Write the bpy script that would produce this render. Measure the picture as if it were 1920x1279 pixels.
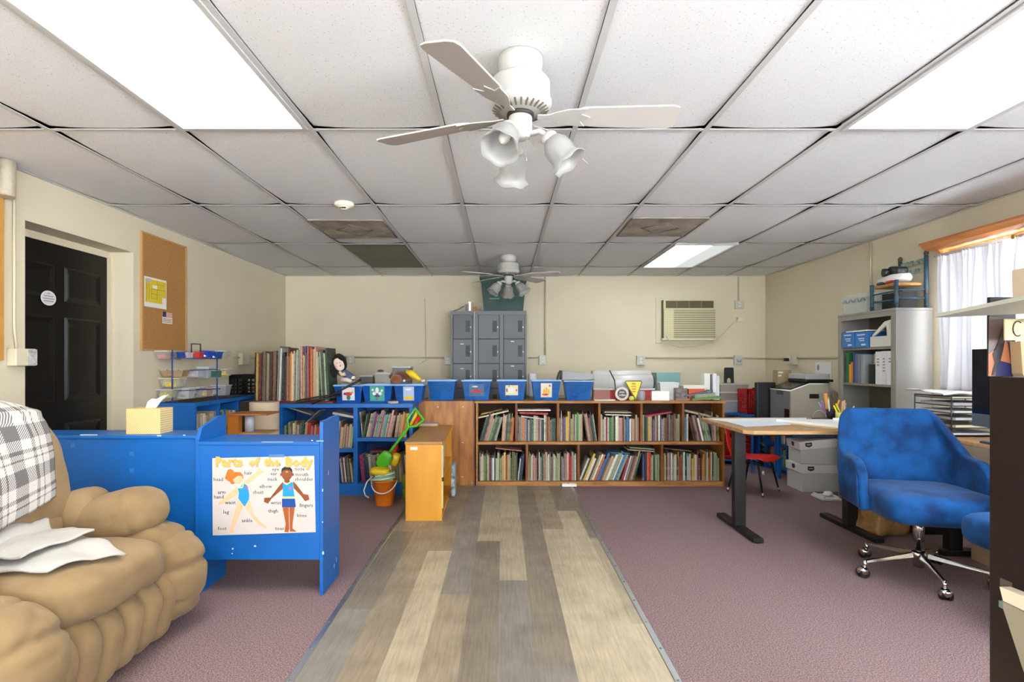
import bpy, bmesh, math, random
from math import pi, sin, cos, radians as R
from mathutils import Vector, Matrix, noise
from mathutils.bvhtree import BVHTree
for o in list(bpy.data.objects): bpy.data.objects.remove(o)
SC = bpy.context.scene; COL = SC.collection
rnd = random.Random(7)
# ---------------- camera, light, exposure ----------------
H = 1.20; F = 1025.6; CEIL = 2.2785
XL, XR, YB, YF = -2.72, 3.27, 6.83, -2.9
cam = bpy.data.cameras.new('camera'); camo = bpy.data.objects.new('camera', cam); COL.objects.link(camo)
camo.location = (0, 0, H); camo.rotation_euler = (pi/2, 0, 0)
cam.sensor_width = 36; cam.lens = F/1920*36; cam.shift_x = 16/1920; cam.shift_y = 40.5/1920
cam.clip_start = .02; SC.camera = camo
SC.view_settings.view_transform = 'Standard'; SC.view_settings.look = 'None'
SC.view_settings.gamma = 1; SC.view_settings.use_curve_mapping = False
SC.view_settings.exposure = 0.98
W = bpy.data.worlds.new('world'); SC.world = W; W.use_nodes = True
# overcast sky above; lower half made brighter to throw light up at the ceiling
_n = W.node_tree; _tc = _n.nodes.new('ShaderNodeTexCoord'); _sp = _n.nodes.new('ShaderNodeSeparateXYZ'); _r = _n.nodes.new('ShaderNodeValToRGB')
_mr = _n.nodes.new('ShaderNodeMapRange'); _mr.inputs['From Min'].default_value = -.15; _mr.inputs['From Max'].default_value = .15
_r.color_ramp.elements[0].color = (.88, .95, 1.02, 1); _r.color_ramp.elements[1].color = (.36, .39, .43, 1)
_n.links.new(_tc.outputs['Generated'], _sp.inputs[0]); _n.links.new(_sp.outputs[2], _mr.inputs[0]); _n.links.new(_mr.outputs[0], _r.inputs[0]); _n.links.new(_r.outputs[0], _n.nodes['Background'].inputs[0])
_n.nodes['Background'].inputs[1].default_value = 19.5
PANEL = 6.2
# ---------------- pixel measuring (photo px at depth D -> metres) ----------------
def X(px, D): return (px-944)*D/F
def Z(py, D): return H-(py-680)*D/F
# ---------------- materials ----------------
def lin(h):
    if not isinstance(h, str): return tuple(h)+(1,) if len(h) == 3 else h
    c = [int(h[i:i+2], 16)/255 for i in (0, 2, 4)]
    return tuple([(x/12.92 if x <= .04045 else ((x+.055)/1.055)**2.4) for x in c])+(1,)
MC = {}
def mat(name, col, rough=.6, metal=0, alpha=1, emit=0, var=0, vscale=8, bump=0, bscale=40, stretch=(1, 1, 1), col2=None, spec=.5, sheen=0, trans=0, detail=4, coord='Object', rampk=None):
    if name in MC: return MC[name]
    m = bpy.data.materials.new(name); m.use_nodes = True; MC[name] = m
    nt = m.node_tree; b = nt.nodes['Principled BSDF']; c = lin(col)
    b.inputs['Base Color'].default_value = c; b.inputs['Roughness'].default_value = rough
    b.inputs['Metallic'].default_value = metal; b.inputs['Alpha'].default_value = alpha
    b.inputs['Specular IOR Level'].default_value = spec
    if sheen: b.inputs['Sheen Weight'].default_value = sheen
    if trans: b.inputs['Transmission Weight'].default_value = trans
    if emit:
        b.inputs['Emission Color'].default_value = c; b.inputs['Emission Strength'].default_value = emit
    if var or bump or col2:
        tc = nt.nodes.new('ShaderNodeTexCoord'); mp = nt.nodes.new('ShaderNodeMapping')
        mp.inputs['Scale'].default_value = stretch
        nt.links.new(tc.outputs[coord], mp.inputs[0])
        if var or col2:
            n = nt.nodes.new('ShaderNodeTexNoise'); n.inputs['Scale'].default_value = vscale; n.inputs['Detail'].default_value = detail
            nt.links.new(mp.outputs[0], n.inputs['Vector'])
            r = nt.nodes.new('ShaderNodeValToRGB'); e = r.color_ramp.elements
            if col2: e[0].color = lin(col2); e[1].color = c
            else:
                e[0].color = tuple(x*(1-var) for x in c[:3])+(1,); e[1].color = tuple(min(1, x*(1+var)) for x in c[:3])+(1,)
            e[0].position, e[1].position = rampk or (.35, .65)
            nt.links.new(n.outputs['Fac'], r.inputs[0]); nt.links.new(r.outputs[0], b.inputs['Base Color'])
        if bump:
            n2 = nt.nodes.new('ShaderNodeTexNoise'); n2.inputs['Scale'].default_value = bscale; n2.inputs['Detail'].default_value = 5
            nt.links.new(mp.outputs[0], n2.inputs['Vector'])
            bp = nt.nodes.new('ShaderNodeBump'); bp.inputs['Strength'].default_value = bump; bp.inputs['Distance'].default_value = .01
            nt.links.new(n2.outputs['Fac'], bp.inputs['Height']); nt.links.new(bp.outputs[0], b.inputs['Normal'])
    return m
def P(h, rough=.5, **k):  # plain paint by colour
    return mat('paint_%s_%d' % (h, int(rough*100)), h, rough, **k)
wallm = mat('cream_wall_paint', 'D5C9AE', .75, var=.03, vscale=1.5, bump=.08, bscale=120)
ceilt = mat('ceiling_tile', 'D7D6D4', .9, bump=.25, bscale=230)
def add_pits(m):
    nt = m.node_tree; b = nt.nodes['Principled BSDF']; tc = nt.nodes.new('ShaderNodeTexCoord')
    n = nt.nodes.new('ShaderNodeTexNoise'); n.inputs['Scale'].default_value = 120; n.inputs['Detail'].default_value = 3
    n3 = nt.nodes.new('ShaderNodeTexNoise'); n3.inputs['Scale'].default_value = 1.1
    r = nt.nodes.new('ShaderNodeValToRGB'); e = r.color_ramp.elements
    e[0].position = .29; e[0].color = lin('B4B2AE'); e[1].position = .37; e[1].color = lin('E6E6E6')
    mx = nt.nodes.new('ShaderNodeMixRGB'); mx.blend_type = 'MULTIPLY'; mx.inputs[0].default_value = .08
    nt.links.new(tc.outputs['Object'], n.inputs['Vector']); nt.links.new(tc.outputs['Object'], n3.inputs['Vector'])
    nt.links.new(n.outputs['Fac'], r.inputs[0]); nt.links.new(r.outputs[0], mx.inputs[1]); nt.links.new(n3.outputs['Fac'], mx.inputs[2])
    nt.links.new(mx.outputs[0], b.inputs['Base Color'])
add_pits(ceilt)
tbar = mat('ceiling_grid_paint', 'C4C3C0', .6)
carpet = mat('mauve_carpet', 'AE9597', .95, col2='77625F', vscale=300, detail=2, bump=.08, bscale=420, spec=.1)
def carpet_mix(m):
    nt = m.node_tree; b = nt.nodes['Principled BSDF']; src = b.inputs['Base Color'].links[0].from_socket
    tc = nt.nodes.new('ShaderNodeTexCoord'); n = nt.nodes.new('ShaderNodeTexNoise'); n.inputs['Scale'].default_value = 150; n.inputs['Detail'].default_value = 3
    r = nt.nodes.new('ShaderNodeValToRGB'); r.color_ramp.elements[0].color = lin('BFB8BA'); r.color_ramp.elements[1].color = (1, 1, 1, 1)
    r.color_ramp.elements[0].position = .35; r.color_ramp.elements[1].position = .62
    mx = nt.nodes.new('ShaderNodeMixRGB'); mx.blend_type = 'MULTIPLY'; mx.inputs[0].default_value = 1
    nt.links.new(tc.outputs['Object'], n.inputs['Vector']); nt.links.new(n.outputs['Fac'], r.inputs[0])
    nt.links.new(src, mx.inputs[1]); nt.links.new(r.outputs[0], mx.inputs[2]); nt.links.new(mx.outputs[0], b.inputs['Base Color'])
carpet_mix(carpet)
blue = mat('bright_blue_paint', '0F60AE', .38, var=.10, vscale=2.5, bump=.05, bscale=30)
blue2 = mat('blue_shelf_paint', '1565B5', .42, var=.10, vscale=3)
chip = P('BFD3E6', .6)
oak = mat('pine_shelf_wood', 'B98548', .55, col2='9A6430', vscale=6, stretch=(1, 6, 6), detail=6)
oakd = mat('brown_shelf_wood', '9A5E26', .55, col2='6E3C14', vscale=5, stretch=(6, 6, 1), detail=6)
ply = mat('varnished_plywood', 'BC803C', .42, col2='9A5F2B', vscale=5.5, stretch=(4, 4, .9), detail=9, rampk=(.38, .66))
maple = mat('orange_maple_veneer', 'E0A233', .35, col2='CB851F', vscale=2.2, stretch=(3, 3, .6), detail=5, rampk=(.3, .7))
mapleT = mat('maple_top', 'B48446', .35, col2='A8722F', vscale=4, stretch=(4, 1, 4), detail=5)
deskw = mat('desk_top_wood', 'C09A6C', .45, col2='A98152', vscale=5, stretch=(.7, 5, 5), detail=6)
pine = mat('honey_pine', 'CF8A4C', .4, col2='B26A2E', vscale=4, stretch=(5, .5, 5), detail=6)
cork = mat('cork_board', 'B3834A', .9, col2='9E7038', vscale=90, detail=5)
blackp = P('121212', .45); blackg = P('0C0C0D', .18); espresso = mat('espresso_laminate', '251A14', .28, var=.15, vscale=2)
doorm = mat('black_door_paint', '100D0A', .34, spec=.25)
white = P('ECECEA', .45); offw = P('DCDAD2', .5); fanw = P('B0ADA6', .5); cream = P('D2C9AE', .5)
chrome = mat('chrome', 'C9C6C2', .12, 1); steel = mat('brushed_steel', 'A9A9A8', .35, 1); alu = mat('aluminium_strip', 'B9BBBB', .4, 1)
lockg = mat('grey_locker_paint', '55575C', .42, var=.05, vscale=3); lockd = P('3C3D40', .4)
tan = mat('tan_microfibre', '9C835F', .9, col2='8A7150', vscale=5, detail=6, bump=.35, bscale=22, sheen=.1, spec=.2)
velv = mat('blue_velvet', '0C4E8C', .75, col2='053062', vscale=7, detail=5, bump=.15, bscale=30, sheen=.08, spec=.2, rampk=(.36, .6))
velv2 = mat('light_blue_velvet', '3F86CC', .7, col2='2A6DB4', vscale=6, detail=5, sheen=.6, spec=.2)
metalcab = mat('grey_metal_cabinet', '8B8884', .4, var=.03, vscale=2)
redp = P('C8201C', .4); papr = P('EDEDEE', .7); cardb = mat('cardboard', 'B59B76', .8, var=.05, vscale=5)
# ---------------- mesh helpers ----------------
class M:
    def __init__(s): s.v = []; s.f = []; s.mi = []; s.sm = []
    def add(s, vs, fs, mi=0, smooth=False, T=None):
        n = len(s.v)
        for v in vs:
            v = Vector(v)
            if T is not None: v = T @ v
            s.v.append(v)
        for f in fs: s.f.append([i+n for i in f]); s.mi.append(mi); s.sm.append(smooth)
        return s
    def box(s, x0, x1, y0, y1, z0, z1, mi=0, T=None):
        return s.add([(x0, y0, z0), (x1, y0, z0), (x1, y1, z0), (x0, y1, z0), (x0, y0, z1), (x1, y0, z1), (x1, y1, z1), (x0, y1, z1)],
                     [(0, 3, 2, 1), (4, 5, 6, 7), (0, 1, 5, 4), (1, 2, 6, 5), (2, 3, 7, 6), (3, 0, 4, 7)], mi, False, T)
    def cyl(s, p0, p1, r0, r1=None, n=16, mi=0, caps=True, smooth=True):
        p0 = Vector(p0); p1 = Vector(p1); r1 = r0 if r1 is None else r1
        d = (p1-p0).normalized(); a = d.orthogonal().normalized(); b = d.cross(a)
        vs = []
        for p, r in ((p0, r0), (p1, r1)):
            for i in range(n):
                t = 2*pi*i/n; vs.append(p+(a*cos(t)+b*sin(t))*r)
        fs = [(i, (i+1) % n, n+(i+1) % n, n+i) for i in range(n)]
        s.add(vs, fs, mi, smooth)
        if caps: s.add(vs, [tuple(range(n-1, -1, -1)), tuple(range(n, 2*n))], mi, False)
        return s
    def tube(s, pts, r, n=8, mi=0, closed=False):
        pts = [Vector(p) for p in pts]; N = len(pts); vs = []
        prev = None
        for i, p in enumerate(pts):
            if closed: d = pts[(i+1) % N]-pts[i-1]
            else: d = pts[min(i+1, N-1)]-pts[max(i-1, 0)]
            d = d.normalized() if d.length > 1e-9 else Vector((0, 0, 1))
            if prev is None: a = d.orthogonal().normalized()
            else:
                a = prev-d*prev.dot(d); a = a.normalized() if a.length > 1e-6 else d.orthogonal().normalized()
            prev = a; b = d.cross(a)
            rr = r[i] if isinstance(r, (list, tuple)) else r
            for k in range(n):
                t = 2*pi*k/n; vs.append(p+(a*cos(t)+b*sin(t))*rr)
        fs = []
        for i in range(N if closed else N-1):
            j = (i+1) % N
            for k in range(n): fs.append((i*n+k, i*n+(k+1) % n, j*n+(k+1) % n, j*n+k))
        if not closed: fs += [tuple(range(n-1, -1, -1)), tuple(range((N-1)*n, N*n))]
        return s.add(vs, fs, mi, True)
    def lathe(s, prof, n=24, mi=0, T=None, smooth=True, sq=None):
        vs = []; fs = []
        for r, z in prof:
            for i in range(n):
                t = 2*pi*i/n; vs.append((r*cos(t), r*sin(t), z))
        for j in range(len(prof)-1):
            for i in range(n): fs.append((j*n+i, j*n+(i+1) % n, (j+1)*n+(i+1) % n, (j+1)*n+i))
        return s.add(vs, fs, mi, smooth, T)
    def disc(s, r, z=0, n=24, mi=0, T=None, ry=None):
        ry = ry or r
        return s.add([(r*cos(2*pi*i/n), ry*sin(2*pi*i/n), z) for i in range(n)], [tuple(range(n))], mi, False, T)
    def prism(s, poly, h0, h1, plane='xy', mi=0, T=None):
        n = len(poly); vs = []
        for h in (h0, h1):
            for a, b in poly:
                vs.append((a, b, h) if plane == 'xy' else ((a, h, b) if plane == 'xz' else (h, a, b)))
        fs = [(i, (i+1) % n, n+(i+1) % n, n+i) for i in range(n)]+[tuple(range(n-1, -1, -1)), tuple(range(n, 2*n))]
        return s.add(vs, fs, mi, False, T)
    def tub(s, w, d, h, tw=.8, t=.004, mi=0, rim=.008, T=None, wall=True):
        # open tapered box (outer w x d at top, tapering to tw at the base)
        def ring(k, z, dw=0): return [(-w/2*k+dw, -d/2*k+dw, z), (w/2*k-dw, -d/2*k+dw, z), (w/2*k-dw, d/2*k-dw, z), (-w/2*k+dw, d/2*k-dw, z)]
        vs = ring(tw, 0)+ring(1, h)+ring(1, h, t)+ring(tw, t, t)
        fs = [(3, 2, 1, 0)]+[(i, (i+1) % 4, 4+(i+1) % 4, 4+i) for i in range(4)]+[(4+i, 4+(i+1) % 4, 8+(i+1) % 4, 8+i) for i in range(4)]
        fs += [(8+i, 8+(i+1) % 4, 12+(i+1) % 4, 12+i) for i in range(4)]+[(12, 13, 14, 15)]
        return s.add(vs, fs, mi, False, T)
    def sell(s, c, h, e1=.5, e2=.5, rot=(0, 0, 0), nu=40, nv=24, mi=0, fn=None, T=None):
        c = Vector(c); RM = Matrix.Rotation(rot[2], 3, 'Z') @ Matrix.Rotation(rot[1], 3, 'Y') @ Matrix.Rotation(rot[0], 3, 'X')
        sp = lambda a, e: math.copysign(abs(a)**e, a)
        vs = []
        for j in range(nv+1):
            ph = -pi/2+pi*j/nv
            for i in range(nu):
                th = 2*pi*i/nu
                v = Vector((h[0]*sp(cos(ph), e1)*sp(cos(th), e2), h[1]*sp(cos(ph), e1)*sp(sin(th), e2), h[2]*sp(sin(ph), e1)))
                if fn: v = fn(v)
                vs.append(RM @ v+c)
        fs = []
        for j in range(nv):
            for i in range(nu): fs.append((j*nu+i, j*nu+(i+1) % nu, (j+1)*nu+(i+1) % nu, (j+1)*nu+i))
        return s.add(vs, fs, mi, True, T)
def part(name, m, mats, parent=None, bev=0, w=False, sub=0, solid=0, label=None, seg=2):
    if not isinstance(mats, (list, tuple)): mats = [mats]
    off = Vector((0, 0, 0))
    if w and parent is not None:
        q = parent
        while q is not None: off += Vector(q.location); q = q.parent
    me = bpy.data.meshes.new(name); me.from_pydata([tuple(v-off) for v in m.v], [], m.f)
    for x in mats: me.materials.append(x)
    me.polygons.foreach_set('material_index', m.mi); me.polygons.foreach_set('use_smooth', m.sm); me.update()
    bm = bmesh.new(); bm.from_mesh(me); bmesh.ops.remove_doubles(bm, verts=bm.verts, dist=1e-6) if any(m.sm) and len(bm.verts) > 0 and not bev else None
    bmesh.ops.recalc_face_normals(bm, faces=bm.faces) if not solid else None
    bm.to_mesh(me); bm.free()
    o = bpy.data.objects.new(name, me); COL.objects.link(o)
    if parent is not None: o.parent = parent
    if solid:
        k = o.modifiers.new('s', 'SOLIDIFY'); k.thickness = solid; k.offset = 0
    if bev:
        k = o.modifiers.new('b', 'BEVEL'); k.width = bev; k.segments = seg; k.limit_method = 'ANGLE'; k.angle_limit = R(40)
    if sub:
        k = o.modifiers.new('u', 'SUBSURF'); k.levels = sub; k.render_levels = sub
    if label: o['label'] = label
    return o
def tag(o, label, cat, group=None):
    o['label'] = label; o['category'] = cat
    if group: o['group'] = group
    return o
def thing(name, label, cat, loc=(0, 0, 0), rz=0, group=None):
    o = bpy.data.objects.new(name, None); COL.objects.link(o); o.empty_display_size = .05
    o.location = loc; o.rotation_euler = (0, 0, rz); return tag(o, label, cat, group)
def solo(name, m, mats, label, cat, group=None, **k):
    # a one-mesh thing: origin moved to the middle of its base
    xs = [v.x for v in m.v]; ys = [v.y for v in m.v]; zs = [v.z for v in m.v]
    c = Vector(((min(xs)+max(xs))/2, (min(ys)+max(ys))/2, min(zs)))
    m.v = [v-c for v in m.v]
    o = part(name, m, mats, None, **k); o.location = c; return tag(o, label, cat, group)
def struct(name, m, mats, parent=None, **k):
    o = part(name, m, mats, parent, **k)
    if parent is None: o['kind'] = 'structure'
    return o
def copytree(o, parent=None):
    c = o.copy(); COL.objects.link(c); c.parent = parent
    for ch in list(o.children): copytree(ch, c)
    return c
_font = {}
def text(m, s, T, size=.05, mi=0, depth=.0004, bold=0):
    # adds flat lettering (local x right, y up) to mesh m through matrix T
    cu = bpy.data.curves.new('t', 'FONT'); cu.body = s; cu.size = size; cu.align_x = 'CENTER'; cu.align_y = 'CENTER'; cu.resolution_u = 1
    cu.offset = bold
    o = bpy.data.objects.new('t', cu); COL.objects.link(o); bpy.context.view_layer.update()
    me = bpy.data.meshes.new_from_object(o.evaluated_get(bpy.context.evaluated_depsgraph_get()))
    m.add([v.co.copy() for v in me.vertices], [tuple(p.vertices) for p in me.polygons], mi, False, T)
    bpy.data.objects.remove(o); bpy.data.curves.remove(cu); bpy.data.meshes.remove(me)
FACE = Matrix.Rotation(pi/2, 4, 'X')                       # xy text -> faces -Y
def faceT(x, y, z, rz=0, ry=0): return Matrix.Translation((x, y, z)) @ Matrix.Rotation(rz, 4, 'Z') @ Matrix.Rotation(ry, 4, 'Y') @ FACE
# ---------------- setting ----------------
m = M().box(XL-.6, XR+.4, YF-.2, YB+.2, -.05, 0); floor = struct('floor', m, carpet)
# vinyl planks, one colour per board
def plank_material():
    m = bpy.data.materials.new('vinyl_planks'); m.use_nodes = True; nt = m.node_tree; b = nt.nodes['Principled BSDF']
    at = nt.nodes.new('ShaderNodeVertexColor'); at.layer_name = 'board'
    tc = nt.nodes.new('ShaderNodeTexCoord'); mp = nt.nodes.new('ShaderNodeMapping'); mp.inputs['Scale'].default_value = (26, 1.6, 1)
    n = nt.nodes.new('ShaderNodeTexNoise'); n.inputs['Scale'].default_value = 3; n.inputs['Detail'].default_value = 9; n.inputs['Roughness'].default_value = .65
    n2 = nt.nodes.new('ShaderNodeTexNoise'); n2.inputs['Scale'].default_value = 5; n2.inputs['Detail'].default_value = 5
    r = nt.nodes.new('ShaderNodeValToRGB'); e = r.color_ramp.elements; e[0].position = .30; e[0].color = (.68, .66, .64, 1); e[1].position = .60; e[1].color = (1.08, 1.08, 1.08, 1)
    r2 = nt.nodes.new('ShaderNodeValToRGB'); e = r2.color_ramp.elements; e[0].position = .3; e[0].color = (.78, .76, .76, 1); e[1].position = .6; e[1].color = (1.05, 1.05, 1.05, 1)
    a = nt.nodes.new('ShaderNodeMixRGB'); a.blend_type = 'MULTIPLY'; a.inputs[0].default_value = .8
    c = nt.nodes.new('ShaderNodeMixRGB'); c.blend_type = 'MULTIPLY'; c.inputs[0].default_value = .9
    L = nt.links.new
    L(tc.outputs['Object'], mp.inputs[0]); L(mp.outputs[0], n.inputs['Vector']); L(tc.outputs['Object'], n2.inputs['Vector'])
    L(n.outputs['Fac'], r.inputs[0]); L(n2.outputs['Fac'], r2.inputs[0])
    L(at.outputs['Color'], a.inputs[1]); L(r.outputs[0], a.inputs[2]); L(a.outputs[0], c.inputs[1]); L(r2.outputs[0], c.inputs[2]); L(c.outputs[0], b.inputs['Base Color'])
    b.inputs['Roughness'].default_value = .42; b.inputs['Specular IOR Level'].default_value = .35
    return m
pk = {'l': 'AC9F87', 'm': '9A8C77', 'd': '857A6C', 'g': '8A837A', 'h': 'B8AB91'}
sx = [-.79, -.63, -.478, -.326, -.174, -.022, .13, .282, .434, .586, .645]
cols = ['dmldgm', 'lmdmgl', 'mhlmhl', 'gdmldm', 'gdgmhd', 'lgmlgm', 'dgdlmd', 'lhmlhm', 'mglhmg', 'hlmhgd', 'hlmhgd']
me = bpy.data.meshes.new('vinyl_plank_strip'); vs = []; fs = []; cl = []
joints = [.55, .15, .95, .38, .76, .2, 1.05, .5, .02, .7]
for i in range(len(sx)-1):
    y = -2.9; k = 0; x0, x1 = sx[i], sx[i+1]
    y = -2.9-joints[i]
    pr = random.Random(i*5+3)
    while y < 5.6:
        y1 = y+1.22; ym = (y+y1)/2; zone = 'gmhmdgghhh' if ym < 2.75 else ('dmhgdldhhl' if ym < 4.0 else 'mlmglhdmdd'); c = lin(pk[zone[i]]); j = 1+pr.uniform(-.07, .07)
        a, b_ = max(y, -2.88), min(y1, 5.6)
        if b_ > a:
            n = len(vs); vs += [(x0, a, .006), (x1, a, .006), (x1, b_, .006), (x0, b_, .006)]; fs.append((n, n+1, n+2, n+3)); cl.append(tuple(q*j for q in c[:3])+(1,))
        y = y1; k += 1
n = len(vs); vs += [(-.79, -2.88, .001), (.645, -2.88, .001), (.645, 5.6, .001), (-.79, 5.6, .001)]; fs.append((n, n+3, n+2, n+1)); cl.append((.2, .2, .2, 1))
me.from_pydata(vs, [], fs); at = me.color_attributes.new('board', 'FLOAT_COLOR', 'CORNER')
for p in me.polygons:
    for li in p.loop_indices: at.data[li].color = cl[p.index]
me.materials.append(plank_material())
o = bpy.data.objects.new('vinyl_plank_strip', me); COL.objects.link(o); o.parent = floor
def edge_strip(idx, x, y0, y1):
    m = M().prism([(x-.02, .0), (x-.012, .009), (x+.012, .009), (x+.02, .0)], y0, y1, 'xz')
    o = struct('trim_%d' % idx, m, alu)
    s = M(); y = y0+.1
    while y < y1: s.lathe([(.0, .0115), (.004, .011), (.006, .009)], 8, 0, Matrix.Translation((x, y, 0))); y += .23
    part('screws', s, P('6B6B6B', .4), o)
edge_strip(1, -.80, -2.88, 4.9); edge_strip(2, .655, -2.88, 5.29)
# ceiling: slightly sagging mineral tiles on a T-bar grid
cx = [XL]+[-2.11+.61*i for i in range(9)]+[XR]; cy = [YF]+[-2.34+1.22*i for i in range(8)]+[YB]
def incell(c, r): return (c, r)
gx = lambda i: -2.11+.61*i
special = set()
for i, y in ((1, 1.32), (6, 1.32), (6, 4.98), (1, -1.12), (6, -1.12), (1, 4.98)): special.add((round(gx(i), 2), round(y, 2)))
m = M()
for a in range(len(cx)-1):
    for b in range(len(cy)-1):
        x0, x1, y0, y1 = cx[a], cx[a+1], cy[b], cy[b+1]
        if (round(x0, 2), round(y0, 2)) in special: continue
        N = 6; vs = []
        for j in range(N+1):
            for i in range(N+1):
                u, v = i/N, j/N; e = (2*u-1)**2, (2*v-1)**2
                vs.append((x0+.0132+(x1-x0-.0264)*u, y0+.0132+(y1-y0-.0264)*v, CEIL+.004+.011*(e[0]*e[1])**1.5+.002*max(e)))
        m.add(vs, [(j*(N+1)+i, (j+1)*(N+1)+i, (j+1)*(N+1)+i+1, j*(N+1)+i+1) for j in range(N) for i in range(N)], 0, True)
m.box(XL-.2, XR+.2, YF-.2, YB+.2, CEIL+.12, CEIL+.16, 1)
ceiling = struct('ceiling', m, [ceilt, P('8A8884', .9)])
g = M()
for x in cx[1:-1]: g.box(x-.012, x+.012, YF, YB, CEIL, CEIL+.003)
for y in cy[1:-1]: g.box(XL, XR, y-.012, y+.012, CEIL+.0005, CEIL+.003)
g.box(XL, XL+.02, YF, YB, CEIL-.001, CEIL+.003); g.box(XR-.02, XR, YF, YB, CEIL-.001, CEIL+.003); g.box(XL, XR, YB-.02, YB, CEIL-.001, CEIL+.003)
part('ceiling_grid', g, tbar, ceiling)
# walls
T2 = .5
DZ = 2.01; DY0, DY1 = 3.11, 4.02
m = M().box(XL-T2, XL, YF-.1, DY0, 0, CEIL+.12).box(XL-T2, XL, DY1, YB+.3, 0, CEIL+.12).box(XL-T2, XL, DY0, DY1, DZ, CEIL+.12)
struct('wall_left', m, wallm)
m = M().box(XL, XR, YB, YB+.15, 0, CEIL+.12); struct('wall_back', m, wallm)
WY0, WY1, WZ0, WZ1 = 2.2, 4.0, 1.02, 1.98
m = M().box(XR, XR+.15, YF-.1, -2.3, 0, CEIL+.12).box(XR, XR+.15, .9, WY0, 0, CEIL+.12).box(XR, XR+.15, -2.3, .9, 0, .75).box(XR, XR+.15, -2.3, .9, 2.08, CEIL+.12).box(XR, XR+.15, WY1, YB+.3, 0, CEIL+.12).box(XR, XR+.15, WY0, WY1, 0, WZ0).box(XR, XR+.15, WY0, WY1, WZ1, CEIL+.12)
struct('wall_right', m, wallm)
# unseen wall behind the camera; its two wide windows are added as light sources
m = M(); xs = [XL, -2.3, .1, .7, 2.9, XR]
for a in (0, 2, 4): m.box(xs[a], xs[a+1], YF-.1, YF, 0, CEIL+.12)
for a in (1, 3): m.box(xs[a], xs[a+1], YF-.1, YF, 0, .75).box(xs[a], xs[a+1], YF-.1, YF, 2.08, CEIL+.12)
struct('wall_front', m, wallm)
def window_frame(idx, lo, hi, axis, at, z0, z1, mull):
    f = M(); t = .05
    def bx(a0, a1, z0_, z1_):
        if axis == 'y': f.box(at, at+.05, a0, a1, z0_, z1_)
        else: f.box(a0, a1, at, at+.05, z0_, z1_)
    bx(lo, hi, z0, z0+t); bx(lo, hi, z1-t, z1); bx(lo, lo+t, z0+t, z1-t); bx(hi-t, hi, z0+t, z1-t)
    for q in mull: bx(q-.02, q+.02, z0+t, z1-t)
    o = struct('window_%d' % idx, f, white)
    g = M()
    if axis == 'y': g.box(at+.022, at+.028, lo+.05, hi-.05, z0+.05, z1-.05)
    else: g.box(lo+.05, hi-.05, at+.022, at+.028, z0+.05, z1-.05)
    gm = mat('window_glass', 'FFFFFF', .02, alpha=.12)
    part('pane', g, gm, o)
window_frame(1, WY0, WY1, 'y', XR+.07, WZ0, WZ1, [3.1])
window_frame(4, -2.3, .9, 'y', XR+.07, .75, 2.08, [-.7]);  # out-of-view window added on the right wall for extra daylight
window_frame(2, -2.3, .1, 'x', YF-.08, .75, 2.08, [-1.1]); window_frame(3, .7, 2.9, 'x', YF-.08, .75, 2.08, [1.8])  # unseen windows added to brighten the room from behind
# door in its recess
dx = XL-.18
door = struct('door_1', M().box(dx-.045, dx, DY0+.01, DY1-.01, .01, DZ-.045), doorm)
p = M()
for (a, b) in ((.10, .42), (.50, .82)):
    for (z0, z1) in ((.16, .80), (.95, 1.50), (1.60, 1.83)):
        y0, y1 = DY0+a, DY0+b
        vs = [(dx+.001, y0, z0), (dx+.001, y1, z0), (dx+.001, y1, z1), (dx+.001, y0, z1), (dx+.012, y0+.014, z0+.014), (dx+.012, y1-.014, z0+.014), (dx+.012, y1-.014, z1-.014), (dx+.012, y0+.014, z1-.014),
              (dx+.002, y0+.04, z0+.04), (dx+.002, y1-.04, z0+.04), (dx+.002, y1-.04, z1-.04), (dx+.002, y0+.04, z1-.04)]
        fs = [(i, (i+1) % 4, 4+(i+1) % 4, 4+i) for i in range(4)]+[(4+i, 4+(i+1) % 4, 8+(i+1) % 4, 8+i) for i in range(4)]+[(8, 9, 10, 11)]
        p.add(vs, fs)
part('raised_panels', p, doorm, door)
part('door_frame', M().box(dx-.05, dx+.01, DY0, DY1, DZ-.045, DZ).box(dx-.05, dx+.03, DY1-.02, DY1, 0, DZ-.045), wallm, door)
struct('floor.001', M().box(XL-.3, XL, DY0, DY1, 0.0, .008), carpet)
# ---------------- ceiling fixtures ----------------
def emis(name, strength, half=False, tint=(1, 1, 1, 1)):
    m = bpy.data.materials.new(name); m.use_nodes = True; nt = m.node_tree; b = nt.nodes['Principled BSDF']
    b.inputs['Base Color'].default_value = (.8, .8, .8, 1); b.inputs['Emission Color'].default_value = tint
    b.inputs['Emission Strength'].default_value = strength
    if half:
        tc = nt.nodes.new('ShaderNodeTexCoord'); sp = nt.nodes.new('ShaderNodeSeparateXYZ'); r = nt.nodes.new('ShaderNodeMapRange')
        r.inputs['From Min'].default_value = .40; r.inputs['From Max'].default_value = .66; r.inputs['To Min'].default_value = strength; r.inputs['To Max'].default_value = .26
        nt.links.new(tc.outputs['Generated'], sp.inputs[0]); nt.links.new(sp.outputs[0], r.inputs[0]); nt.links.new(r.outputs[0], b.inputs['Emission Strength'])
    return m
em_w = emis('warm_diffuser', PANEL, tint=(1, .98, .92, 1)); em_c = emis('cool_diffuser', PANEL, tint=(.90, .97, 1, 1)); em_h = emis('half_lit_diffuser', PANEL, True, (.88, .97, 1, 1))
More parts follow.
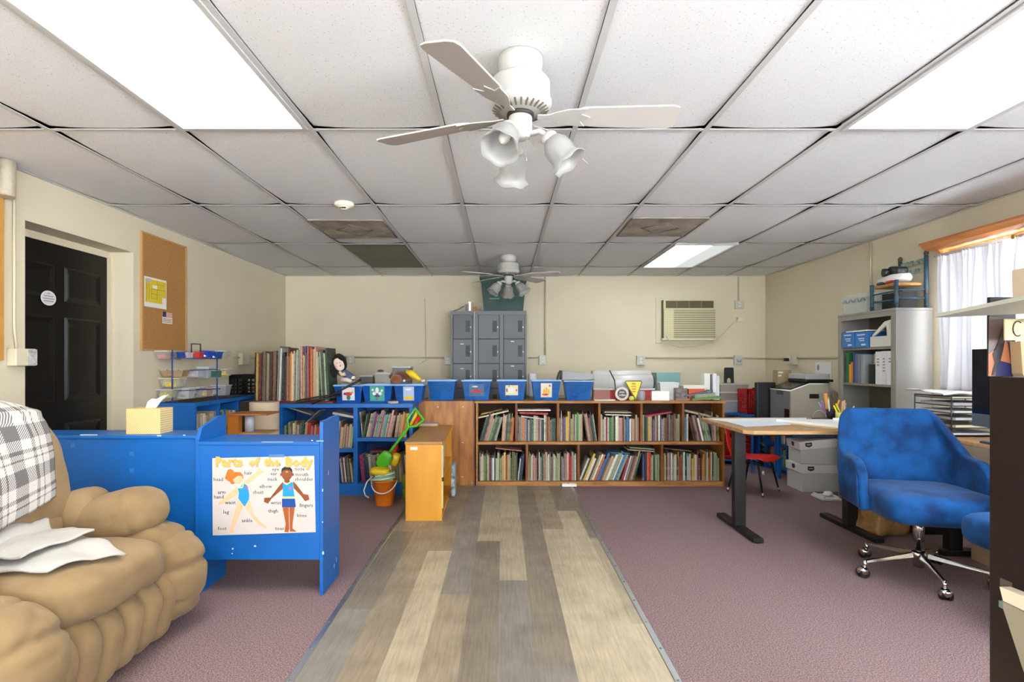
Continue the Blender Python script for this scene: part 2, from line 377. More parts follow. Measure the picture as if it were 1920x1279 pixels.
def troffer(i, y, em, label):
    x0 = gx(i); t = thing('ceiling_light', label, 'ceiling light', (x0+.305, y+.61, CEIL-.002))
    f = M(); a, b = .293, .598
    f.box(-a, a, -b, -b+.02, -.004, .05).box(-a, a, b-.02, b, -.004, .05).box(-a, -a+.02, -b+.02, b-.02, -.004, .05).box(a-.02, a, -b+.02, b-.02, -.004, .05).box(-a, a, -b, b, .05, .06)
    part('frame', f, tbar, t)
    part('diffuser', M().box(-a+.02, a-.02, -b+.02, b-.02, .006, .010), em, t)
troffer(1, 1.32, em_w, 'bright warm fluorescent ceiling light panel nearest the recliner, left')
troffer(6, 1.32, em_c, 'bright white fluorescent ceiling light panel on the right, nearest the window')
troffer(6, 4.98, em_h, 'small distant ceiling light panel lit only on its left half')
troffer(1, -1.12, em_w, 'added warm fluorescent ceiling light panel, unseen behind the camera, left'); troffer(6, -1.12, em_c, 'added white fluorescent ceiling light panel, unseen behind the camera, right')  # both fixtures are unseen, added to help light the room
ventm = mat('dusty_vent', 'B4A999', .7, col2='8B8174', vscale=6, detail=5)
def diffuser_vent(x0, y, label, sag):
    t = thing('air_vent', label, 'air vent', (x0+.305, y+.30, CEIL-.003))
    part('cover', M().box(-.285, .285, -.29, .29, -.004, .003), ventm, t)
    f = M(); s = .30
    for k in (.13,):
        pts = [(-k*1.15, 0), (0, -k*1.25), (k*1.15, 0), (0, k*1.25)]
        f.tube([(a, b, -.006) for a, b in pts], .005, 6, 0, True)
    f.tube([(-.283, -.285, -.005), (.283, -.285, -.005)], .004, 6).tube([(-.283, .285, -.005), (.283, .285, -.005)], .004, 6).tube([(.283, -.285, -.005), (.283, .285, -.005)], .004, 6).tube([(-.283, -.285, -.005), (-.283, .285, -.005)], .004, 6)
    part('diamond_ridge', f, P('6E655A', .7), t)
    part('centre_plate', M().prism([(-.12, 0), (0, -.13), (.12, 0), (0, .13)], -.008, -.004), ventm, t)
diffuser_vent(gx(1), 4.11, 'stained square ceiling vent with diamond centre beside the smoke detector', 1)
diffuser_vent(gx(5), 4.05, 'stained square ceiling vent with diamond centre beside the far lit panel', 0)
t = thing('return_grille', 'dark olive return air grille filling a whole ceiling tile', 'air vent', (gx(1)+.305, 5.59, CEIL))
part('grille', M().box(-.285, .285, -.59, .59, .0, .006), mat('olive_grille', '6E6857', .7, var=.08, vscale=3), t)
f = M()
for k in range(24): f.box(-.285, .285, -.58+k*.05, -.575+k*.05, -.002, .0)
f.box(-.295, .295, -.6, -.585, -.003, .004).box(-.295, .295, .585, .6, -.003, .004)
part('slats', f, P('625C4D', .7), t)
t = thing('smoke_detector', 'round cream smoke detector on the ceiling', 'smoke detector', (X(645, 3.70), 3.70, CEIL-.045))
part('body', M().lathe([(0, .0), (.022, .0), (.03, .012), (.055, .02), (.065, .03), (.065, .048), (0, .048)], 28), P('E6DFCB', .5), t)
part('slots', M().box(-.02, -.014, -.033, -.026, .003, .010).box(-.008, .02, -.036, -.026, .003, .010), blackp, t)
# ---------------- ceiling fans ----------------
bladem = mat('fan_blade_white', 'BEB8B2', .6)
glassm = mat('frosted_fan_glass', 'A5A3A0', .3, alpha=.6)
def fan(loc, blades, label, rot0):
    t = thing('ceiling_fan', label, 'ceiling fan', loc)      # loc z = blade plane
    top = CEIL-loc[2]
    part('canopy', M().lathe([(0, top), (.078, top), (.080, top-.02), (.072, top-.06), (.055, top-.07), (.05, .120), (0, .120)], 32), fanw, t)
    part('motor_housing', M().lathe([(0, .125), (.07, .125), (.100, .119), (.106, .108), (.106, .05), (.112, .045), (.112, .035), (.095, .015), (.05, .004), (0, .004)], 40), fanw, t)
    s = M()
    for k in range(28):
        a = 2*pi*k/28; T = Matrix.Rotation(a, 4, 'Z') @ Matrix.Translation((.085, 0, .0125)) @ Matrix.Rotation(R(-30), 4, 'Y')
        s.box(-.014, .014, -.003, .003, -.004, .0, 0, T)
    part('vent_slots', s, P('5C5148', .7), t)
    part('dark_collar', M().lathe([(0, .006), (.048, .006), (.048, -.008), (0, -.008)], 24), P('2A2622', .6), t)
    for (ang, L) in blades:
        T = Matrix.Rotation(R(ang), 4, 'Z') @ Matrix.Rotation(R(-11), 4, 'X')
        b = M(); r0, w0, w1 = .19, .048, .066
        poly = [(r0, -w0*.6), (r0+.03, -w0), (L-.03, -w1), (L-.008, -w1+.008), (L, -w1+.03), (L, w1-.03), (L-.008, w1-.008), (L-.03, w1), (r0+.03, w0), (r0, w0*.6)]
        b.prism(poly, -.003, .003, 'xy', 0, T); bo = part('blade', b, bladem, t, bev=.001)
        i = M(); i.prism([(.06, -.012), (.10, -.014), (.13, -.03), (.17, -.045), (.235, -.05), (.215, -.02), (.25, 0), (.215, .02), (.235, .05), (.17, .045), (.13, .03), (.10, .014), (.06, .012)], -.008, -.0035, 'xy', 0, T)
        io = part('blade_iron', i, fanw, bo, bev=.0015)
    part('switch_housing', M().lathe([(0, -.006), (.040, -.006), (.042, -.012), (.042, -.06), (.036, -.078), (.02, -.088), (0, -.09)], 24), fanw, t)
    for k, az in enumerate(rot0):
        a = R(az); d = Vector((cos(a), sin(a), 0)); h = M()
        p0 = Vector((0, 0, -.07))+d*.025; p1 = Vector((0, 0, -.062))+d*.07; p2 = Vector((0, 0, -.085))+d*.10
        h.tube([p0, p1, p2], .011, 8)
        tilt = R(38); ax = (d*sin(tilt)+Vector((0, 0, -cos(tilt)))).normalized()
        Q = Matrix.Translation(p2) @ ax.to_track_quat('Z', 'Y').to_matrix().to_4x4()
        h.lathe([(0, -.012), (.024, -.010), (.030, .0), (.030, .014), (0, .014)], 20, 0, Q)
        lo = part('lamp_arm', h, fanw, t)
        n = 30; vs = []; pr = [(.024, .012), (.034, .02), (.046, .04), (.050, .065), (.048, .09), (.054, .108), (.066, .122)]
        for j, (r, z) in enumerate(pr):
            for q in range(n):
                th = 2*pi*q/n; rr = r*(1+.05*(j/6)**3*sin(6*th)); vs.append((rr*cos(th), rr*sin(th), z+.004*(j/6)**3*cos(6*th)))
        g = M().add(vs, [(j*n+q, j*n+(q+1) % n, (j+1)*n+(q+1) % n, (j+1)*n+q) for j in range(6) for q in range(n)], 0, True, Q)
        part('lamp_shade', g, glassm, t, solid=.003)
        part('bulb', M().sell((0, 0, .05), (.02, .02, .034), 1, 1, (0, 0, 0), 14, 10, 0, None, Q), P('C9C6BE', .3), lo)
    part('pull_chain', M().tube([(.02, -.02, -.085), (.02, -.022, -.16)], .0015, 5).sell((.02, -.022, -.165), (.005, .005, .008), 1, 1, (0, 0, 0), 8, 6), P('8A8378', .4), t)
    return t
fan((.06, 1.94, 2.0775), [(1.7, .56), (64, .62), (155.6, .59), (241, .51)], 'white ceiling fan with three tulip lamps, the large near one', (245, 350, 100))
fan((.05, 5.5, 2.0775), [(208, .50), (128, .58), (48, .55), (350, .52)], 'white ceiling fan in the distance in front of the green tote', (205, 335, 90))
# ---------------- wall things ----------------
t = thing('bulletin_board', 'bare cork bulletin board on the left wall beside the black door', 'bulletin board', (XL, 4.38, 1.292))
zt = 1.292; y0, y1, z0, z1 = 4.09, 4.67, 1.292, 2.187
part('cork', M().box(XL+.001, XL+.012, y0+.01, y1-.01, z0+.01, z1-.01), cork, t, w=True)
fr = M().box(XL+.001, XL+.018, y0, y0+.015, z0, z1).box(XL+.001, XL+.018, y1-.012, y1, z0, z1).box(XL+.001, XL+.018, y0+.015, y1-.012, z0, z0+.012).box(XL+.001, XL+.018, y0+.015, y1-.012, z1-.012, z1)
part('frame', fr, mat('board_frame', 'B98F55', .5), t, w=True)
def wallL(px, D=None): return -XL*F/(944-px)      # depth on left wall for a photo column
t = thing('evacuation_map', 'yellow and white floor plan sheet pinned to the bulletin board', 'poster', (XL+.013, 4.25, 1.56))
a, b = wallL(267), wallL(309); z1 = Z(517, a); z0 = Z(574, a)
m = M().box(XL+.0125, XL+.0135, a, b, z0, z1); Tm = Matrix
def wq(m, u0, u1, v0, v1, mi): m.box(XL+.0135, XL+.0141, a+(b-a)*u0, a+(b-a)*u1, z0+(z1-z0)*v0, z0+(z1-z0)*v1, mi)
wq(m, .05, .97, .16, .93, 1); m.box(XL+.0141, XL+.0145, a+(b-a)*.8, a+(b-a)*.97, z0+(z1-z0)*.16, z0+(z1-z0)*.38, 0)
for u0, u1, v0, v1 in ((.1, .11, .2, .8), (.2, .21, .25, .8), (.3, .95, .62, .63), (.3, .75, .45, .46), (.55, .56, .25, .9), (.3, .55, .3, .31), (.3, .31, .3, .62), (.6, .95, .8, .81)): m.box(XL+.0141, XL+.0145, a+(b-a)*u0, a+(b-a)*u1, z0+(z1-z0)*v0, z0+(z1-z0)*v1, 2)
m.box(XL+.0141, XL+.0146, a+(b-a)*.36, a+(b-a)*.56, z0+(z1-z0)*.64, z0+(z1-z0)*.75, 0); m.box(XL+.0141, XL+.0146, a+(b-a)*.12, a+(b-a)*.3, z0+(z1-z0)*.82, z0+(z1-z0)*.95, 3)
part('sheet', m, [P('E4E0DA', .7), P('D8BC2C', .7), P('6F621C', .7), P('B7B2C0', .7)], t, w=True)
t = thing('flag_notice', 'small notice with a stars and stripes flag under the floor plan', 'poster', (XL+.013, 4.43, 1.5))
a, b = wallL(301.5), wallL(320); z1 = Z(584, a); z0 = Z(606, a); m = M().box(XL+.0125, XL+.0135, a, b, z0, z1)
hz = z0+(z1-z0)*.5
for k in range(4): m.box(XL+.0135, XL+.014, a, b, hz+(z1-hz)*(k/4+.12), hz+(z1-hz)*(k/4+.24), 1)
m.box(XL+.014, XL+.0146, a, a+(b-a)*.36, hz+(z1-hz)*.1, z1, 2)
for k in range(3): m.box(XL+.0135, XL+.014, a+.008, b-.008, z0+(hz-z0)*(.2+k*.27), z0+(hz-z0)*(.32+k*.27), 3)
part('sheet', m, [P('E8DFD6', .7), P('C04A44', .7), P('22314E', .7), P('9A7A72', .7)], t, w=True)
# oval sign on the door
t = thing('door_sign', 'small white oval sign on the black door', 'sign', (dx+.006, 3.46, Z(559, 3.46)))
yy = 3.47; Dd = yy
vs = M(); n = 32
for rr, mi, e in ((1, 0, .0), (.9, 1, .0006)):
    vs.prism([(yy+.058*rr*cos(2*pi*i/n), .047*rr*sin(2*pi*i/n)+Z(559, yy)) for i in range(n)], dx+.013+e, dx+.0145+e, 'yz', mi)
for k, wd in enumerate((.02, .07, .085, .075)): vs.box(dx+.0151, dx+.0155, yy-wd/2, yy+wd/2, Z(559, yy)+.026-k*.016, Z(559, yy)+.031-k*.016, 2)
part('plate', vs, [P('F0EEEC', .4), P('DAD6D6', .4), P('8A8688', .5)], t, w=True)
# framed board at the photo's left edge, conduit and switch box
t = thing('framed_board', 'wood framed tan board cut off at the left edge of the photo', 'bulletin board', (XL, 2.6, Z(672, 2.9)))
a, b = 2.35, 2.955; z0, z1 = Z(676, b), Z(368, b)
part('panel', M().box(XL+.002, XL+.012, a, b-.03, z0+.03, z1-.03), mat('tan_board', 'D9A457', .6), t, w=True)
part('frame', M().box(XL+.002, XL+.024, b-.04, b, z0, z1).box(XL+.002, XL+.024, a, b-.04, z1-.03, z1).box(XL+.002, XL+.024, a, b-.04, z0, z0+.03), mat('light_wood_frame', 'C58E45', .5, var=.1, vscale=8), t, w=True, bev=.003)
t = thing('switch_box', 'cream electrical box with worn metal cover beside the black door', 'switch', (XL, 3.04, Z(687, 3.04)))
yb = wallL(33); z0, z1 = Z(686, yb), Z(654, yb)
part('box', M().box(XL+.001, XL+.055, yb-.07, yb+.06, z0, z1), cream, t, w=True, bev=.004)
part('cover', M().box(XL+.0555, XL+.0585, yb-.0, yb+.062, z0+.003, z1-.003), mat('worn_metal', 'C9C6BE', .5, col2='8F8C86', vscale=60), t, w=True, bev=.003)
c = M().tube([(XL+.012, yb-.02, z1), (XL+.012, yb-.035, z1+.12), (XL+.012, yb-.035, CEIL-.17)], .007, 8)
solo('conduit', c, cream, 'thin cream conduit rising above the switch box by the door', 'conduit')
pb = M().cyl((XL+.05, 2.93, CEIL-.19), (XL+.04, 2.93, CEIL), .045, .055, 18).cyl((XL+.05, 2.83, CEIL-.16), (XL+.05, 2.83, CEIL), .04, .04, 18)
solo('pipe_sleeve', pb, mat('lumpy_cream', 'BDB29C', .8, bump=1, bscale=30), 'lumpy cream pipe stub at the ceiling in the top left corner of the room', 'pipe')
# outlets and conduits on the back wall
def outlet(px, py, w, h, D, label, round_=False, plug=False, metal=True):
    t = thing('outlet_box', label, 'outlet', (X(px, D), D, Z(py, D)-h/2))
    part('box', M().box(-w/2, w/2, -.045, -.0005, 0, h), P('C9C3AE', .5), t, bev=.004)
    c = M().box(-w/2+.006, w/2-.006, -.049, -.0455, .006, h-.006)
    o = part('cover_plate', c, P('BDBBB0', .35), t, bev=.002)
    if round_: part('socket', M().lathe([(0, .0), (.026, .0), (.028, -.008), (.0, -.008)], 20, 0, Matrix.Translation((0, -.0495, h/2)) @ Matrix.Rotation(-pi/2, 4, 'X')), P('B9BDBB', .4), t)
    else: part('socket', M().box(-.014, .014, -.053, -.0495, h*.22, h*.44).box(-.014, .014, -.053, -.0495, h*.56, h*.78), P('D8D6CC', .4), t, bev=.002)
    return t
DW = YB-.0
outlet(659, 675, .085, .11, DW, 'outlet box on the back wall right of the rag doll')
outlet(840, 676, .085, .11, DW, 'outlet box on the back wall at the left side of the lockers')
outlet(1017, 675, .09, .12, DW, 'outlet box at the foot of the vertical conduit right of the lockers')
outlet(1200, 676, .10, .12, DW, 'grey outlet box on the back wall below and left of the air conditioner')
outlet(1382, 675, .095, .12, DW, 'round socket outlet on the back wall near the right corner', True)
outlet(1384, 572, .10, .10, DW, 'metal junction box with fittings right of the air conditioner')
def cond(pts, label, r=.011, m_=None): solo('conduit', M().tube(pts, r, 8), m_ or P('BDB298', .55), label, 'conduit')
zc = lambda y: Z(y, DW)
Yc = DW-.012
cond([(XL+.02, Yc, zc(669)), (X(652, DW), Yc, zc(669))], 'horizontal conduit on the back wall from the left corner to the outlet')
cond([(X(666, DW), Yc, zc(670)), (X(833, DW), Yc, zc(671))], 'horizontal conduit on the back wall between the doll and the lockers')
cond([(X(990, DW), Yc, zc(671)), (X(1009, DW), Yc, zc(671))], 'short conduit stub between the lockers and an outlet', .008)
cond([(X(1022, DW), Yc, zc(666)), (X(1022, DW), Yc, CEIL-.01)], 'vertical conduit on the back wall right of the green tote')
cond([(X(1209, DW), Yc, zc(671)), (X(1373, DW), Yc, zc(671))], 'horizontal conduit on the back wall under the air conditioner')
cond([(X(1391, DW), Yc, zc(671)), (XR-.02, Yc, zc(672))], 'short horizontal conduit running into the right rear corner')
cond([(X(1384, DW), Yc, zc(564)), (X(1384, DW), Yc, CEIL-.01)], 'vertical conduit above the junction box near the right corner')
cond([(X(797, DW), Yc, zc(560)), (X(799, DW), Yc, zc(676)), (X(792, DW), Yc, zc(679))], 'faint thin wire down the back wall left of the lockers', .004)
wr = lambda px: XR*F/(px-944)
cond([(XR-.012, YB-.03, zc(672)), (XR-.012, wr(1482), 1.25)], 'conduit along the right wall from the corner to an outlet', .010)
cond([(XR-.012, wr(1496), 1.25), (XR-.012, wr(1572), 1.25)], 'conduit along the right wall running behind the grey cabinet', .010)
cond([(XR-.012, wr(1635), Z(560, wr(1635))), (XR-.012, wr(1635), CEIL-.01)], 'vertical conduit on the right wall above the little blue chair', .010)
t = thing('outlet_box', 'cream outlet on the right wall with a black plug in it', 'outlet', (XR, wr(1489), Z(684, wr(1489))))
part('box', M().box(-.05, -.0005, -.09, .05, 0, .12), P('C9C3AE', .5), t, bev=.004)
part('cover_plate', M().box(-.055, -.0505, -.03, .045, .01, .11), P('D5D2C6', .4), t, bev=.002)
part('plug', M().box(-.10, -.056, -.0, .04, .04, .075), blackp, t, bev=.004)
solo('power_cord', M().tube([(XR-.10, wr(1489)+.01, 1.20), (XR-.13, 5.6, 1.13), (XR-.14, 5.5, 1.04), (XR-.2, 5.35, .985)], .004, 6), P('CFC8B4', .5), 'thin cord hanging from the black plug behind the shredder', 'cord')
t = thing('outlet_box', 'cream outlet on the left wall above the black crate', 'outlet', (XL, wallL(457), Z(684, wallL(457))))
part('box', M().box(.0005, .045, -.12, .05, 0, .12), P('CFC6AB', .5), t, bev=.004)
part('cover_plate', M().box(.0455, .05, -.0, .045, .015, .105), P('C9CBC6', .4), t, bev=.002)
cond([(XL+.012, wallL(428), Z(670, wallL(428))), (XL+.012, wallL(448), Z(671, wallL(457)))], 'conduit along the left wall, rack side of the outlet', .008)
cond([(XL+.012, wallL(467), Z(671, wallL(467))), (XL+.012, YB-.03, Z(671, YB))], 'conduit along the left wall from the outlet to the rear corner', .008)
# air conditioner
t = thing('air_conditioner', 'beige through the wall air conditioner with louvred grille', 'air conditioner', (X(1284, DW), DW, Z(644, DW)))
cx0 = X(1284, DW); xx = lambda px: X(px, DW)
part('surround', M().box(xx(1229), xx(1339), DW-.018, DW-.001, Z(644, DW), Z(557, DW)), P('CFC6A8', .5), t, w=True, bev=.003)
part('body', M().box(xx(1239), xx(1335), DW-.11, DW-.0185, Z(636, DW), Z(564, DW)), P('6F6A55', .7), t, w=True, bev=.003)
part('front_frame', M().box(xx(1239), xx(1335), DW-.116, DW-.1105, Z(583, DW), Z(579.6, DW)).box(xx(1239), xx(1335), DW-.116, DW-.1105, Z(566, DW), Z(564, DW)).box(xx(1239), xx(1243), DW-.116, DW-.1105, Z(579.5, DW), Z(566.1, DW)).box(xx(1331.5), xx(1335), DW-.116, DW-.1105, Z(579.5, DW), Z(566.1, DW)).box(xx(1239.5), xx(1258), DW-.116, DW-.1105, Z(635, DW), Z(583.2, DW)), P('CBC298', .5), t, w=True)
s = M()
for k in range(15):
    z = Z(584.5, DW)-k*.0226; s.box(xx(1240), xx(1334), DW-.124, DW-.1165, z-.012, z)
part('grille', s, P('D6CCA4', .5), t, w=True)
v = M()
for a, b in ((1243.5, 1263), (1265, 1285), (1288, 1308), (1310, 1331)): v.box(xx(a), xx(b), DW-.113, DW-.1102, Z(579, DW), Z(566.5, DW))
part('air_outlet', v, P('5A5132', .6), t, w=True)
part('bottom_lip', M().box(xx(1237), xx(1335), DW-.12, DW-.0185, Z(638.5, DW), Z(635, DW)), P('DAD0AC', .5), t, w=True, bev=.002)
cp = [(1244, 630, .125), (1252, 646, .13), (1270, 650, .06), (1300, 650, .05), (1330, 643, .05), (1352, 628, .05), (1372, 607, .05), (1381, 600, .045)]
part('power_cord', M().tube([(xx(a), DW-d, Z(b, DW)) for a, b, d in cp], .006, 8), P('CFC7AC', .5), t, w=True)
part('plug', M().box(xx(1380), xx(1390), DW-.06, DW-.002, Z(604, DW), Z(595, DW)), P('D8D0B4', .5), t, w=True, bev=.004)
# ---------------- window dressing (right wall) ----------------
t = thing('window_valance', 'honey pine window shelf and valance on the right wall', 'valance', (XR, 3.1, 2.0))
def rp(px, py, Xp): D = Xp*F/(px-944); return D, Z(py, D)
prof = [(XR, 2.075), (3.06, 2.075), (3.055, 2.062), (3.075, 2.05), (3.09, 2.03), (3.12, 2.02), (XR, 2.02)]
part('shelf', M().prism(prof, 1.9, 4.03, 'xz'), pine, t, w=True, bev=.002)
part('casing', M().box(XR-.03, XR, 4.005, 4.07, 1.96, 2.0195).box(XR-.03, XR, 1.9, 4.004, 1.985, 2.0195), pine, t, w=True, bev=.002)
part('bracket', M().prism([(XR, 1.96), (XR-.035, 1.96), (XR-.05, 1.985), (XR-.10, 2.0), (XR-.12, 2.0195), (XR, 2.0195)], 3.97, 4.00, 'xz'), pine, t, w=True)
curt = mat('sheer_curtain', 'F2F2F6', .85, spec=.1)
nt = curt.node_tree; b = nt.nodes['Principled BSDF']; tr = nt.nodes.new('ShaderNodeBsdfTranslucent'); tr.inputs[0].default_value = (.93, .94, 1, 1)
mx = nt.nodes.new('ShaderNodeMixShader'); mx.inputs[0].default_value = .10; nt.links.new(b.outputs[0], mx.inputs[1]); nt.links.new(tr.outputs[0], mx.inputs[2]); nt.links.new(mx.outputs[0], nt.nodes['Material Output'].inputs[0])
def curtain(y0, y1, zb, label, seed):
    N, K = 150, 26; vs = []; pr = random.Random(seed); ph = [pr.uniform(0, 6) for _ in range(6)]
    for j in range(K+1):
        v = j/K; z = 2.0-(2.0-zb)*v
        for i in range(N+1):
            u = i/N; y = y0+(y1-y0)*u
            w = (.010*sin(u*38+ph[0]+v*1.2)+.012*sin(u*17+ph[1]-v*2)+.008*sin(u*71+ph[2])*(1-.5*v))*(.35+.65*min(1, v*6))
            if v < .07: w += .005*sin(u*150+ph[3])
            vs.append((XR-.075+w, y+.01*sin(v*5+u*9), z+.004*sin(u*23)))
    m = M().add(vs, [(j*(N+1)+i, j*(N+1)+i+1, (j+1)*(N+1)+i+1, (j+1)*(N+1)+i) for j in range(K) for i in range(N)], 0, True)
    t = thing('curtain', label, 'curtain', (XR-.075, (y0+y1)/2, zb)); part('panel', m, curt, t, w=True, solid=.002)
    part('header_pocket', M().tube([(XR-.075, y0, 1.985), (XR-.075, (y0+y1)/2, 1.988), (XR-.075, y1, 1.985)], .013, 8), P('DCD9D6', .8), t, w=True)
curtain(4.03, 3.44, 1.0, 'white curtain panel hanging beside the grey cabinet', 3)
curtain(3.39, 2.0, 1.0, 'white curtain panel nearer the camera, mostly behind the black bookcase', 5)
t = thing('curtain_rod', 'small brass curtain rod hook between the two white curtains', 'curtain rod', (XR-.075, 3.415, 1.985))
part('rod', M().cyl((XR-.075, 1.95, 1.985), (XR-.075, 4.05, 1.985), .006, n=10), P('B09A6A', .4), t, w=True)
part('hook', M().box(XR-.09, XR-.001, 3.405, 3.425, 1.97, 2.0), P('9A8458', .4, metal=.5), t, w=True)
# ---------------- books ----------------
PAL = {'k': ('black', '1C1B1E'), 'w': ('white', 'E4DFD3'), 't': ('tan', 'B79F7E'), 'g': ('green', '5F8A3E'), 'G': ('dark green', '2F4A36'), 'b': ('blue', '2E6E9E'), 'B': ('navy', '22314F'),
       'r': ('red', 'B3261E'), 'R': ('maroon', '6A2A2A'), 'o': ('orange', 'C2682A'), 'y': ('yellow', 'C9A544'), 'p': ('pink', 'C58F82'), 'v': ('purple', '70688E'), 's': ('grey', '85847F'),
       'n': ('brown', '7A5B43'), 'l': ('pale green', '9DAE86'), 'c': ('teal', '3F8E96'), 'm': ('magenta', '9A2346'), 'e': ('cream', 'CFC4A4')}
def bookmat(code):
    nm, hx = PAL[code]; key = 'book_cover_'+nm.replace(' ', '_')
    if key in MC: return MC[key]
    m = mat(key, hx, .45); nt = m.node_tree; b = nt.nodes['Principled BSDF']; L = nt.links.new; c = lin(hx)
    tc = nt.nodes.new('ShaderNodeTexCoord'); oi = nt.nodes.new('ShaderNodeObjectInfo'); ad = nt.nodes.new('ShaderNodeVectorMath'); ad.operation = 'ADD'
    ml = nt.nodes.new('ShaderNodeMath'); ml.operation = 'MULTIPLY'; ml.inputs[1].default_value = 37
    cb = nt.nodes.new('ShaderNodeCombineXYZ'); mp = nt.nodes.new('ShaderNodeMapping'); mp.inputs['Scale'].default_value = (2.2, .8, 9)
    n = nt.nodes.new('ShaderNodeTexNoise'); n.inputs['Scale'].default_value = 1.6; n.inputs['Detail'].default_value = 6
    L(oi.outputs['Random'], ml.inputs[0]); L(ml.outputs[0], cb.inputs[0]); L(ml.outputs[0], cb.inputs[2])
    L(tc.outputs['Generated'], mp.inputs[0]); L(mp.outputs[0], ad.inputs[0]); L(cb.outputs[0], ad.inputs[1]); L(ad.outputs[0], n.inputs['Vector'])
    r = nt.nodes.new('ShaderNodeValToRGB'); r.color_ramp.interpolation = 'CONSTANT' if False else 'LINEAR'; e = r.color_ramp.elements
    dk = tuple(x*.38 for x in c[:3])+(1,); lt = tuple(min(1, x*.7+.18) for x in c[:3])+(1,)
    e[0].position = .34; e[0].color = dk; e[1].position = .43; e[1].color = c
    q = r.color_ramp.elements.new(.58); q.color = c; q = r.color_ramp.elements.new(.63); q.color = lt
    L(n.outputs['Fac'], r.inputs[0])
    hv = nt.nodes.new('ShaderNodeHueSaturation'); mr = nt.nodes.new('ShaderNodeMapRange'); mr.inputs['To Min'].default_value = .65; mr.inputs['To Max'].default_value = 1.25
    L(oi.outputs['Random'], mr.inputs[0]); L(mr.outputs[0], hv.inputs['Value']); L(r.outputs[0], hv.inputs['Color']); L(hv.outputs[0], b.inputs['Base Color'])
    return m
pagem = mat('book_pages', 'DCD5C2', .9)
BM = {}
def bookmesh(code):
    # unit book: x 0..1 thickness, y 0..1 depth (spine at y=0), z 0..1 height
    if code in BM: return BM[code]
    m = M().box(0, .14, 0, 1, 0, 1).box(.86, 1, 0, 1, 0, 1).box(.14, .86, 0, .035, 0, 1).box(.14, .86, .035, .97, .02, .975, 1)
    me = bpy.data.meshes.new('book'); me.from_pydata([tuple(v) for v in m.v], [], m.f); me.materials.append(bookmat(code)); me.materials.append(pagem)
    me.polygons.foreach_set('material_index', m.mi); BM[code] = me; return me
USED = set(); NBOOK = [0]
ORD = ['leftmost', 'second', 'third', 'fourth', 'fifth', 'sixth', 'seventh', 'eighth', 'ninth', 'tenth', 'eleventh', 'twelfth', 'thirteenth', 'fourteenth', 'fifteenth', 'sixteenth', 'seventeenth', 'eighteenth', 'nineteenth', 'twentieth',
       'twenty-first', 'twenty-second', 'twenty-third', 'twenty-fourth', 'twenty-fifth', 'twenty-sixth', 'twenty-seventh', 'twenty-eighth', 'twenty-ninth', 'thirtieth', 'thirty-first', 'thirty-second', 'thirty-third', 'thirty-fourth', 'thirty-fifth', 'thirty-sixth', 'thirty-seventh', 'thirty-eighth']
def newbook(code, loc, dims, rot, label, group):
    if label in USED: print('DUP LABEL', label)
    USED.add(label)
    o = bpy.data.objects.new('book', bookmesh(code)); COL.objects.link(o)
    o.location = loc; o.scale = dims; o.rotation_euler = rot; NBOOK[0] += 1
    return tag(o, label, 'book', group)
def row(place, group, x0, x1, y, z0, hmax, segs, seed, depth=.20, hl=(.74, .95), T=None, maxfill=1.0, dirn='left'):
    """segs: list of (codes, lean degrees, width weight or None); fills x0..x1 along the shelf. T maps (x along shelf, y into shelf, z) to the world."""
    pr = random.Random(seed); books = []; need = 0; prev = 0
    items = []
    for codes, lean, *w in segs:
        for c in codes:
            if c == ' ': items.append(None); continue
            items.append([c, lean, pr.uniform(.55, 1.5)*(w[0] if w else 1), pr.uniform(*hl)*hmax])
    def layout(k):
        x = x0; out = []; pl = 0; pa = 0; ph = 0
        for it in items:
            if it is None: x += .02; continue
            c, lean, th, hh = it; a = R(lean); t_ = th*k
            if a < 0 and pa >= 0: x += hh*sin(-a)*.98
            if pa > 0 and a < pa-1e-6: x += ph*sin(pa-max(a, 0))*.98
            out.append((x, t_)); x += t_/cos(a)+.0012; pa = a; ph = hh
        if pa > 0: x += ph*sin(pa)
        return x, out
    lo, hi = .001, .06
    for _ in range(40):
        mid = (lo+hi)/2
        if layout(mid)[0] > x1-.003: hi = mid
        else: lo = mid
    end, out = layout(lo); its = [i for i in items if i]
    for q, (it, (x, t_)) in enumerate(zip(its, out)):
        c, lean, th, hh = it; a = R(lean)
        z = z0+.001+(t_*sin(a) if a > 0 else 0)
        nm = PAL[c][0]; L = PAL[its[q-1][0]][0] if q else None; Rr = PAL[its[q+1][0]][0] if q+1 < len(its) else None
        size = 'thin ' if t_ < .011 else ('thick ' if t_ > .021 else '')
        base = ('leaning ' if abs(lean) > 6 else '')+size+nm+' book'
        if L and Rr: lab = '%s between %s and %s ones, %s' % (base, L, Rr, place)
        elif Rr: lab = '%s at the %s end, %s' % (base, dirn, place)
        else: lab = '%s at the %s end, %s' % (base, {'left': 'right', 'near': 'far'}[dirn], place)
        if lab in USED or len(lab.split()) > 16: lab = '%s, %s from %s, %s' % (base, ORD[q], dirn, place)
        if len(lab.split()) > 16: print('LONG', lab)
        dy = pr.uniform(0, .03)
        if T is None: newbook(c, (x, y+dy, z), (t_, depth, hh), (0, a, 0), lab, group)
        else:
            MT = T @ Matrix.Translation((x, dy, z)) @ Matrix.Rotation(a, 4, 'Y')
            o = newbook(c, (0, 0, 0), (1, 1, 1), (0, 0, 0), lab, group)
            l, r_, s_ = MT.decompose(); o.location = l; o.rotation_euler = r_.to_euler(); o.scale = (t_, depth, hh)
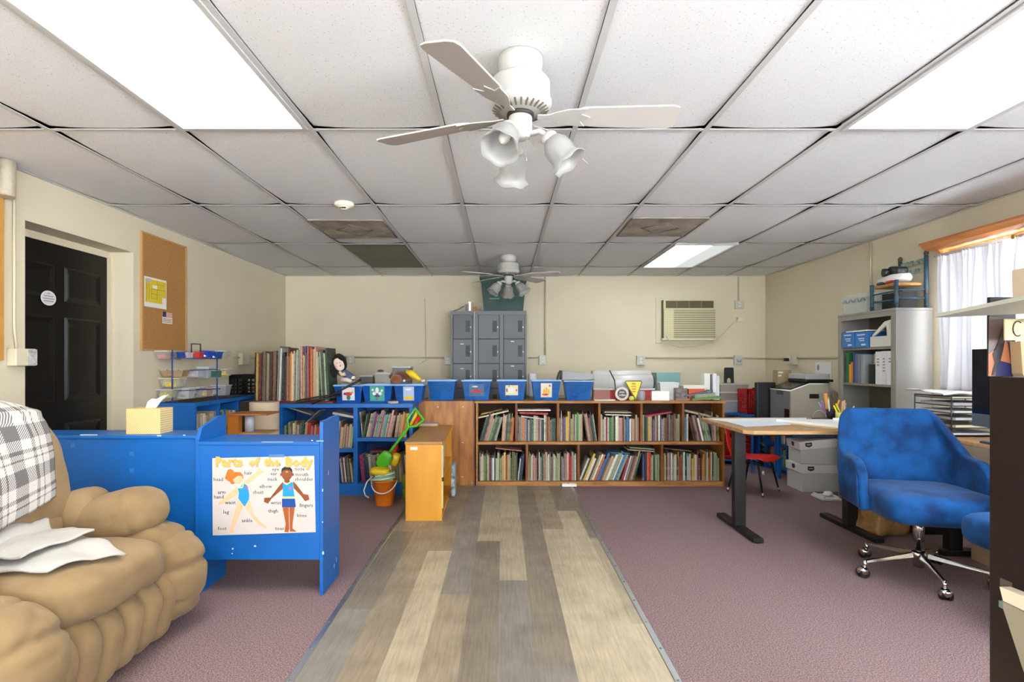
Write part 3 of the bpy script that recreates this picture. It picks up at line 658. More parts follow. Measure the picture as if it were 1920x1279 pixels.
def flat(code, cx, cz, L, th, y, ang, label, group, depth=.2):
    """book lying on others, spine to the viewer: long side L along x, tilted by ang (deg, + = right end up)"""
    a = R(ang); cz += th/2; T = Matrix.Translation((cx, y, cz)) @ Matrix.Rotation(-a, 4, 'Y') @ Matrix.Rotation(pi/2, 4, 'Y') @ Matrix.Translation((0, 0, -L/2))
    l, r_, s_ = T.decompose(); o = newbook(code, l, (th, depth, L), r_.to_euler(), label, group)
# ---------------- wooden bookcase ----------------
BD = 5.305; k = BD/F
bx = lambda px: (px-944)*k
bz = lambda py: H-(py-680)*k
t = thing('wooden_bookcase', 'low open wooden bookcase full of picture books, right of the plywood cabinet', 'bookcase', (X(1125, BD), BD+.15, 0))
topz = .8275; by0, by1 = BD, BD+.30
XB0, XB1 = bx(892.5), bx(1358.5)
part('top_board', M().box(XB0-.01, XB1+.012, by0-.012, by1, topz-.022, topz), oak, t, w=True, bev=.002)
part('side_panel', M().box(XB0, XB0+.018, by0, by1, 0, topz-.0225), oak, t, w=True)
part('side_panel', M().box(XB1-.02, XB1, by0, by1, 0, topz-.0225), mat('side_wood', 'A8702F', .5, col2='8A5520', vscale=6, stretch=(6, 6, 1)), t, w=True)
mz = bz(831)
part('shelf', M().box(XB0+.0185, XB1-.0205, by0, by1-.01, mz-.014, mz+.012), oak, t, w=True)
part('bottom_board', M().box(XB0+.0185, XB1-.0205, by0, by1-.01, .0, .045), oak, t, w=True)
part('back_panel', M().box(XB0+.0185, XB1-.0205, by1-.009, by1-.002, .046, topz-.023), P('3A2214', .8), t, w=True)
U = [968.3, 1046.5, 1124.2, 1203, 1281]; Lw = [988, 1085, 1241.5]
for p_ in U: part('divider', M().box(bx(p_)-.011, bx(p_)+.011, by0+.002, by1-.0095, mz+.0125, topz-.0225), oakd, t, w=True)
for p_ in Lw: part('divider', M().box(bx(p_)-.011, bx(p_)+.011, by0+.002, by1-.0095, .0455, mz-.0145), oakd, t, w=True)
GB = 'picture books in the wooden bookcase'
ue = [XB0+.018]+[bx(p_) for p_ in U]+[XB1-.02]; le = [XB0+.018]+[bx(p_) for p_ in Lw]+[XB1-.02]
hU = topz-.0225-mz-.0125-.006; hL = mz-.0145-.0455-.006
uz = mz+.0125; lz = .0455
un = ['upper bay beside the plywood', 'upper bay with the red book', 'upper bay under the round sign', 'upper bay with two flat books', 'upper bay with magenta book', 'upper bay at the right end']
ln = ['lower bay at the left', 'lower bay with red books', 'wide lower bay', 'lower bay at the right']
useg = [[('GktptglGsl', 16), ('ptsGsgoyo', 4)], [('sstosGsGslpnskwtnosGG', 0)], [('twvRvyynttslgltn', 0), ('Rtpn', -9), ('tBGl', -8)],
        [('tlwmwgGglGweppnwbbwstyntp', 0)], [('lkGGtytvtnwvstnRsnnntl', 0)], [('kcw', 0), ('nRntsRwslllls', -13), ('stytsy', -2)]]
for i in range(6): row(un[i], GB, ue[i]+.014, ue[i+1]-.013, by0+.03, uz, hU, useg[i], 20+i, hl=(.56, .72) if i in (1, 3, 4) else (.58, .80))
lseg = [[('swtlgGetRswBleglytyrntylGngnG', 0), ('wbkB', 7)], [('tttlepppp', 0, .6), ('knwsGtntlwsnselgtlknsvntwrrstw', 0)],
        [('wGywRlywovbntewllwbl', 22), ('mwvtnptG', 16), ('BvBorplGll', 0)], [('glylkptvwsewgGyrnlwkcweGyyywpRnkoyonlwyowGllsl', 0)]]
for i in range(4): row(ln[i], GB, le[i]+.014, le[i+1]-.013, by0+.03, lz, hL, lseg[i], 40+i, hl=(.60, .80) if i != 2 else (.64, .86))
flat('e', bx(924), bz(778), .31, .012, by0+.035, 13, 'white book lying slanted across the books in the bay beside the plywood', GB)
flat('y', bx(921), bz(773), .21, .010, by0+.035, 14, 'yellow edged book on the slanted white book beside the plywood', GB)
flat('w', bx(1002), bz(770), .32, .012, by0+.03, 0, 'topmost white spotted book lying flat over the red book', GB)
flat('r', bx(1001), bz(775.8), .28, .018, by0+.03, -2, 'bright red book lying flat in the second upper bay', GB)
flat('w', bx(999), bz(784), .22, .008, by0+.02, -7, 'thin white book slanting under the bright red book', GB)
flat('e', bx(1160), bz(774), .26, .010, by0+.03, -1, 'upper of two pale books lying flat in the fourth upper bay', GB)
flat('w', bx(1161), bz(779), .25, .011, by0+.03, -2, 'lower of two pale books lying flat in the fourth upper bay', GB)
flat('m', bx(1236), bz(777.5), .26, .017, by0+.03, 9, 'magenta hardback lying slanted on books in the fifth upper bay', GB)
flat('t', bx(1312), bz(776.5), .26, .020, by0+.05, -13, 'thick tan book lying slanted in the right end bay', GB)
flat('p', bx(954), bz(844.3), .26, .006, by0+.03, -6, 'thin pink book lying slanted on the lower left bay books', GB)
flat('b', bx(1163), bz(850.5), .20, .008, by0+.03, -3, 'blue book lying flat on leaning books in the wide lower bay', GB)
flat('t', bx(1203), bz(846), .26, .010, by0+.03, -4, 'tan book lying flat at the right of the wide lower bay', GB)
flat('l', bx(1206), bz(842), .24, .009, by0+.03, -4, 'pale green book topmost of the flat ones in the wide lower bay', GB)
flat('n', bx(1273), bz(844.5), .27, .009, by0+.03, -6, 'dark brown book lying slanted in the lower right bay', GB)
flat('w', bx(1066), .024, .14, .024, by0-.068, 0, 'white book sticking out at the floor of the red book bay', GB, depth=.06)
# ---------------- plywood cabinet ----------------
t = thing('plywood_cabinet', 'varnished plywood cabinet front with paint flecks between the blue and wooden bookcases', 'cabinet', (X(837, BD), BD+.15, 0))
PX0, PX1 = -.822, XB0-.013
sm = X(861, BD)
part('panel', M().box(PX0, sm-.001, by0-.006, by0+.012, .008, topz-.0005), ply, t, w=True)
part('panel', M().box(sm+.001, PX1-.018, by0-.006, by0+.012, .008, topz-.0005), ply, t, w=True)
part('edge_board', M().box(PX1-.0175, PX1, by0-.012, by0+.29, 0, topz), oakd, t, w=True)
part('carcass', M().box(PX0, PX1-.018, by0+.0125, by0+.29, .0, topz-.0005), oakd, t, w=True)
fl = M()
for px, py in ((821, 763), (868, 763), (868, 830), (867, 894), (886, 905), (819, 820)): fl.box(bx(px)-.008, bx(px)+.008, by0-.0068, by0-.0062, bz(py)-.004, bz(py)+.004)
part('paint_flecks', fl, P('E3C7B4', .6), t, w=True)
# ---------------- blue bookcase ----------------
CD = 4.95; kc = CD/F; cxp = lambda px: (px-944)*kc; cz = lambda py: H-(py-680)*kc
CX0, CX1 = cxp(523), cxp(771.5); cy0, cy1 = CD, CD+.34
t = thing('blue_bookcase', 'low bright blue bookcase behind the orange bucket', 'bookcase', ((CX0+CX1)/2, CD+.17, 0))
part('top_board', M().box(CX0-.004, CX1+.012, cy0-.006, cy1, topz-.036, topz), blue2, t, w=True, bev=.003)
part('side_panel', M().box(CX0, CX0+.03, cy0, cy1, 0, topz-.0365), blue2, t, w=True)
part('side_panel', M().box(CX1-.02, CX1+.012, cy0, cy1, 0, topz-.0365), blue2, t, w=True)
dvx = cxp(666.5)
part('divider', M().box(dvx-.019, dvx+.019, cy0, cy1-.01, .105, topz-.0365), blue2, t, w=True)
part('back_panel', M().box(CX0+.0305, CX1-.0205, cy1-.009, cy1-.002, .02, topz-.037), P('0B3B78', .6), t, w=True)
sr, sl = cz(821.5), cz(842)
part('shelf', M().box(dvx+.0195, CX1-.0205, cy0+.002, cy1-.01, sr-.03, sr), blue2, t, w=True)
part('shelf', M().box(CX0+.0305, dvx-.0195, cy0+.002, cy1-.01, sl-.03, sl), blue2, t, w=True)
part('bottom_board', M().box(CX0+.0305, CX1-.0205, cy0, cy1-.01, 0, .104), blue2, t, w=True)
GC = 'picture books in the blue bookcase'
row('blue bookcase, upper right', GC, dvx+.022, CX1-.022, cy0+.03, sr, topz-.04-sr, [('e', -6, .6), ('Gk', 10), ('ettvmlctpvtclenpptR', 12), ('tttpyoyw', 8)], 61, hl=(.74, .93))
row('blue bookcase, lower right', GC, dvx+.022, CX1-.022, cy0+.03, .105, sr-.03-.105, [('mBGwstGyntetwtyletnwk', -5)], 62, hl=(.64, .70))
row('blue bookcase, upper left', GC, CX0+.034, dvx-.022, cy0+.03, sl, (topz-.04-sl)*.98, [('lGltnett', 0), ('sG', 3), ('trrprtrt', 5), ('Gll', 10), ('Bovb', 5), ('wnttnpel', 5)], 63, hl=(.52, .70))
row('blue bookcase, lower left', GC, cxp(634), dvx-.022, cy0+.03, .105, sl-.03-.105, [('wsRwknsGely', -6)], 64, hl=(.62, .84))
flat('w', cxp(645), cz(780.5), .24, .02, cy0+.05, -11, 'cream book lying slanted on the blue bookcase top shelf by the divider', GC)
flat('s', cxp(557), cz(771.5), .23, .012, cy0+.05, -17, 'grey book slanting down at the left of the blue bookcase top shelf', GC)
flat('s', cxp(576), cz(788), .23, .008, cy0+.05, 42, 'thin grey book propped steeply on the blue bookcase top shelf', GC)
flat('R', cxp(718), cz(848.5), .25, .018, cy0+.04, 0, 'red patterned book lying flat on the lower right books', GC)
flat('s', cxp(714), cz(856.5), .28, .014, cy0+.04, 0, 'grey book lying flat under the red patterned book', GC)
# ---------------- blue corner shelf + left wall shelf ----------------
solo('corner_cabinet', M().prism([(-2.715, 5.375), (-2.40, 5.375), (-2.40, 4.97), (-2.06, 4.97), (-2.06, 5.80), (-2.715, 5.80)], 0, .845), P('3A2A20', .6), 'dark low corner cabinet under the black crate and the tall books', 'cabinet', bev=.003)
LX0, LX1 = XL+.004, -2.42; ly0, ly1 = 4.29, 5.35; lzt = .883
t = thing('blue_wall_shelf', 'blue open shelf along the left wall carrying the tub rack', 'shelf', (-2.57, 4.82, 0))
part('top_board', M().box(LX0, LX1+.005, ly0, ly1, lzt-.03, lzt), blue2, t, w=True, bev=.003)
part('black_mat', M().box(LX0+.002, LX1-.02, ly0+.02, ly1-.15, lzt+.0005, lzt+.004), blackp, t, w=True)
for y in (ly0, 4.65, 5.0, ly1-.025): part('divider', M().box(LX0, LX1, y, y+.025, 0, lzt-.0305), blue2, t, w=True)
for z in (.10, .545): part('shelf_board', M().box(LX0, LX1-.005, ly0+.0255, ly1-.0255, z, z+.02) if False else M().box(LX0, LX1-.005, ly0+.0255, 4.6495, z, z+.02).box(LX0, LX1-.005, 4.6755, 4.9995, z, z+.02).box(LX0, LX1-.005, 5.0255, ly1-.0255, z, z+.02), blue2, t, w=True)
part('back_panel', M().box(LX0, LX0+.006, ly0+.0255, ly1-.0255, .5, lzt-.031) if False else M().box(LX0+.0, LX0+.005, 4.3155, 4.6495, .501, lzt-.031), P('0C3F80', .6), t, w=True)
GW = 'books in the blue shelf along the left wall'
TW = Matrix.Translation((LX1-.01, 0, 0)) @ Matrix.Rotation(pi/2, 4, 'Z')      # x -> +Y, y -> -X
row('wall shelf, nearest bay', GW, 4.32, 4.645, 0, .5655, .26, [('oetwlewtstewt', 0)], 71, T=TW, hl=(.72, .86), dirn='near')
row('wall shelf, middle bay', GW, 4.68, 4.995, 0, .5655, .26, [('weglbtwytlwew', 0)], 72, T=TW, hl=(.74, .88), dirn='near')
row('wall shelf, farthest bay', GW, 5.03, 5.32, 0, .5655, .26, [('ktntnksnk', 5)], 73, T=TW, hl=(.74, .90), dirn='near')
# ---------------- big books on the blue bookcase ----------------
rb = M().box(-2.10, -1.56, 5.0, 5.28, topz+.0005, topz+.018)
solo('red_tray', rb, P('6E1512', .5), 'dark red board lying under the tall books on the blue bookcase', 'tray', bev=.002)
GT = 'tall books standing on the blue bookcase'
row('tall row above the shelf', GT, -2.335, -2.125, 5.10, .845, .54, [('kyRGnstGRn', 1)], 81, depth=.28, hl=(.80, .86))
row('tall row behind the racket', GT, -2.09, -1.60, 5.02, topz+.018, .53, [('ssw', 2), ('GkRntoyoetvls', 1), ('tpylvRcrpotptel', 0), ('lnGlG', -3)], 82, depth=.26, hl=(.76, .96))
# ---------------- near blue furniture ----------------
t = thing('blue_display_desk', 'blue wooden book bin with raised sides, its back carrying the body poster', 'shelf unit', (-1.26, 2.96, 0))
nx0, nx1, ny0, ny1 = X(366, 2.82), -.93, 2.82, 3.10
def side(x0, x1):
    poly = [(ny0, 0), (ny1, 0), (ny1, .905), (ny0+.17, .905), (ny0, .893)]
    return M().prism(poly, x0, x1, 'yz')
part('side_panel', side(nx1-.018, nx1), blue, t, w=True, bev=.002)
part('side_panel', M().prism([(ny0, 0), (ny1, 0), (ny1, .905), (ny1-.08, .905), (ny0+.03, .86), (ny0, .80)], nx0, nx0+.018, 'yz'), blue, t, w=True, bev=.002)
part('top_board', M().box(nx0+.0185, nx1-.0185, ny0-.006, ny1, .775, .793), blue, t, w=True, bev=.002)
part('back_board', M().box(nx0+.0185, nx1-.0185, ny0, ny0+.018, .183, .7745), blue, t, w=True, bev=.002)
part('shelf_board', M().box(nx0+.0185, nx1-.0185, ny0+.0185, ny1, .20, .22), blue, t, w=True)
ch = M(); pr = random.Random(4)
for (px, py, w_, h_) in ((600, 827, 14, 1.2), (520, 829, 60, .8), (435, 1030, 3, 3), (477, 1025, 4, 3), (434, 1039, 2, 2), (604, 920, 2, 5), (604, 980, 2, 3), (605, 1038, 3, 6), (585, 826, 3, 1.5)):
    a, z = X(px, 2.812), Z(py, 2.812); k2 = 2.8/F; ch.box(a-w_*k2/2, a+w_*k2/2, 2.8125 if py < 835 else 2.8190, 2.8135 if py < 835 else 2.8195, z-h_*k2/2, z+h_*k2/2)
for (py, yy_) in ((1062, 3.0), (1055, 3.04), (880, 2.9)): ch.box(nx1+.0003, nx1+.001, yy_, yy_+.008, Z(py, 3.0)-.012, Z(py, 3.0)+.012)
part('paint_chips', ch, chip, t, w=True)
t = thing('blue_cabinet', 'long low blue cabinet behind the recliner carrying the tissue box', 'cabinet', (-2.1, 2.95, 0))
qx0, qx1, qy0, qy1, qz = -2.56, nx0-.003, 2.84, 3.06, .823
part('top_board', M().box(qx0-.01, qx1, qy0-.008, qy1, qz-.018, qz), blue, t, w=True, bev=.003)
part('front_panel', M().box(qx0, qx1, qy0, qy0+.018, .0, qz-.0185), blue, t, w=True, bev=.002)
part('carcass', M().box(qx0, qx1-.002, qy0+.0185, qy1-.004, 0, qz-.0185), blue, t, w=True)
ch = M(); k2 = 2.84/F
for px, py in ((137, 835), (247, 851), (247, 882)): ch.box(X(px, 2.84)-.011, X(px, 2.84)+.011, qy0-.002, qy0-.0002, Z(py, 2.84)-.011, Z(py, 2.84)+.011)
part('screw_covers', ch, mat('blue_patch', '2C78BE', .5), t, w=True, bev=.003)
ch = M()
for px, py, w_ in ((166, 815.5, 32), (298, 817, 8), (74, 815, 18), (345, 816, 4)): ch.box(X(px, 2.83)-w_*k2/2, X(px, 2.83)+w_*k2/2, qy0-.0088, qy0-.0082, Z(py, 2.83)-.0035, Z(py, 2.83)+.0025)
part('paint_chips', ch, chip, t, w=True)
# poster
PD = 2.818
def c2(c): px, py = 380+c[0]/4.568, 840+c[1]/4.568; return (X(px, PD), Z(py, PD))
t = thing('body_poster', 'Parts of the Body poster with two children, taped to the blue desk', 'poster', (X(495, PD), PD, Z(1002, PD)))
base = M().prism([c2(q) for q in ((86, 750), (82, 88), (955, 68), (968, 722))][::-1], PD, PD+.001, 'xz')
part('sheet', base, P('CDC4BD', .6), t, w=True)
g = M(); cols_ = ['F0B98F', 'DD7322', '1A93D0', '8B4A22', '1E1714', 'B9E08C', '0F4796', 'A8561F', 'E0892B', '5A565C', 'A89C98', 'C8508A']
def shp(pts, mi, lvl): g.prism([c2(q) for q in pts], PD-.0004-lvl*.0003, PD-.0002-lvl*.0003, 'xz', mi)
def ell(cx_, cy_, rx, ry, mi, lvl, n=20): shp([(cx_+rx*cos(2*pi*i/n), cy_+ry*sin(2*pi*i/n)) for i in range(n)], mi, lvl)
shp([(355, 290), (465, 205), (470, 178), (485, 170), (500, 192), (528, 205), (500, 222), (395, 305), (372, 325)], 0, 0)
shp([(290, 335), (160, 450), (130, 470), (135, 490), (170, 484), (298, 398), (306, 350)], 0, 0)
shp([(303, 445), (352, 492), (300, 610), (268, 690), (268, 728), (220, 725), (240, 680), (262, 590)], 0, 0)
shp([(362, 500), (402, 445), (432, 560), (490, 630), (548, 675), (540, 692), (478, 655), (420, 590)], 0, 0)
shp([(190, 262), (215, 188), (238, 180), (262, 192), (272, 208), (320, 208), (345, 230), (350, 265), (330, 250), (290, 300), (250, 312), (232, 290), (212, 278)], 1, 1)
ell(300, 262, 42, 46, 0, 2); shp([(240, 235), (275, 205), (330, 210), (346, 240), (300, 238), (262, 270), (245, 300)], 1, 3)
shp([(300, 340), (318, 348), (350, 300), (385, 325), (400, 395), (398, 440), (362, 502), (330, 462), (307, 430), (312, 380)], 2, 4); ell(378, 338, 12, 12, 11, 5)
shp([(298, 345), (345, 345), (360, 296), (350, 300), (335, 335), (300, 335)], 5, 5)
shp([(690, 288), (660, 320), (580, 425), (528, 428), (525, 462), (560, 478), (592, 432), (688, 350)], 3, 0); shp([(775, 285), (802, 312), (865, 395), (905, 402), (915, 442), (878, 457), (838, 405), (780, 345)], 3, 0)
shp([(702, 250), (742, 250), (748, 300), (698, 300)], 3, 0); ell(722, 222, 46, 56, 3, 1); ell(672, 228, 8, 14, 3, 0); ell(773, 228, 8, 14, 3, 0)
shp([(672, 215), (678, 178), (700, 162), (722, 158), (748, 164), (766, 182), (770, 215), (752, 192), (722, 184), (692, 192)], 4, 2); ell(722, 205, 10, 5, 8, 3)
shp([(688, 300), (702, 290), (722, 312), (748, 290), (774, 295), (776, 335), (788, 420), (686, 420)], 2, 2); shp([(688, 300), (700, 288), (722, 306), (752, 286), (762, 292), (722, 318)], 5, 3); ell(752, 345, 11, 11, 11, 3)
shp([(684, 416), (788, 416), (790, 434), (682, 434)], 5, 3); shp([(680, 434), (791, 434), (798, 506), (740, 508), (680, 506)], 6, 2)
shp([(684, 506), (738, 506), (742, 690), (735, 722), (700, 720), (712, 650)], 7, 1); shp([(742, 506), (790, 506), (772, 640), (770, 690), (805, 716), (748, 716)], 7, 1)
for w_, x_, y_ in (('head', 135, 270), ('hair', 390, 215), ('eye', 625, 182), ('nose', 832, 180), ('ear', 610, 220), ('mouth', 850, 228), ('neck', 598, 268), ('shoulder', 868, 268), ('elbow', 540, 330), ('arm', 165, 380), ('chest', 475, 380), ('hand', 140, 420), ('waist', 238, 468), ('wrist', 628, 470), ('fingers', 888, 492), ('leg', 202, 550), ('thigh', 605, 540), ('knee', 850, 578), ('ankle', 382, 622), ('foot', 168, 690), ('toes', 660, 690)):
    a, z = c2((x_, y_)); text(g, w_, faceT(a, PD-.0012, z), .0265, 9, bold=.0003)
for w_, x0_, x1_ in (('Parts', 100, 350), ('of', 385, 492), ('the', 520, 668), ('Body', 705, 940)):
    a, z = c2(((x0_+x1_)/2, 122)); sc = {'Parts': .068, 'of': .062, 'the': .058, 'Body': .068}[w_]
    text(g, w_, faceT(a+.002, PD-.0012, z-.003), sc, 10, bold=.0035); text(g, w_, faceT(a, PD-.0016, z), sc, 8, bold=.0025)
part('artwork', g, [P(c, .6) for c in cols_[:8]]+[P('EDB04A', .6)]+[P(c, .6) for c in cols_[9:]], t, w=True)
part('tape', M().box(c2((570, 0))[0], c2((700, 0))[0], PD-.0015, PD-.0005, c2((0, 80))[1], c2((0, 55))[1]), mat('clear_tape', '6C9FD0', .3, alpha=.5), t, w=True)
# tissue box
t = thing('tissue_box', 'yellow patterned tissue box on the blue cabinet, tissue sticking up', 'tissue box', (X(279, 2.93), 2.94, qz), R(2))
def tissue_mat():
    m = mat('yellow_lattice', 'E2C86A', .5); nt = m.node_tree; b = nt.nodes['Principled BSDF']
    v = nt.nodes.new('ShaderNodeTexVoronoi'); v.feature = 'DISTANCE_TO_EDGE'; v.inputs['Scale'].default_value = 120; v.inputs['Randomness'].default_value = .0
    tc = nt.nodes.new('ShaderNodeTexCoord'); r = nt.nodes.new('ShaderNodeValToRGB'); e = r.color_ramp.elements; e[0].color = lin('D9A93C'); e[0].position = .12; e[1].color = lin('DDD3B4'); e[1].position = .22
    mp = nt.nodes.new('ShaderNodeMapping'); mp.inputs['Rotation'].default_value = (0, R(45), 0); mp.inputs['Scale'].default_value = (1, .001, 1); nt.links.new(tc.outputs['Object'], mp.inputs[0]); nt.links.new(mp.outputs[0], v.inputs['Vector']); nt.links.new(v.outputs['Distance'], r.inputs[0]); nt.links.new(r.outputs[0], b.inputs['Base Color']); return m
part('carton', M().box(-.088, .088, -.06, .06, 0, .134), tissue_mat(), t, bev=.002)
vs = []; n = 9
for j in range(n):
    for i in range(n):
        u, v = i/(n-1)-.5, j/(n-1); vs.append((u*(.07+.05*v)+.02*v*v+.03*v,   .018*sin(u*9)*(1-.3*v)+.006*sin(v*7), .130+v*(.05+.035*(u+.3))+.008*sin(u*14)))
part('tissue', M().add(vs, [(j*n+i, j*n+i+1, (j+1)*n+i+1, (j+1)*n+i) for j in range(n-1) for i in range(n-1)], 0, True), P('F3F1EE', .8), t, solid=.002, sub=1)
# ---------------- recliner ----------------
RC = Vector((-1.85, 2.06, 0))
rec = thing('recliner', 'overstuffed tan microfibre recliner in the left foreground', 'armchair', RC)
def wr_fn(seed, amp, sc=(4, 4, 4), chan=None, pinch=0):
    def f(v):
        n = noise.noise(Vector((v.x*sc[0]+seed, v.y*sc[1], v.z*sc[2])))
        n2 = noise.noise(Vector((v.x*sc[0]*3+seed, v.y*sc[1]*3, v.z*sc[2]*3+5)))
        n3 = (1-abs(noise.noise(Vector((v.x*sc[0]*1.1+seed*2, v.y*sc[1]*1.8, v.z*sc[2]*1.1)))))**14
        k = 1+amp*(n+.4*n2-.55*n3)/max(.1, v.length)
        v = v*k
        if chan: v = chan(v)
        return v
    return f
def puff(name, cc, hh, e1=.55, e2=.55, rot=(0, 0, 0), seed=1, amp=.012, sc=(5, 5, 5), chan=None, nu=72, nv=48):
    return part(name, M().sell(cc, hh, e1, e2, rot, nu, nv, 0, wr_fn(seed, amp, sc, chan)), tan, rec)
puff('frame_base', (-.02, 0, .17), (.38, .50, .14), .3, .3, seed=2, amp=.004)
def seatch(v):   # gathered seams along the front lip
    if v.x > .1: v.z += .006*sin(v.y*26)*min(1, (v.x-.1)*5)*(1 if v.z < .05 else .3)
    return v
puff('seat_cushion', (.09, 0, .375), (.375, .275, .115), .6, .42, (0, R(-2), 0), 3, .014, (5, 3, 5), seatch)
def frontch(v):
    s = .5+.5*cos(v.y*2*pi/.115+.25*sin(v.z*14)); 
    if v.x > 0: v.x -= .045*(1-s)**3*min(1, v.x*12)
    return v
fm_ = M()
for k_ in range(6): fm_.sell((.265, -.275+.11*k_, .175), (.175, .074, .158), .6, .75, (0, R(12), 0), 36, 28, 0, wr_fn(k_*3, .008, (5, 5, 5)))
part('front_panel', fm_, tan, rec)
for s_, sd in ((1, 5), (-1, 9)):
    def armch(v):
        a = math.atan2(v.z, v.x); v = v*(1-.075*max(0, sin(a*9+sd+3*v.y))**6*(1 if v.x > 0 else .2)); return v
    puff('arm_side', (-.10, s_*.425, .26), (.42, .125, .235), .5, .45, (0, 0, 0), sd, .010)
    puff('arm_front_roll', (.225, s_*.405, .26), (.255, .165, .225), .75, .7, (0, R(8), 0), sd+1, .018, (5, 5, 5), armch)
    puff('arm_pad', (.13 if s_ > 0 else .04, s_*.40, .515), (.185, .135, .115), .75, .62, (0, R(-16), 0), sd+2, .012)
    puff('arm_pad_rear', (-.10, s_*.39, .51), (.17, .125, .105), .75, .62, (0, R(-22), 0), sd+3, .012)
puff('back_cushion', (-.20, 0, .745), (.155, .40, .30), .7, .55, (0, R(-17), 0), 21, .016, (4, 4, 4))
puff('lumbar_cushion', (-.13, 0, .53), (.12, .30, .14), .7, .5, (0, R(-14), 0), 23, .012)
puff('back_shell', (-.33, 0, .56), (.10, .37, .42), .4, .4, (0, R(-14), 0), 25, .006)
def drape(grid, off, extra=None):
    # grid of xy points -> cloth lying on the recliner
    bpy.context.view_layer.update(); vs = []; fs = []
    for c in rec.children:
        n = len(vs); vs += [c.matrix_world @ v.co for v in c.data.vertices]; fs += [[i+n for i in p.vertices] for p in c.data.polygons]
    bvh = BVHTree.FromPolygons(vs, fs); out = []
    for r_ in grid:
        rr = []
        for p, d in r_:
            h = bvh.ray_cast(Vector(p), Vector(d)); rr.append(h[0] if h[0] is not None else None)
        out.append(rr)
    return out
# white throw folded on the seat
N1, N2 = 60, 44
def quad(c, u, v): return (Vector(c[0])*(1-u)*(1-v)+Vector(c[1])*u*(1-v)+Vector(c[2])*u*v+Vector(c[3])*(1-u)*v)
def throw(name, corners, label, zoff, amp, seed, mt):
    g_ = [[(tuple(quad(corners, i/N1, j/N2).to_2d())+(1.4,), (0, 0, -1)) for i in range(N1+1)] for j in range(N2+1)]
    h = drape(g_, 0); hs = [[(p.z if p else .35) for p in r_] for r_ in h]
    for _ in range(5):
        hs = [[max(hs[j][i], (hs[max(j-1, 0)][i]+hs[min(j+1, N2)][i]+hs[j][max(i-1, 0)]+hs[j][min(i+1, N1)])/4) for i in range(N1+1)] for j in range(N2+1)]
    vs = []
    for j in range(N2+1):
        for i in range(N1+1):
            p = g_[j][i][0]; e = noise.noise(Vector((p[0]*9+seed, p[1]*7, 0)))
            f_ = abs(noise.noise(Vector((p[0]*3.2+p[1]*5+seed, p[1]*2, 3))))
            vs.append((p[0]+.012*e, p[1]+.012*noise.noise(Vector((p[1]*11, p[0]*8, seed))), min(hs[j][i], .50+.35*max(0, -1.80-p[0]))+zoff+amp*(.5+e)+amp*1.6*f_))
    m = M().add(vs, [(j*(N1+1)+i, j*(N1+1)+i+1, (j+1)*(N1+1)+i+1, (j+1)*(N1+1)+i) for j in range(N2) for i in range(N1)], 0, True)
    return m
thr = mat('white_muslin', 'C9C4BC', .9, bump=.6, bscale=160, stretch=(1, 3, 1), sheen=.2)
m1 = throw('throw', [(-1.97, 1.86), (-1.54, 1.84), (-1.41, 2.04), (-1.84, 2.25)], '', .012, .010, 3, thr)
t = thing('white_throw', 'crumpled white muslin throw lying on the recliner seat', 'blanket', (-1.78, 1.95, .47))
part('lower_fold', m1, thr, t, w=True, solid=.008)
m2 = throw('throw', [(-1.97, 1.90), (-1.66, 1.88), (-1.60, 2.14), (-1.90, 2.25)], '', .035, .016, 11, thr)
part('upper_fold', m2, thr, t, w=True, solid=.008)
# plaid blanket over the backrest
def plaid():
    m = mat('grey_plaid', 'E8E4DF', .95, bump=.5, bscale=150); nt = m.node_tree; b = nt.nodes['Principled BSDF']; L = nt.links.new
    uv = nt.nodes.new('ShaderNodeUVMap'); sp = nt.nodes.new('ShaderNodeSeparateXYZ'); L(uv.outputs[0], sp.inputs[0])
    def mth(op, a, bb): 
        q = nt.nodes.new('ShaderNodeMath'); q.operation = op
        for k, v in enumerate((a, bb)):
            if isinstance(v, (int, float)): q.inputs[k].default_value = v
            elif v is not None: L(v, q.inputs[k])
        return q.outputs[0]
    def bands(c):
        f_ = mth('FRACT', mth('MULTIPLY', c, 3.4), None); w1 = mth('LESS_THAN', f_, .34); e1 = mth('LESS_THAN', mth('ABSOLUTE', mth('SUBTRACT', f_, .62), None), .045); e2 = mth('LESS_THAN', mth('ABSOLUTE', mth('SUBTRACT', f_, .80), None), .02)
        return mth('MAXIMUM', w1, mth('MAXIMUM', e1, e2))
    a, c = bands(sp.outputs[0]), bands(sp.outputs[1])
    hat = mth('GREATER_THAN', mth('FRACT', mth('MULTIPLY', mth('ADD', sp.outputs[0], sp.outputs[1]), 60), None), .5)
    both = mth('MULTIPLY', a, c); one = mth('MULTIPLY', mth('MAXIMUM', a, c), hat); k = mth('MAXIMUM', both, one)
    mx = nt.nodes.new('ShaderNodeMixRGB'); mx.inputs[1].default_value = lin('CFCAC4'); mx.inputs[2].default_value = lin('6E6A69'); L(k, mx.inputs[0]); L(mx.outputs[0], b.inputs['Base Color']); return m
NA, NB = 70, 46; rows = []
for j in range(NB+1):
    r_ = []
    for i in range(NA+1):
        u, v = i/NA, j/NB                       # u down the front of the back, v across (near -> far)
        y = 1.72+.64*v-.16*u*0
        if u < .25: p = (-2.12-.12+u*.6, y, 1.5); d = (0, 0, -1)
        else: q = (u-.25)/.75; z = .985-q*(.40-.12*(v-.5)); p = (-1.2, y-.10*q*v, z); d = (-1, 0, 0)
        r_.append((p, d))
    rows.append(r_)
h = drape(rows, 0)
me = bpy.data.meshes.new('plaid'); vs = []
for j in range(NB+1):
    last = Vector((-2.2, 2, 1.0))
    for i in range(NA+1):
        p = h[j][i] or last; last = p; vs.append(p)
arr = [[vs[j*(NA+1)+i] for i in range(NA+1)] for j in range(NB+1)]
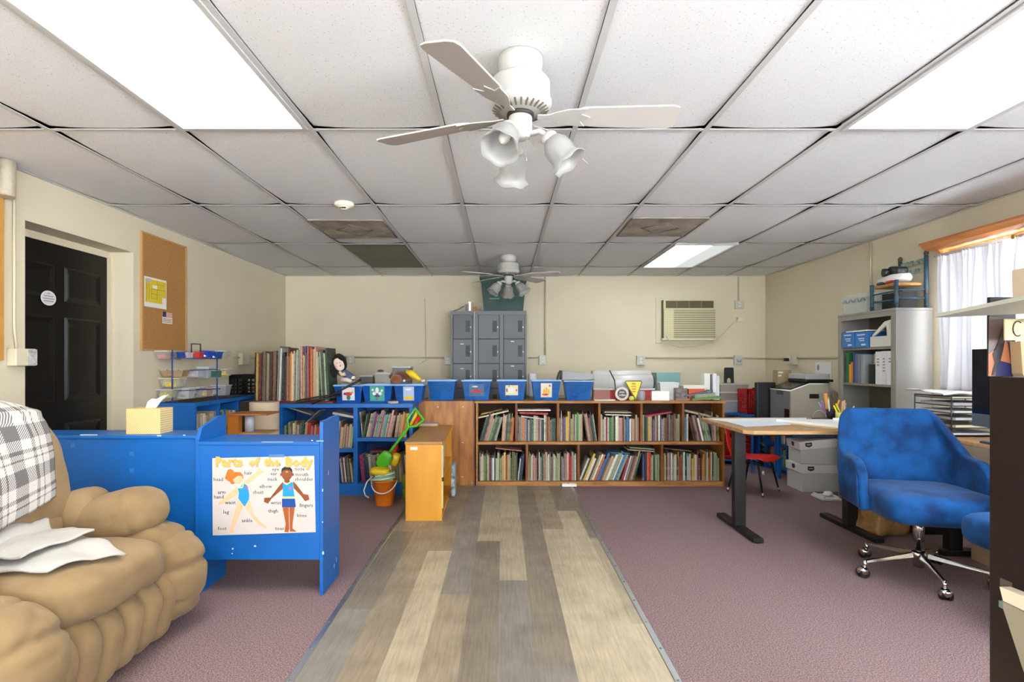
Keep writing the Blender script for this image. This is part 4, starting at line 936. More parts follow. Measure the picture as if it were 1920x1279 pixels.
for _ in range(4):
    arr = [[(arr[j][i]*2+arr[max(j-1, 0)][i]+arr[min(j+1, NB)][i]+arr[j][max(i-1, 0)]+arr[j][min(i+1, NA)])/6 for i in range(NA+1)] for j in range(NB+1)]
vs = []
for j in range(NB+1):
    for i in range(NA+1):
        p = arr[j][i]; a = noise.noise(Vector((p.y*7, p.z*5, 2))); vs.append((p.x+.022+.012*a, p.y, p.z+(.02 if i < NA*.3 else 0)))
t = thing('plaid_blanket', 'grey and white plaid blanket draped over the recliner back', 'blanket', (-2.05, 2.05, .6))
bo = part('cloth', M().add(vs, [(j*(NA+1)+i, j*(NA+1)+i+1, (j+1)*(NA+1)+i+1, (j+1)*(NA+1)+i) for j in range(NB) for i in range(NA)], 0, True), plaid(), t, w=True)
uvl = bo.data.uv_layers.new(name='UVMap')
for p in bo.data.polygons:
    for li, vi in zip(p.loop_indices, p.vertices):
        uvl.data[li].uv = ((vi % (NA+1))/NA*.9, (vi//(NA+1))/NB*.95)
sm_ = bo.modifiers.new('s', 'SOLIDIFY'); sm_.thickness = .008; sm_.offset = 0
# ---------------- maple cabinet ----------------
t = thing('maple_cabinet', 'low orange maple cabinet, narrow end facing the camera, open on the right', 'cabinet', (-.60, 4.12, 0), R(1.6))
w2, L_, h_ = .137, 1.10, .604
part('end_panel', M().box(-w2, w2, 0, .02, .006, h_-.022), maple, t, bev=.002)
part('end_panel', M().box(-w2, w2, L_-.02, L_, .006, h_-.022), maple, t, bev=.002)
part('top_board', M().box(-w2-.006, w2+.004, -.006, L_+.004, h_-.0215, h_), mapleT, t, bev=.003)
part('back_panel', M().box(-w2, -w2+.015, .0205, L_-.0205, .006, h_-.022), maple, t)
part('shelf', M().box(-w2+.0155, w2-.004, .0205, L_-.0205, .29, .31), maple, t)
part('bottom_board', M().box(-w2+.0155, w2-.004, .0205, L_-.0205, .006, .03), maple, t)
part('door_edge', M().box(w2-.003, w2+.008, -.0, .018, .10, h_-.03), P('CBBE86', .5), t)
part('label_sticker', M().box(-w2+.035, -w2+.09, -.0015, -.0002, h_-.062, h_-.04), P('ECE9E0', .6), t, bev=.002)
part('hinge', M().box(w2-.002, w2+.012, -.002, .022, h_-.30, h_-.27), P('23211F', .5), t, bev=.002)
part('screws', M().box(-w2+.05, -w2+.054, -.001, -.0002, .35, .354).box(w2-.05, w2-.046, -.001, -.0002, .35, .354).box(-w2+.05, -w2+.054, -.001, -.0002, .06, .064), P('5A3A12', .5), t)
mtx = Matrix.Translation((-.60+.12, 4.12, 0)) @ Matrix.Rotation(R(1.6)+pi/2, 4, 'Z')
row('maple cabinet top shelf', 'folders in the maple cabinet', .10, .62, 0, .311, .25, [('swGwsGwetws', 3)], 91, T=mtx, hl=(.88, .97), dirn='near', depth=.2)
solo('magazine', M().box(-.46, -.43, 4.82, 4.98, .02, .30, 0), mat('busy_cover', 'CFD9DE', .5, col2='4C6C7C', vscale=30), 'blue and white magazine standing at the open side of the maple cabinet', 'magazine')
solo('paper_stack', M().box(-.86, -.62, 5.12, 5.25, h_+.001, h_+.006, 0).box(-.86, -.62, 5.14, 5.27, h_+.006, h_+.022, 1), [P('D9B84A', .6), P('B7A9AC', .6)], 'small stack of papers at the far end of the maple cabinet top', 'papers')
# ---------------- bucket and sand toys ----------------
bk = Vector((X(721, 4.62), 4.62, 0)); orange = P('EC7C20', .4); lime = P('4FB41A', .35); yel = P('E3C21C', .4)
t = thing('bucket', 'orange plastic bucket with a white handle in front of the blue bookcase', 'bucket', bk)
part('pail', M().lathe([(0, .001), (.072, .001), (.074, .006), (.099, .205), (.106, .207), (.106, .217), (.101, .217), (.096, .205), (.070, .012), (0, .012)], 32), orange, t)
hp = [Vector((-.104, 0, .20))+Vector((-.03*sin(a), -.11*sin(a)*1.0, 0)) for a in (0,)]
hp = [(-.105+.21*q*0-.0+.105*(1-cos(pi*q)), -.115*sin(pi*q), .205-.085*sin(pi*q)) for q in [i/16 for i in range(17)]]
part('handle', M().tube(hp, .005, 8), P('E5E3E6', .4), t)
part('strap', M().tube([(-.10, 0, .24), (-.14, -.03, .20), (-.165, -.04, .13), (-.15, -.05, .09), (-.12, -.05, .07)], .006, 8), P('CFE0E8', .4), t)
solo('sand_mould', M().sell((bk.x-.03, bk.y-.02, .285), (.085, .07, .035), .7, .7, (0, R(4), 0), 24, 16), yel, 'yellow plastic sand mould heaped in the orange bucket', 'toy')
m = M()
for k_ in range(5): m.tube([(bk.x-.09+.01*k_, bk.y-.09, .226+.010*k_), (bk.x, bk.y-.105+.01*k_, .232+.009*k_), (bk.x+.10, bk.y-.06, .245+.012*k_)], .006, 6, k_ % 3)
m.box(bk.x-.08, bk.x+.085, bk.y-.07, bk.y+.07, .215, .245, 1)
solo('sand_toys', m, [P('D6E3E2', .4), P('8FC27A', .4), P('7F9AA6', .5)], 'tangle of pale green and white sand toy parts filling the bucket rim', 'toy')
# green shovel leaning from bucket up to the right
def onray(px, py, D): return Vector((X(px, D), D, Z(py, D)))
t = thing('toy_shovel', 'bright green toy shovel leaning on the maple cabinet behind the bucket', 'toy shovel', onray(722, 860, 4.66))
a, b_ = onray(728, 852, 4.66), onray(766, 801, 4.78)
part('shaft', M().tube([a, (a+b_)/2, b_], .013, 10), lime, t, w=True)
d_ = (b_-a).normalized(); sd = d_.cross(Vector((0, 1, 0))).normalized()
tri = [b_, b_+d_*.05+sd*.05, b_+d_*.17+sd*.05, b_+d_*.13-sd*.07, b_+d_*.05-sd*.05]
part('grip', M().tube(tri, .014, 8, 0, True), lime, t, w=True)
bl = M(); c_ = a-d_*.055
bl.sell(c_, (.055, .022, .075), .6, .6, (0, math.atan2(d_.x, d_.z), 0), 24, 14)
part('blade', bl, lime, t, w=True)
t = thing('toy_rake', 'yellow and red toy handle sticking out above the green shovel', 'toy', onray(775, 790, 4.9))
part('handle', M().tube([onray(768, 802, 4.85), onray(776, 785, 4.86), onray(783, 770, 4.87)], .017, 10), yel, t, w=True)
part('red_tip', M().tube([onray(776, 800, 4.80), onray(786, 781, 4.84)], .017, 10), redp, t, w=True, label='red grip')
solo('toy_scoop', M().sell(onray(741, 862, 4.72), (.04, .05, .06), .7, .7, (0, .4, 0), 20, 12, 0).sell(onray(737, 846, 4.74), (.03, .03, .07), .8, .8, (0, .5, 0), 16, 12, 1), [yel, redp], 'yellow and red toy scoop squeezed between bucket and maple cabinet', 'toy')
solo('toy_pail', M().lathe([(0, 0), (.05, 0), (.06, .12), (0, .12)], 20, 0, Matrix.Translation((bk.x+.165, 4.80, .10))).lathe([(0, 0), (.052, 0), (.05, .099), (0, .099)], 20, 0, Matrix.Translation((bk.x+.165, 4.80, .0))), P('7C8A2E', .5), 'olive toy pail between the orange bucket and the maple cabinet', 'toy')
solo('paper_scrap', M().box(-.80, -.73, 3.96, 4.0, .0015, .004), papr, 'white scrap lying on the carpet in front of the maple cabinet', 'paper')
# ---------------- blue totes in a row ----------------
toteb = mat('blue_clear_plastic', '1468BC', .22, alpha=.62, var=.15, vscale=6); toterim = P('8DB8E2', .35); totedk = mat('dark_blue_clear_plastic', '0E4FA0', .25, alpha=.88, var=.12, vscale=6)
def tote(px, D, w, h, z0, label, art, dk=False, rz=0, d=.20):
    t = thing('storage_tote', label, 'storage box', (X(px, D), D+d/2, z0+.0005), R(rz), 'blue storage totes on the bookcases')
    part('bin', M().tub(w, d, h-.012, .82, .004), totedk if dk else toteb, t)
    part('rim', M().box(-w/2-.008, w/2+.008, -d/2-.008, -d/2+.004, h-.0115, h).box(-w/2-.008, w/2+.008, d/2-.004, d/2+.008, h-.0115, h).box(-w/2-.008, -w/2+.004, -d/2+.0045, d/2-.0045, h-.0115, h).box(w/2-.004, w/2+.008, -d/2+.0045, d/2-.0045, h-.0115, h), toterim, t)
    if art == 'teal': part('contents', M().box(-w*.3, w*.4, -.06, .06, h*.45, h*.85).box(-w*.36, w*.3, -.07, .07, .006, h*.45, 1), [P('2AA7C4', .6), P('2B4C92', .6)], t)
    elif art == 'blob': part('contents', M().prism([(-w*.30, .01), (w*.36, .01), (w*.25, h*.35), (0, h*.75), (-w*.1, h*.55), (-w*.2, h*.5)], -.082, -.01, 'xz'), P('123E86', .6), t)
    else:
        aw, ah, bg, marks = art; pz = h*.5; k = 1-.18*(1-pz/h); yf = -d/2*k-.004
        ang = math.atan2(d/2*.18, h); T = Matrix.Translation((0, yf, pz)) @ Matrix.Rotation(ang, 4, 'X')
        m = M().box(-aw/2, aw/2, -.0008, .0, -ah/2, ah/2, 0, T)
        for (mx_, mz, rx, rz_, c) in marks: m.prism([(mx_*aw+rx*aw*cos(2*pi*i/10), mz*ah+rz_*ah*sin(2*pi*i/10)) for i in range(10)], -.0016-.0002*c, -.001, 'xz', c, T)
        part('contents', M().box(-w*.36, w*.34, -d*.34, d*.34, .006, h*.55).box(-w*.2, w*.3, -d*.3, d*.2, h*.55, h*.8), P('234E8C', .7), t)
        part('label', m, [P(bg, .6)]+[P(c, .6) for c in ('C8342C', '2F7D4A', 'E3B73A', '6A3F7A', 'E8E6E0', '3A6FB0')], t)
    return t
zt_ = topz
DT = 5.06
tote(653, DT, .26, .165, zt_, 'blue tote labelled with a flower pot picture, behind the racket', (.115, .12, 'E6DEE2', [(0, .25, .34, .12, 5), (0, 0, .3, .16, 1), (.0, -.3, .16, .2, 2), (-.3, .0, .1, .1, 4), (.3, .1, .12, .1, 3)]), True)
tote(707, DT, .28, .17, zt_, 'blue tote with a green snowflake picture label', (.135, .14, '3FA08E', [(0, .22, .12, .2, 5), (-.2, 0, .12, .12, 5), (.2, 0, .12, .12, 5), (0, -.15, .2, .1, 4), (-.3, .25, .07, .07, 5), (.32, .2, .07, .08, 5), (0, -.36, .06, .06, 1)]), True)
tote(766, DT, .27, .17, zt_, 'blue tote with a pale beach picture label, under the plush toy', (.10, .13, 'A9BFDC', [(0, -.32, .46, .15, 3), (-.2, -.35, .1, .08, 1), (.2, -.3, .1, .08, 1), (0, .3, .3, .08, 5)]), True)
D2 = 5.38
tote(827.5, D2, .275, .20, zt_, 'blue tote without a label, teal things showing inside', 'teal')
tote(893.5, D2, .28, .20, zt_, 'blue tote with a dark picture of a red crab label', (.15, .12, '4A6A8C', [(0, .0, .16, .12, 1), (-.22, -.12, .22, .07, 1), (.22, -.12, .22, .07, 1), (-.1, .3, .2, .06, 5), (.3, .35, .05, .12, 6)]))
tote(959.5, D2, .28, .20, zt_, 'blue tote with a square cream bordered label, before the lockers', (.125, .10, 'E4DDB4', [(0, 0, .3, .3, 5), (-.38, 0, .06, .2, 4), (.38, 0, .06, .12, 1), (-.2, .4, .06, .06, 2), (.1, .4, .06, .06, 3)]))
tote(1024.5, D2, .28, .20, zt_, 'blue tote with a white label of small brown animals', (.11, .14, 'E8E0C8', [(-.2, -.1, .1, .2, 3), (0, 0, .1, .22, 3), (.2, -.1, .1, .2, 3), (.3, .32, .08, .07, 4), (-.1, -.3, .3, .08, 1)]))
tote(1085, D2, .275, .195, zt_, 'blue tote with a dark blue shape inside, under the grey binders', 'blob')
# grey binders on the last tote
gb = P('9C9EA0', .5); m = M()
T_ = Matrix.Translation((X(1084, 5.45), 5.46, topz+.205)) @ Matrix.Rotation(R(4), 4, 'Y')
t = thing('grey_binder', 'grey binder lying tilted on top of the last blue tote', 'binder', (X(1084, 5.45), 5.46, topz+.205))
part('cover', M().prism([(-.165, 0), (.14, 0), (.14, .055), (-.12, .085), (-.165, .085)], -.09, .11, 'xz'), gb, t, bev=.003)
part('black_edge', M().prism([(-.175, .0), (-.166, .0), (-.166, .088), (-.178, .09)], -.092, .112, 'xz'), blackp, t)
solo('dark_folder', M().prism([(-.20, .0), (-.185, .0), (-.15, .07), (-.178, .075)], -.06, .09, 'xz', 0, Matrix.Translation((X(1082, 5.45), 5.46, topz+.204))), P('3A3836', .5), 'dark folder edge leaning left of the grey binder', 'folder')
# rag doll
dl = lambda px, py, D=5.0: Vector((X(px, D), D, Z(py, D)))
t = thing('rag_doll', 'rag doll with black hair and blue dress slumped beside the tall books', 'doll', dl(650, 715))
hd = dl(636, 683, 4.96)
part('head', M().sell(hd, (.045, .042, .062), .9, .9, (0, R(-22), 0), 24, 18), P('E5CFC0', .8), t, w=True)
hr = M().sell(hd+Vector((-.006, .025, .012)), (.064, .05, .085), .9, .9, (0, R(-18), 0), 24, 18).sell(hd+Vector((-.05, .0, -.06)), (.028, .04, .07), .9, .9, (0, R(-10), 0), 16, 12).sell(hd+Vector((.02, -.005, .062)), (.05, .04, .024), .9, .9, (0, R(35), 0), 16, 12)
part('hair', hr, mat('black_yarn_hair', '14100F', .9, bump=.6, bscale=120), t, w=True)
part('cheeks', M().sell(hd+Vector((-.018, -.038, -.018)), (.011, .005, .010), 1, 1, (0, 0, 0), 10, 8).sell(hd+Vector((.022, -.038, -.014)), (.011, .005, .010), 1, 1, (0, 0, 0), 10, 8), P('D99A88', .8), t, w=True)
part('eyes', M().sell(hd+Vector((-.010, -.041, .010)), (.004, .003, .004), 1, 1, (0, 0, 0), 8, 6).sell(hd+Vector((.020, -.040, .014)), (.004, .003, .004), 1, 1, (0, 0, 0), 8, 6), blackp, t, w=True)
dm = mat('blue_plaid_dress', '56658A', .9, col2='39456B', vscale=60)
part('dress', M().tube([dl(634, 696), dl(645, 700), dl(656, 706), dl(664, 709)], [.03, .04, .032, .022], 14), dm, t, w=True)
part('arm', M().tube([dl(637, 697, 4.95), dl(641, 703, 4.94), dl(647, 701, 4.94)], [.014, .016, .018], 10), P('DCC8A4', .8), t, w=True)
part('leg', M().tube([dl(640, 712, 4.97), dl(650, 712, 4.96), dl(659, 716, 4.95)], [.018, .021, .016], 10), P('DDD2BE', .8), t, w=True)
part('leg', M().tube([dl(640, 708, 5.0), dl(655, 709, 5.0), dl(665, 708, 4.98)], [.018, .018, .014], 10), P('E0D6C4', .8), t, w=True)
part('shoe', M().sell(dl(664, 716, 4.94), (.022, .016, .014), .8, .8, (0, .2, 0), 14, 10), P('8C8A80', .8), t, w=True)
# racket
t = thing('racket', 'black racket lying on the blue bookcase, shaft rising to the right', 'racket', dl(600, 752, 4.9))
rk = P('17130F', .4)
oc = dl(597, 747, 4.92)
ov = [oc+Vector((.205*cos(2*pi*i/36), .09*sin(2*pi*i/36), .030*cos(2*pi*i/36)+.014*sin(2*pi*i/36))) for i in range(36)]
part('head_frame', M().tube(ov, .0065, 8, 0, True), rk, t, w=True)
s = M()
for k_ in range(-8, 9):
    x = k_*.0235; yh = .088*math.sqrt(max(0, 1-(x/.205)**2)); s.tube([oc+Vector((x, -yh, .03*x/.205-.014*yh/.09)), oc+Vector((x, yh, .03*x/.205+.014*yh/.09))], .0011, 4)
for k_ in range(-3, 4):
    y = k_*.024; xh = .20*math.sqrt(max(0, 1-(y/.09)**2)); s.tube([oc+Vector((-xh, y, -.03*xh/.205+.014*y/.09)), oc+Vector((xh, y, .03*xh/.205+.014*y/.09))], .0011, 4)
part('strings', s, P('2C2621', .5), t, w=True)
part('shaft', M().tube([dl(585, 758, 4.86), dl(615, 745, 4.86), dl(640, 731, 4.86), dl(677, 712, 4.86)], [.006, .006, .010, .011], 10), rk, t, w=True)
part('wrist_loop', M().tube([dl(677, 712, 4.86), dl(679, 722, 4.86), dl(676, 735, 4.86), dl(674, 724, 4.86)], .0018, 6, 0, True), P('6F7A8C', .6), t, w=True)
# plush toy
t = thing('plush_toy', 'brown plush animal in a yellow shirt lying face down on a tote', 'plush toy', dl(762, 718, 5.05))
fur = mat('brown_plush', '8A4A1E', .95, bump=.8, bscale=200, sheen=.4); fur2 = mat('dark_brown_plush', '5E3012', .95, bump=.8, bscale=200, sheen=.4)
part('head', M().sell(dl(743, 711, 4.98), (.050, .045, .042), .9, .9, (0, 0, 0), 24, 18), fur, t, w=True)
part('body', M().sell(dl(757, 705, 5.05), (.085, .055, .045), .8, .8, (0, R(8), 0), 24, 18), fur2, t, w=True)
part('shirt', M().tube([dl(762, 699, 5.04), dl(772, 701, 5.03), dl(781, 708, 5.02), dl(788, 713, 5.02)], [.03, .037, .026, .018], 14), yel, t, w=True)
part('foot', M().sell(dl(793, 714, 5.0), (.018, .018, .014), .9, .9, (0, 0, 0), 12, 8).sell(dl(758, 714, 4.98), (.012, .012, .012), 1, 1, (0, 0, 0), 10, 8), P('D6CCD2', .8), t, w=True)
part('ear', M().sell(dl(732, 706, 5.0), (.016, .012, .018), 1, 1, (0, 0, 0), 12, 8), fur2, t, w=True)
# grey lidded bins behind the totes (standing on a table behind)
solo('back_table', M().box(X(672, 5.75), X(800, 5.75), 5.42, 5.85, .80, .826).box(X(676, 5.75), X(679, 5.75), 5.44, 5.47, 0, .8).box(X(794, 5.75), X(797, 5.75), 5.44, 5.47, 0, .8), P('6C6258', .6), 'plain table behind the blue totes carrying the grey lidded bins', 'table')
def lidbin(px0, px1, py0, D, label, bc, h=None):
    w = (px1-px0)*D/F; z1 = Z(py0, D); z0 = .8265; hh = z1-z0
    t = thing('lidded_bin', label, 'storage box', (X((px0+px1)/2, D), D+.09, z0))
    part('bin', M().tub(w*.94, .17, hh-.016, .86), bc, t)
    part('lid', M().box(-w/2, w/2, -.093, .093, hh-.0155, hh), P('C9CBC9', .4), t, bev=.004)
    return t
gbin = mat('smoky_plastic', '6F6E6A', .3, alpha=.9)
lidbin(673, 699, 704, 5.60, 'small grey lidded bin behind the flower pot tote', gbin); lidbin(701, 733, 699, 5.60, 'pale lidded bin behind the snowflake tote', P('A9A49A', .4)); lidbin(734, 770, 687, 5.62, 'taller grey lidded bin behind the plush toy', gbin)
solo('craft_bits', M().sell((X(712, 5.65), 5.69, Z(697, 5.65)+.008), (.03, .03, .012), .8, .8, (0, 0, 0), 14, 10), P('6B4A30', .8), 'small brown bits on top of the pale lidded bin', 'craft supplies')
solo('paint_can', M().lathe([(0, 0), (.048, 0), (.048, .018), (.046, .02), (0, .02)], 24, 0, Matrix.Translation((X(737, 4.99), 4.99, topz+.0005))), P('B9B3A2', .5), 'flat round tin at the front edge of the blue bookcase top', 'tin')
# ---------------- lockers ----------------
LD = 6.50; lx = lambda px: X(px, LD)
t = thing('locker_unit', 'grey metal locker bank three doors wide against the back wall', 'lockers', ((lx(845)+lx(987))/2, LD+.16, 0))
ztop = Z(583, LD)
m = M()
part('cabinet', M().box(lx(845), lx(987.5), LD+.012, YB-.008, .10, ztop), P('2E2F32', .5), t, w=True, bev=.002)
part('plinth', M().box(lx(848), lx(984), LD+.05, YB-.02, 0, .0995), lockd, t, w=True)
bays = [(849, 886.5), (896.5, 937), (943.5, 984.5)]
fr = M().box(lx(845), lx(987.5), LD, LD+.0115, ztop-.045, ztop)
for a, b in ((845, 849), (886.5, 896.5), (937, 943.5), (984.5, 987.5)): fr.box(lx(a), lx(b), LD, LD+.0115, .10, ztop-.0452)
part('face_frame', fr, P('5F6165', .4), t, w=True)
part('trim_strip', M().box(lx(889), lx(890.2), LD-.003, LD-.0005, .1, ztop-.01), P('A9A9A8', .4), t, w=True)
labels_ = {(0, 1), (0, 2), (2, 1), (2, 2)}
for c, (a, b) in enumerate(bays):
    for r_ in range(6):
        z1 = ztop-.047-r_*.292; z0 = z1-.284
        d = part('door', M().box(lx(a)+.006, lx(b)-.006, LD-.014, LD+.0115, z0, z1), lockg if not (c == 0 and r_ == 0) else P('45474D', .4), t, w=True, bev=.002)
        hx = lx(b)-.085
        part('handle_recess', M().box(hx, hx+.052, LD-.0155, LD-.0142, z1-.205, z1-.07), blackp, d, w=True)
        part('latch', M().box(hx+.055, hx+.066, LD-.03, LD-.0142, z1-.155, z1-.14), steel, d, w=True)
        if (c, r_) in labels_: part('name_plate', M().box(lx(a)+.09, lx(a)+.13, LD-.0155, LD-.0142, z1-.03-.03*(c == 0), z1-.02-.03*(c == 0)), P('D8D8D4', .4), d, w=True)
gt = mat('dark_green_plastic', '123F35', .55, var=.06, vscale=3)
t = thing('green_tote', 'big dark green tote standing on the lockers behind the far fan', 'storage box', (X(944, 6.66), 6.66, ztop+.001))
gh = CEIL-.055-ztop
part('bin', M().tub(.545, .30, gh, .86, .005), gt, t)
part('rim', M().box(-.285, .285, -.165, -.150, gh-.03, gh).box(-.285, .285, .150, .165, gh-.03, gh).box(-.285, -.272, -.1495, .1495, gh-.03, gh).box(.272, .285, -.1495, .1495, gh-.03, gh), P('0F3A30', .35), t, bev=.004)
part('worn_marks', M().box(-.17, -.05, -.1435, -.142, .14, .155, 0, Matrix.Rotation(0, 4, 'X')), P('4F8576', .5), t)
for k_, (px, h_, lb) in enumerate(((873, .09, 'upright grey metal bookend on the lockers, left of the others'), (880, .12, 'taller pale metal bookend on the lockers beside the green tote'))):
    x = lx(px); solo('bookend', M().box(x-.012, x+.012, 6.60, 6.603, ztop+.001, ztop+.001+h_).box(x-.022, x+.022, 6.60, 6.68, ztop+.001, ztop+.004).box(x-.024, x+.024, 6.597, 6.60, ztop+h_-.012, ztop+h_-.004), steel if k_ else P('7F7B70', .5), lb, 'bookend')
solo('metal_bracket', M().tube([(lx(848), 6.62, ztop+.008), (lx(858), 6.62, ztop+.03), (lx(869), 6.62, ztop+.07)], .006, 6), P('8A867A', .4, metal=.5), 'slanting metal rod on the lockers at the left', 'bracket')
solo('wooden_blocks', M().box(lx(886), lx(892), 6.6, 6.65, ztop+.001, ztop+.06).box(lx(893), lx(900), 6.62, 6.66, ztop+.001, ztop+.035), P('B07A4E', .7), 'small brown wooden blocks on the lockers beside the green tote', 'blocks')
solo('white_jug', M().box(X(991.5, 6.3), X(1006, 6.3), 6.3, 6.42, .80, Z(700, 6.3)), P('D6D9DC', .4), 'tall white box standing at the right side of the lockers', 'box', bev=.02)
solo('side_table', M().box(X(991, 6.3), X(1300, 6.3), 6.2, 6.75, .775, .80).box(X(992, 6.3), X(995, 6.3), 6.22, 6.25, 0, .775).box(X(1295, 6.3), X(1298, 6.3), 6.22, 6.25, 0, .775), P('8F8576', .6), 'plain table against the back wall right of the lockers', 'table')
# ---------------- wooden bookcase top, right half ----------------
D3 = 5.44; tx = lambda px, D=D3: X(px, D); tz = lambda py, D=D3: Z(py, D)
t = thing('laminator', 'big white roller machine on a red base on the wooden bookcase', 'laminator', (tx(1170), D3+.05, topz))
wp = mat('glossy_roll', 'CFCDCB', .38, metal=.1)
part('base', M().box(tx(1114), tx(1221), D3-.03, D3+.13, topz+.001, tz(731)), mat('red_base', '9A1E1C', .6, var=.2, vscale=40), t, w=True)
part('tray', M().box(tx(1112), tx(1226), D3-.045, D3+.14, tz(731)+.0005, tz(728)), P('B9B7B6', .4), t, w=True)
part('large_roll', M().cyl((tx(1113), D3+.045, tz(717)), (tx(1224), D3+.045, tz(717)), .073, n=32), wp, t, w=True)
part('small_roll', M().cyl((tx(1110), D3+.06, tz(701)), (tx(1222), D3+.06, tz(701)), .032, n=24), wp, t, w=True)
part('roll_end', M().cyl((tx(1224)+.0005, D3+.045, tz(717)), (tx(1228), D3+.045, tz(717)), .066, n=28), P('3C3C44', .5), t, w=True)
clr = mat('clear_acrylic', 'B9B8AC', .12, alpha=.13)
t = thing('acrylic_display', 'clear acrylic case with a black slanted edge in front of the white rolls', 'display case', (tx(1133), D3-.08, topz))
part('panel', M().box(tx(1110), tx(1141), D3-.075, D3-.070, tz(748), tz(694)), clr, t, w=True)
part('edge_strip', M().tube([(tx(1140), D3-.078, tz(694)), (tx(1149), D3-.085, tz(713)), (tx(1151), D3-.09, tz(733)), (tx(1157), D3-.10, tz(752))], .006, 6), P('1C1A17', .4), t, w=True)
solo('paper', M().box(tx(1112), tx(1150), D3-.10, D3-.05, topz+.0005, topz+.010), papr, 'white papers lying under the clear case on the wooden bookcase', 'papers')
rz_ = tz(736, 5.33)
t = thing('round_sign', 'round black and white sign reading OPEN, leaning before the white rolls', 'sign', (tx(1166, 5.33), 5.33, topz))
Ts = Matrix.Translation((tx(1166, 5.33), 5.325, topz+.069)) @ Matrix.Rotation(R(82), 4, 'X')
g = M().lathe([(0, -.008), (.066, -.008), (.068, -.004), (.068, .0), (.044, .0), (.044, -.003), (0, -.003)], 36, 0, Ts); g.disc(.044, -.0025, 36, 1, Ts)
text(g, 'OPEN', Ts @ Matrix.Translation((0, -.015, .0)), .026, 2, bold=.0008); g.box(-.026, .026, .008, .013, -.001, .0002, 2, Ts).box(-.022, .022, .018, .023, -.001, .0002, 2, Ts)
part('face', g, [P('D5CCC6', .5), P('3B3736', .5), P('CFC8C4', .5)], t, w=True)
t = thing('yield_sign', 'yellow upside down triangle sign with orange lettering on the wooden bookcase', 'sign', (tx(1188, 5.36), 5.36, topz))
q = lambda px, py: (tx(px, 5.36), tz(py, 5.36))
g = M().prism([q(1171.5, 716), q(1174, 713.5), q(1202, 713.5), q(1204, 716.5), q(1193, 751), q(1190.5, 750)], 5.356, 5.360, 'xz'); g.prism([q(1173.5, 716.5), q(1175, 715.5), q(1201, 715.5), q(1202, 717), q(1191.8, 747)], 5.3550, 5.3555, 'xz', 1)
for s_, py, sz in (('THIS IS', 719, .016), ('YOUR', 724, .018), ('QUIET', 729, .017), ('ZONE', 733.5, .014)):
    if True:
        ww = {719: .036, 724: .05, 729: .042, 733.5: .036}[py]
        for dz in (0, .008): g.box(tx(1188, 5.36)-ww/2, tx(1188, 5.36)+ww/2, 5.3542, 5.3548, tz(py, 5.36)-dz-.002, tz(py, 5.36)-dz+.003, 2)
part('plate', g, [P('6F6A22', .5), P('F0D51E', .4), P('A8641E', .5)], t, w=True)
solo('tennis_ball', M().sell((tx(1184, 5.33), 5.33, topz+.024), (.026, .026, .0235), 1, 1, (0, 0, 0), 18, 12), P('C9DA62', .9), 'yellow green ball at the foot of the triangle sign', 'ball')
t = thing('glass_jar', 'clear jar with purple odds and ends beside the triangle sign', 'jar', (tx(1202, 5.37), 5.37, topz+.001))
part('jar', M().lathe([(0, 0), (.036, 0), (.040, .01), (.042, .085), (.034, .09), (.034, .094)], 20), mat('clear_jar', 'C9CFD0', .1, alpha=.4), t)
part('contents', M().sell((0, 0, .035), (.032, .032, .03), .8, .8, (0, 0, 0), 14, 10).sell((.005, -.01, .065), (.018, .018, .02), .8, .8, (0, 0, 0), 10, 8, 1), [P('7F7F98', .7), P('C4A0B0', .7)], t)
solo('white_box', M().box(tx(1222, 5.37), tx(1255, 5.37), 5.37, 5.50, topz+.0005, tz(734, 5.37)), P('F4F3F2', .6), 'plain white box right of the red base', 'box', bev=.002)
t = thing('clear_tub', 'cloudy white tub full of pale scraps on the wooden bookcase', 'tub', (tx(1256, 5.43), 5.50, topz+.001))
part('tub', M().tub(.19, .12, .175, .85), mat('cloudy_plastic', 'E2E6E2', .3, alpha=.6), t); part('contents', M().box(-.07, .07, -.045, .045, .008, .06).box(-.06, .075, -.045, .045, .065, .13, 1), [P('D3DAD9', .7), P('DCD9A8', .7)], t)
t = thing('teal_tote', 'pale teal tote on the table behind the white tub', 'storage box', (X(1251, 6.40), 6.45, .8005))
part('bin', M().tub(.28, .2, .28, .92), mat('pale_teal_plastic', '8FB8B8', .3, alpha=.8), t); part('contents', M().box(-.12, .08, -.08, .08, .01, .17), P('3F8078', .6), t)
solo('purple_box', M().box(tx(1234, 5.5), tx(1242, 5.5), 5.60-.0, 5.66, topz-.027, tz(727, 5.6)), P('6B3E52', .6), 'tiny maroon box glimpsed between the white roll machine and tub', 'box') if False else None
solo('grey_carton', M().box(tx(1267, 5.38), tx(1289, 5.38), 5.38, 5.46, topz+.021, tz(728, 5.38)), mat('grey_carton_print', '8B817C', .6, col2='5B5350', vscale=25), 'grey printed carton stacked beside the orange box', 'box', bev=.001)
solo('grey_carton', M().box(tx(1267, 5.38), tx(1291, 5.38), 5.37, 5.47, topz+.0005, topz+.020), P('8A7A68', .6), 'flat brown grey carton under the printed carton', 'box', bev=.001)
t = thing('orange_box', 'orange box with a white lid on the wooden bookcase', 'box', (tx(1305), 5.5, topz))
part('box', M().box(tx(1290), tx(1320), 5.42, 5.54, topz+.001, tz(729)), P('D5561C', .5), t, w=True); part('lid', M().box(tx(1279), tx(1325), 5.40, 5.56, tz(729)+.0005, tz(723)), P('DCD6C8', .5), t, w=True, bev=.003)
t = thing('file_organizer', 'upright white file holder with a dark gap on the wooden bookcase', 'file holder', (tx(1335), 5.5, topz))
part('panel', M().box(tx(1322), tx(1333), 5.46, 5.57, topz+.001, tz(700)), P('D9DAD0', .5), t, w=True)
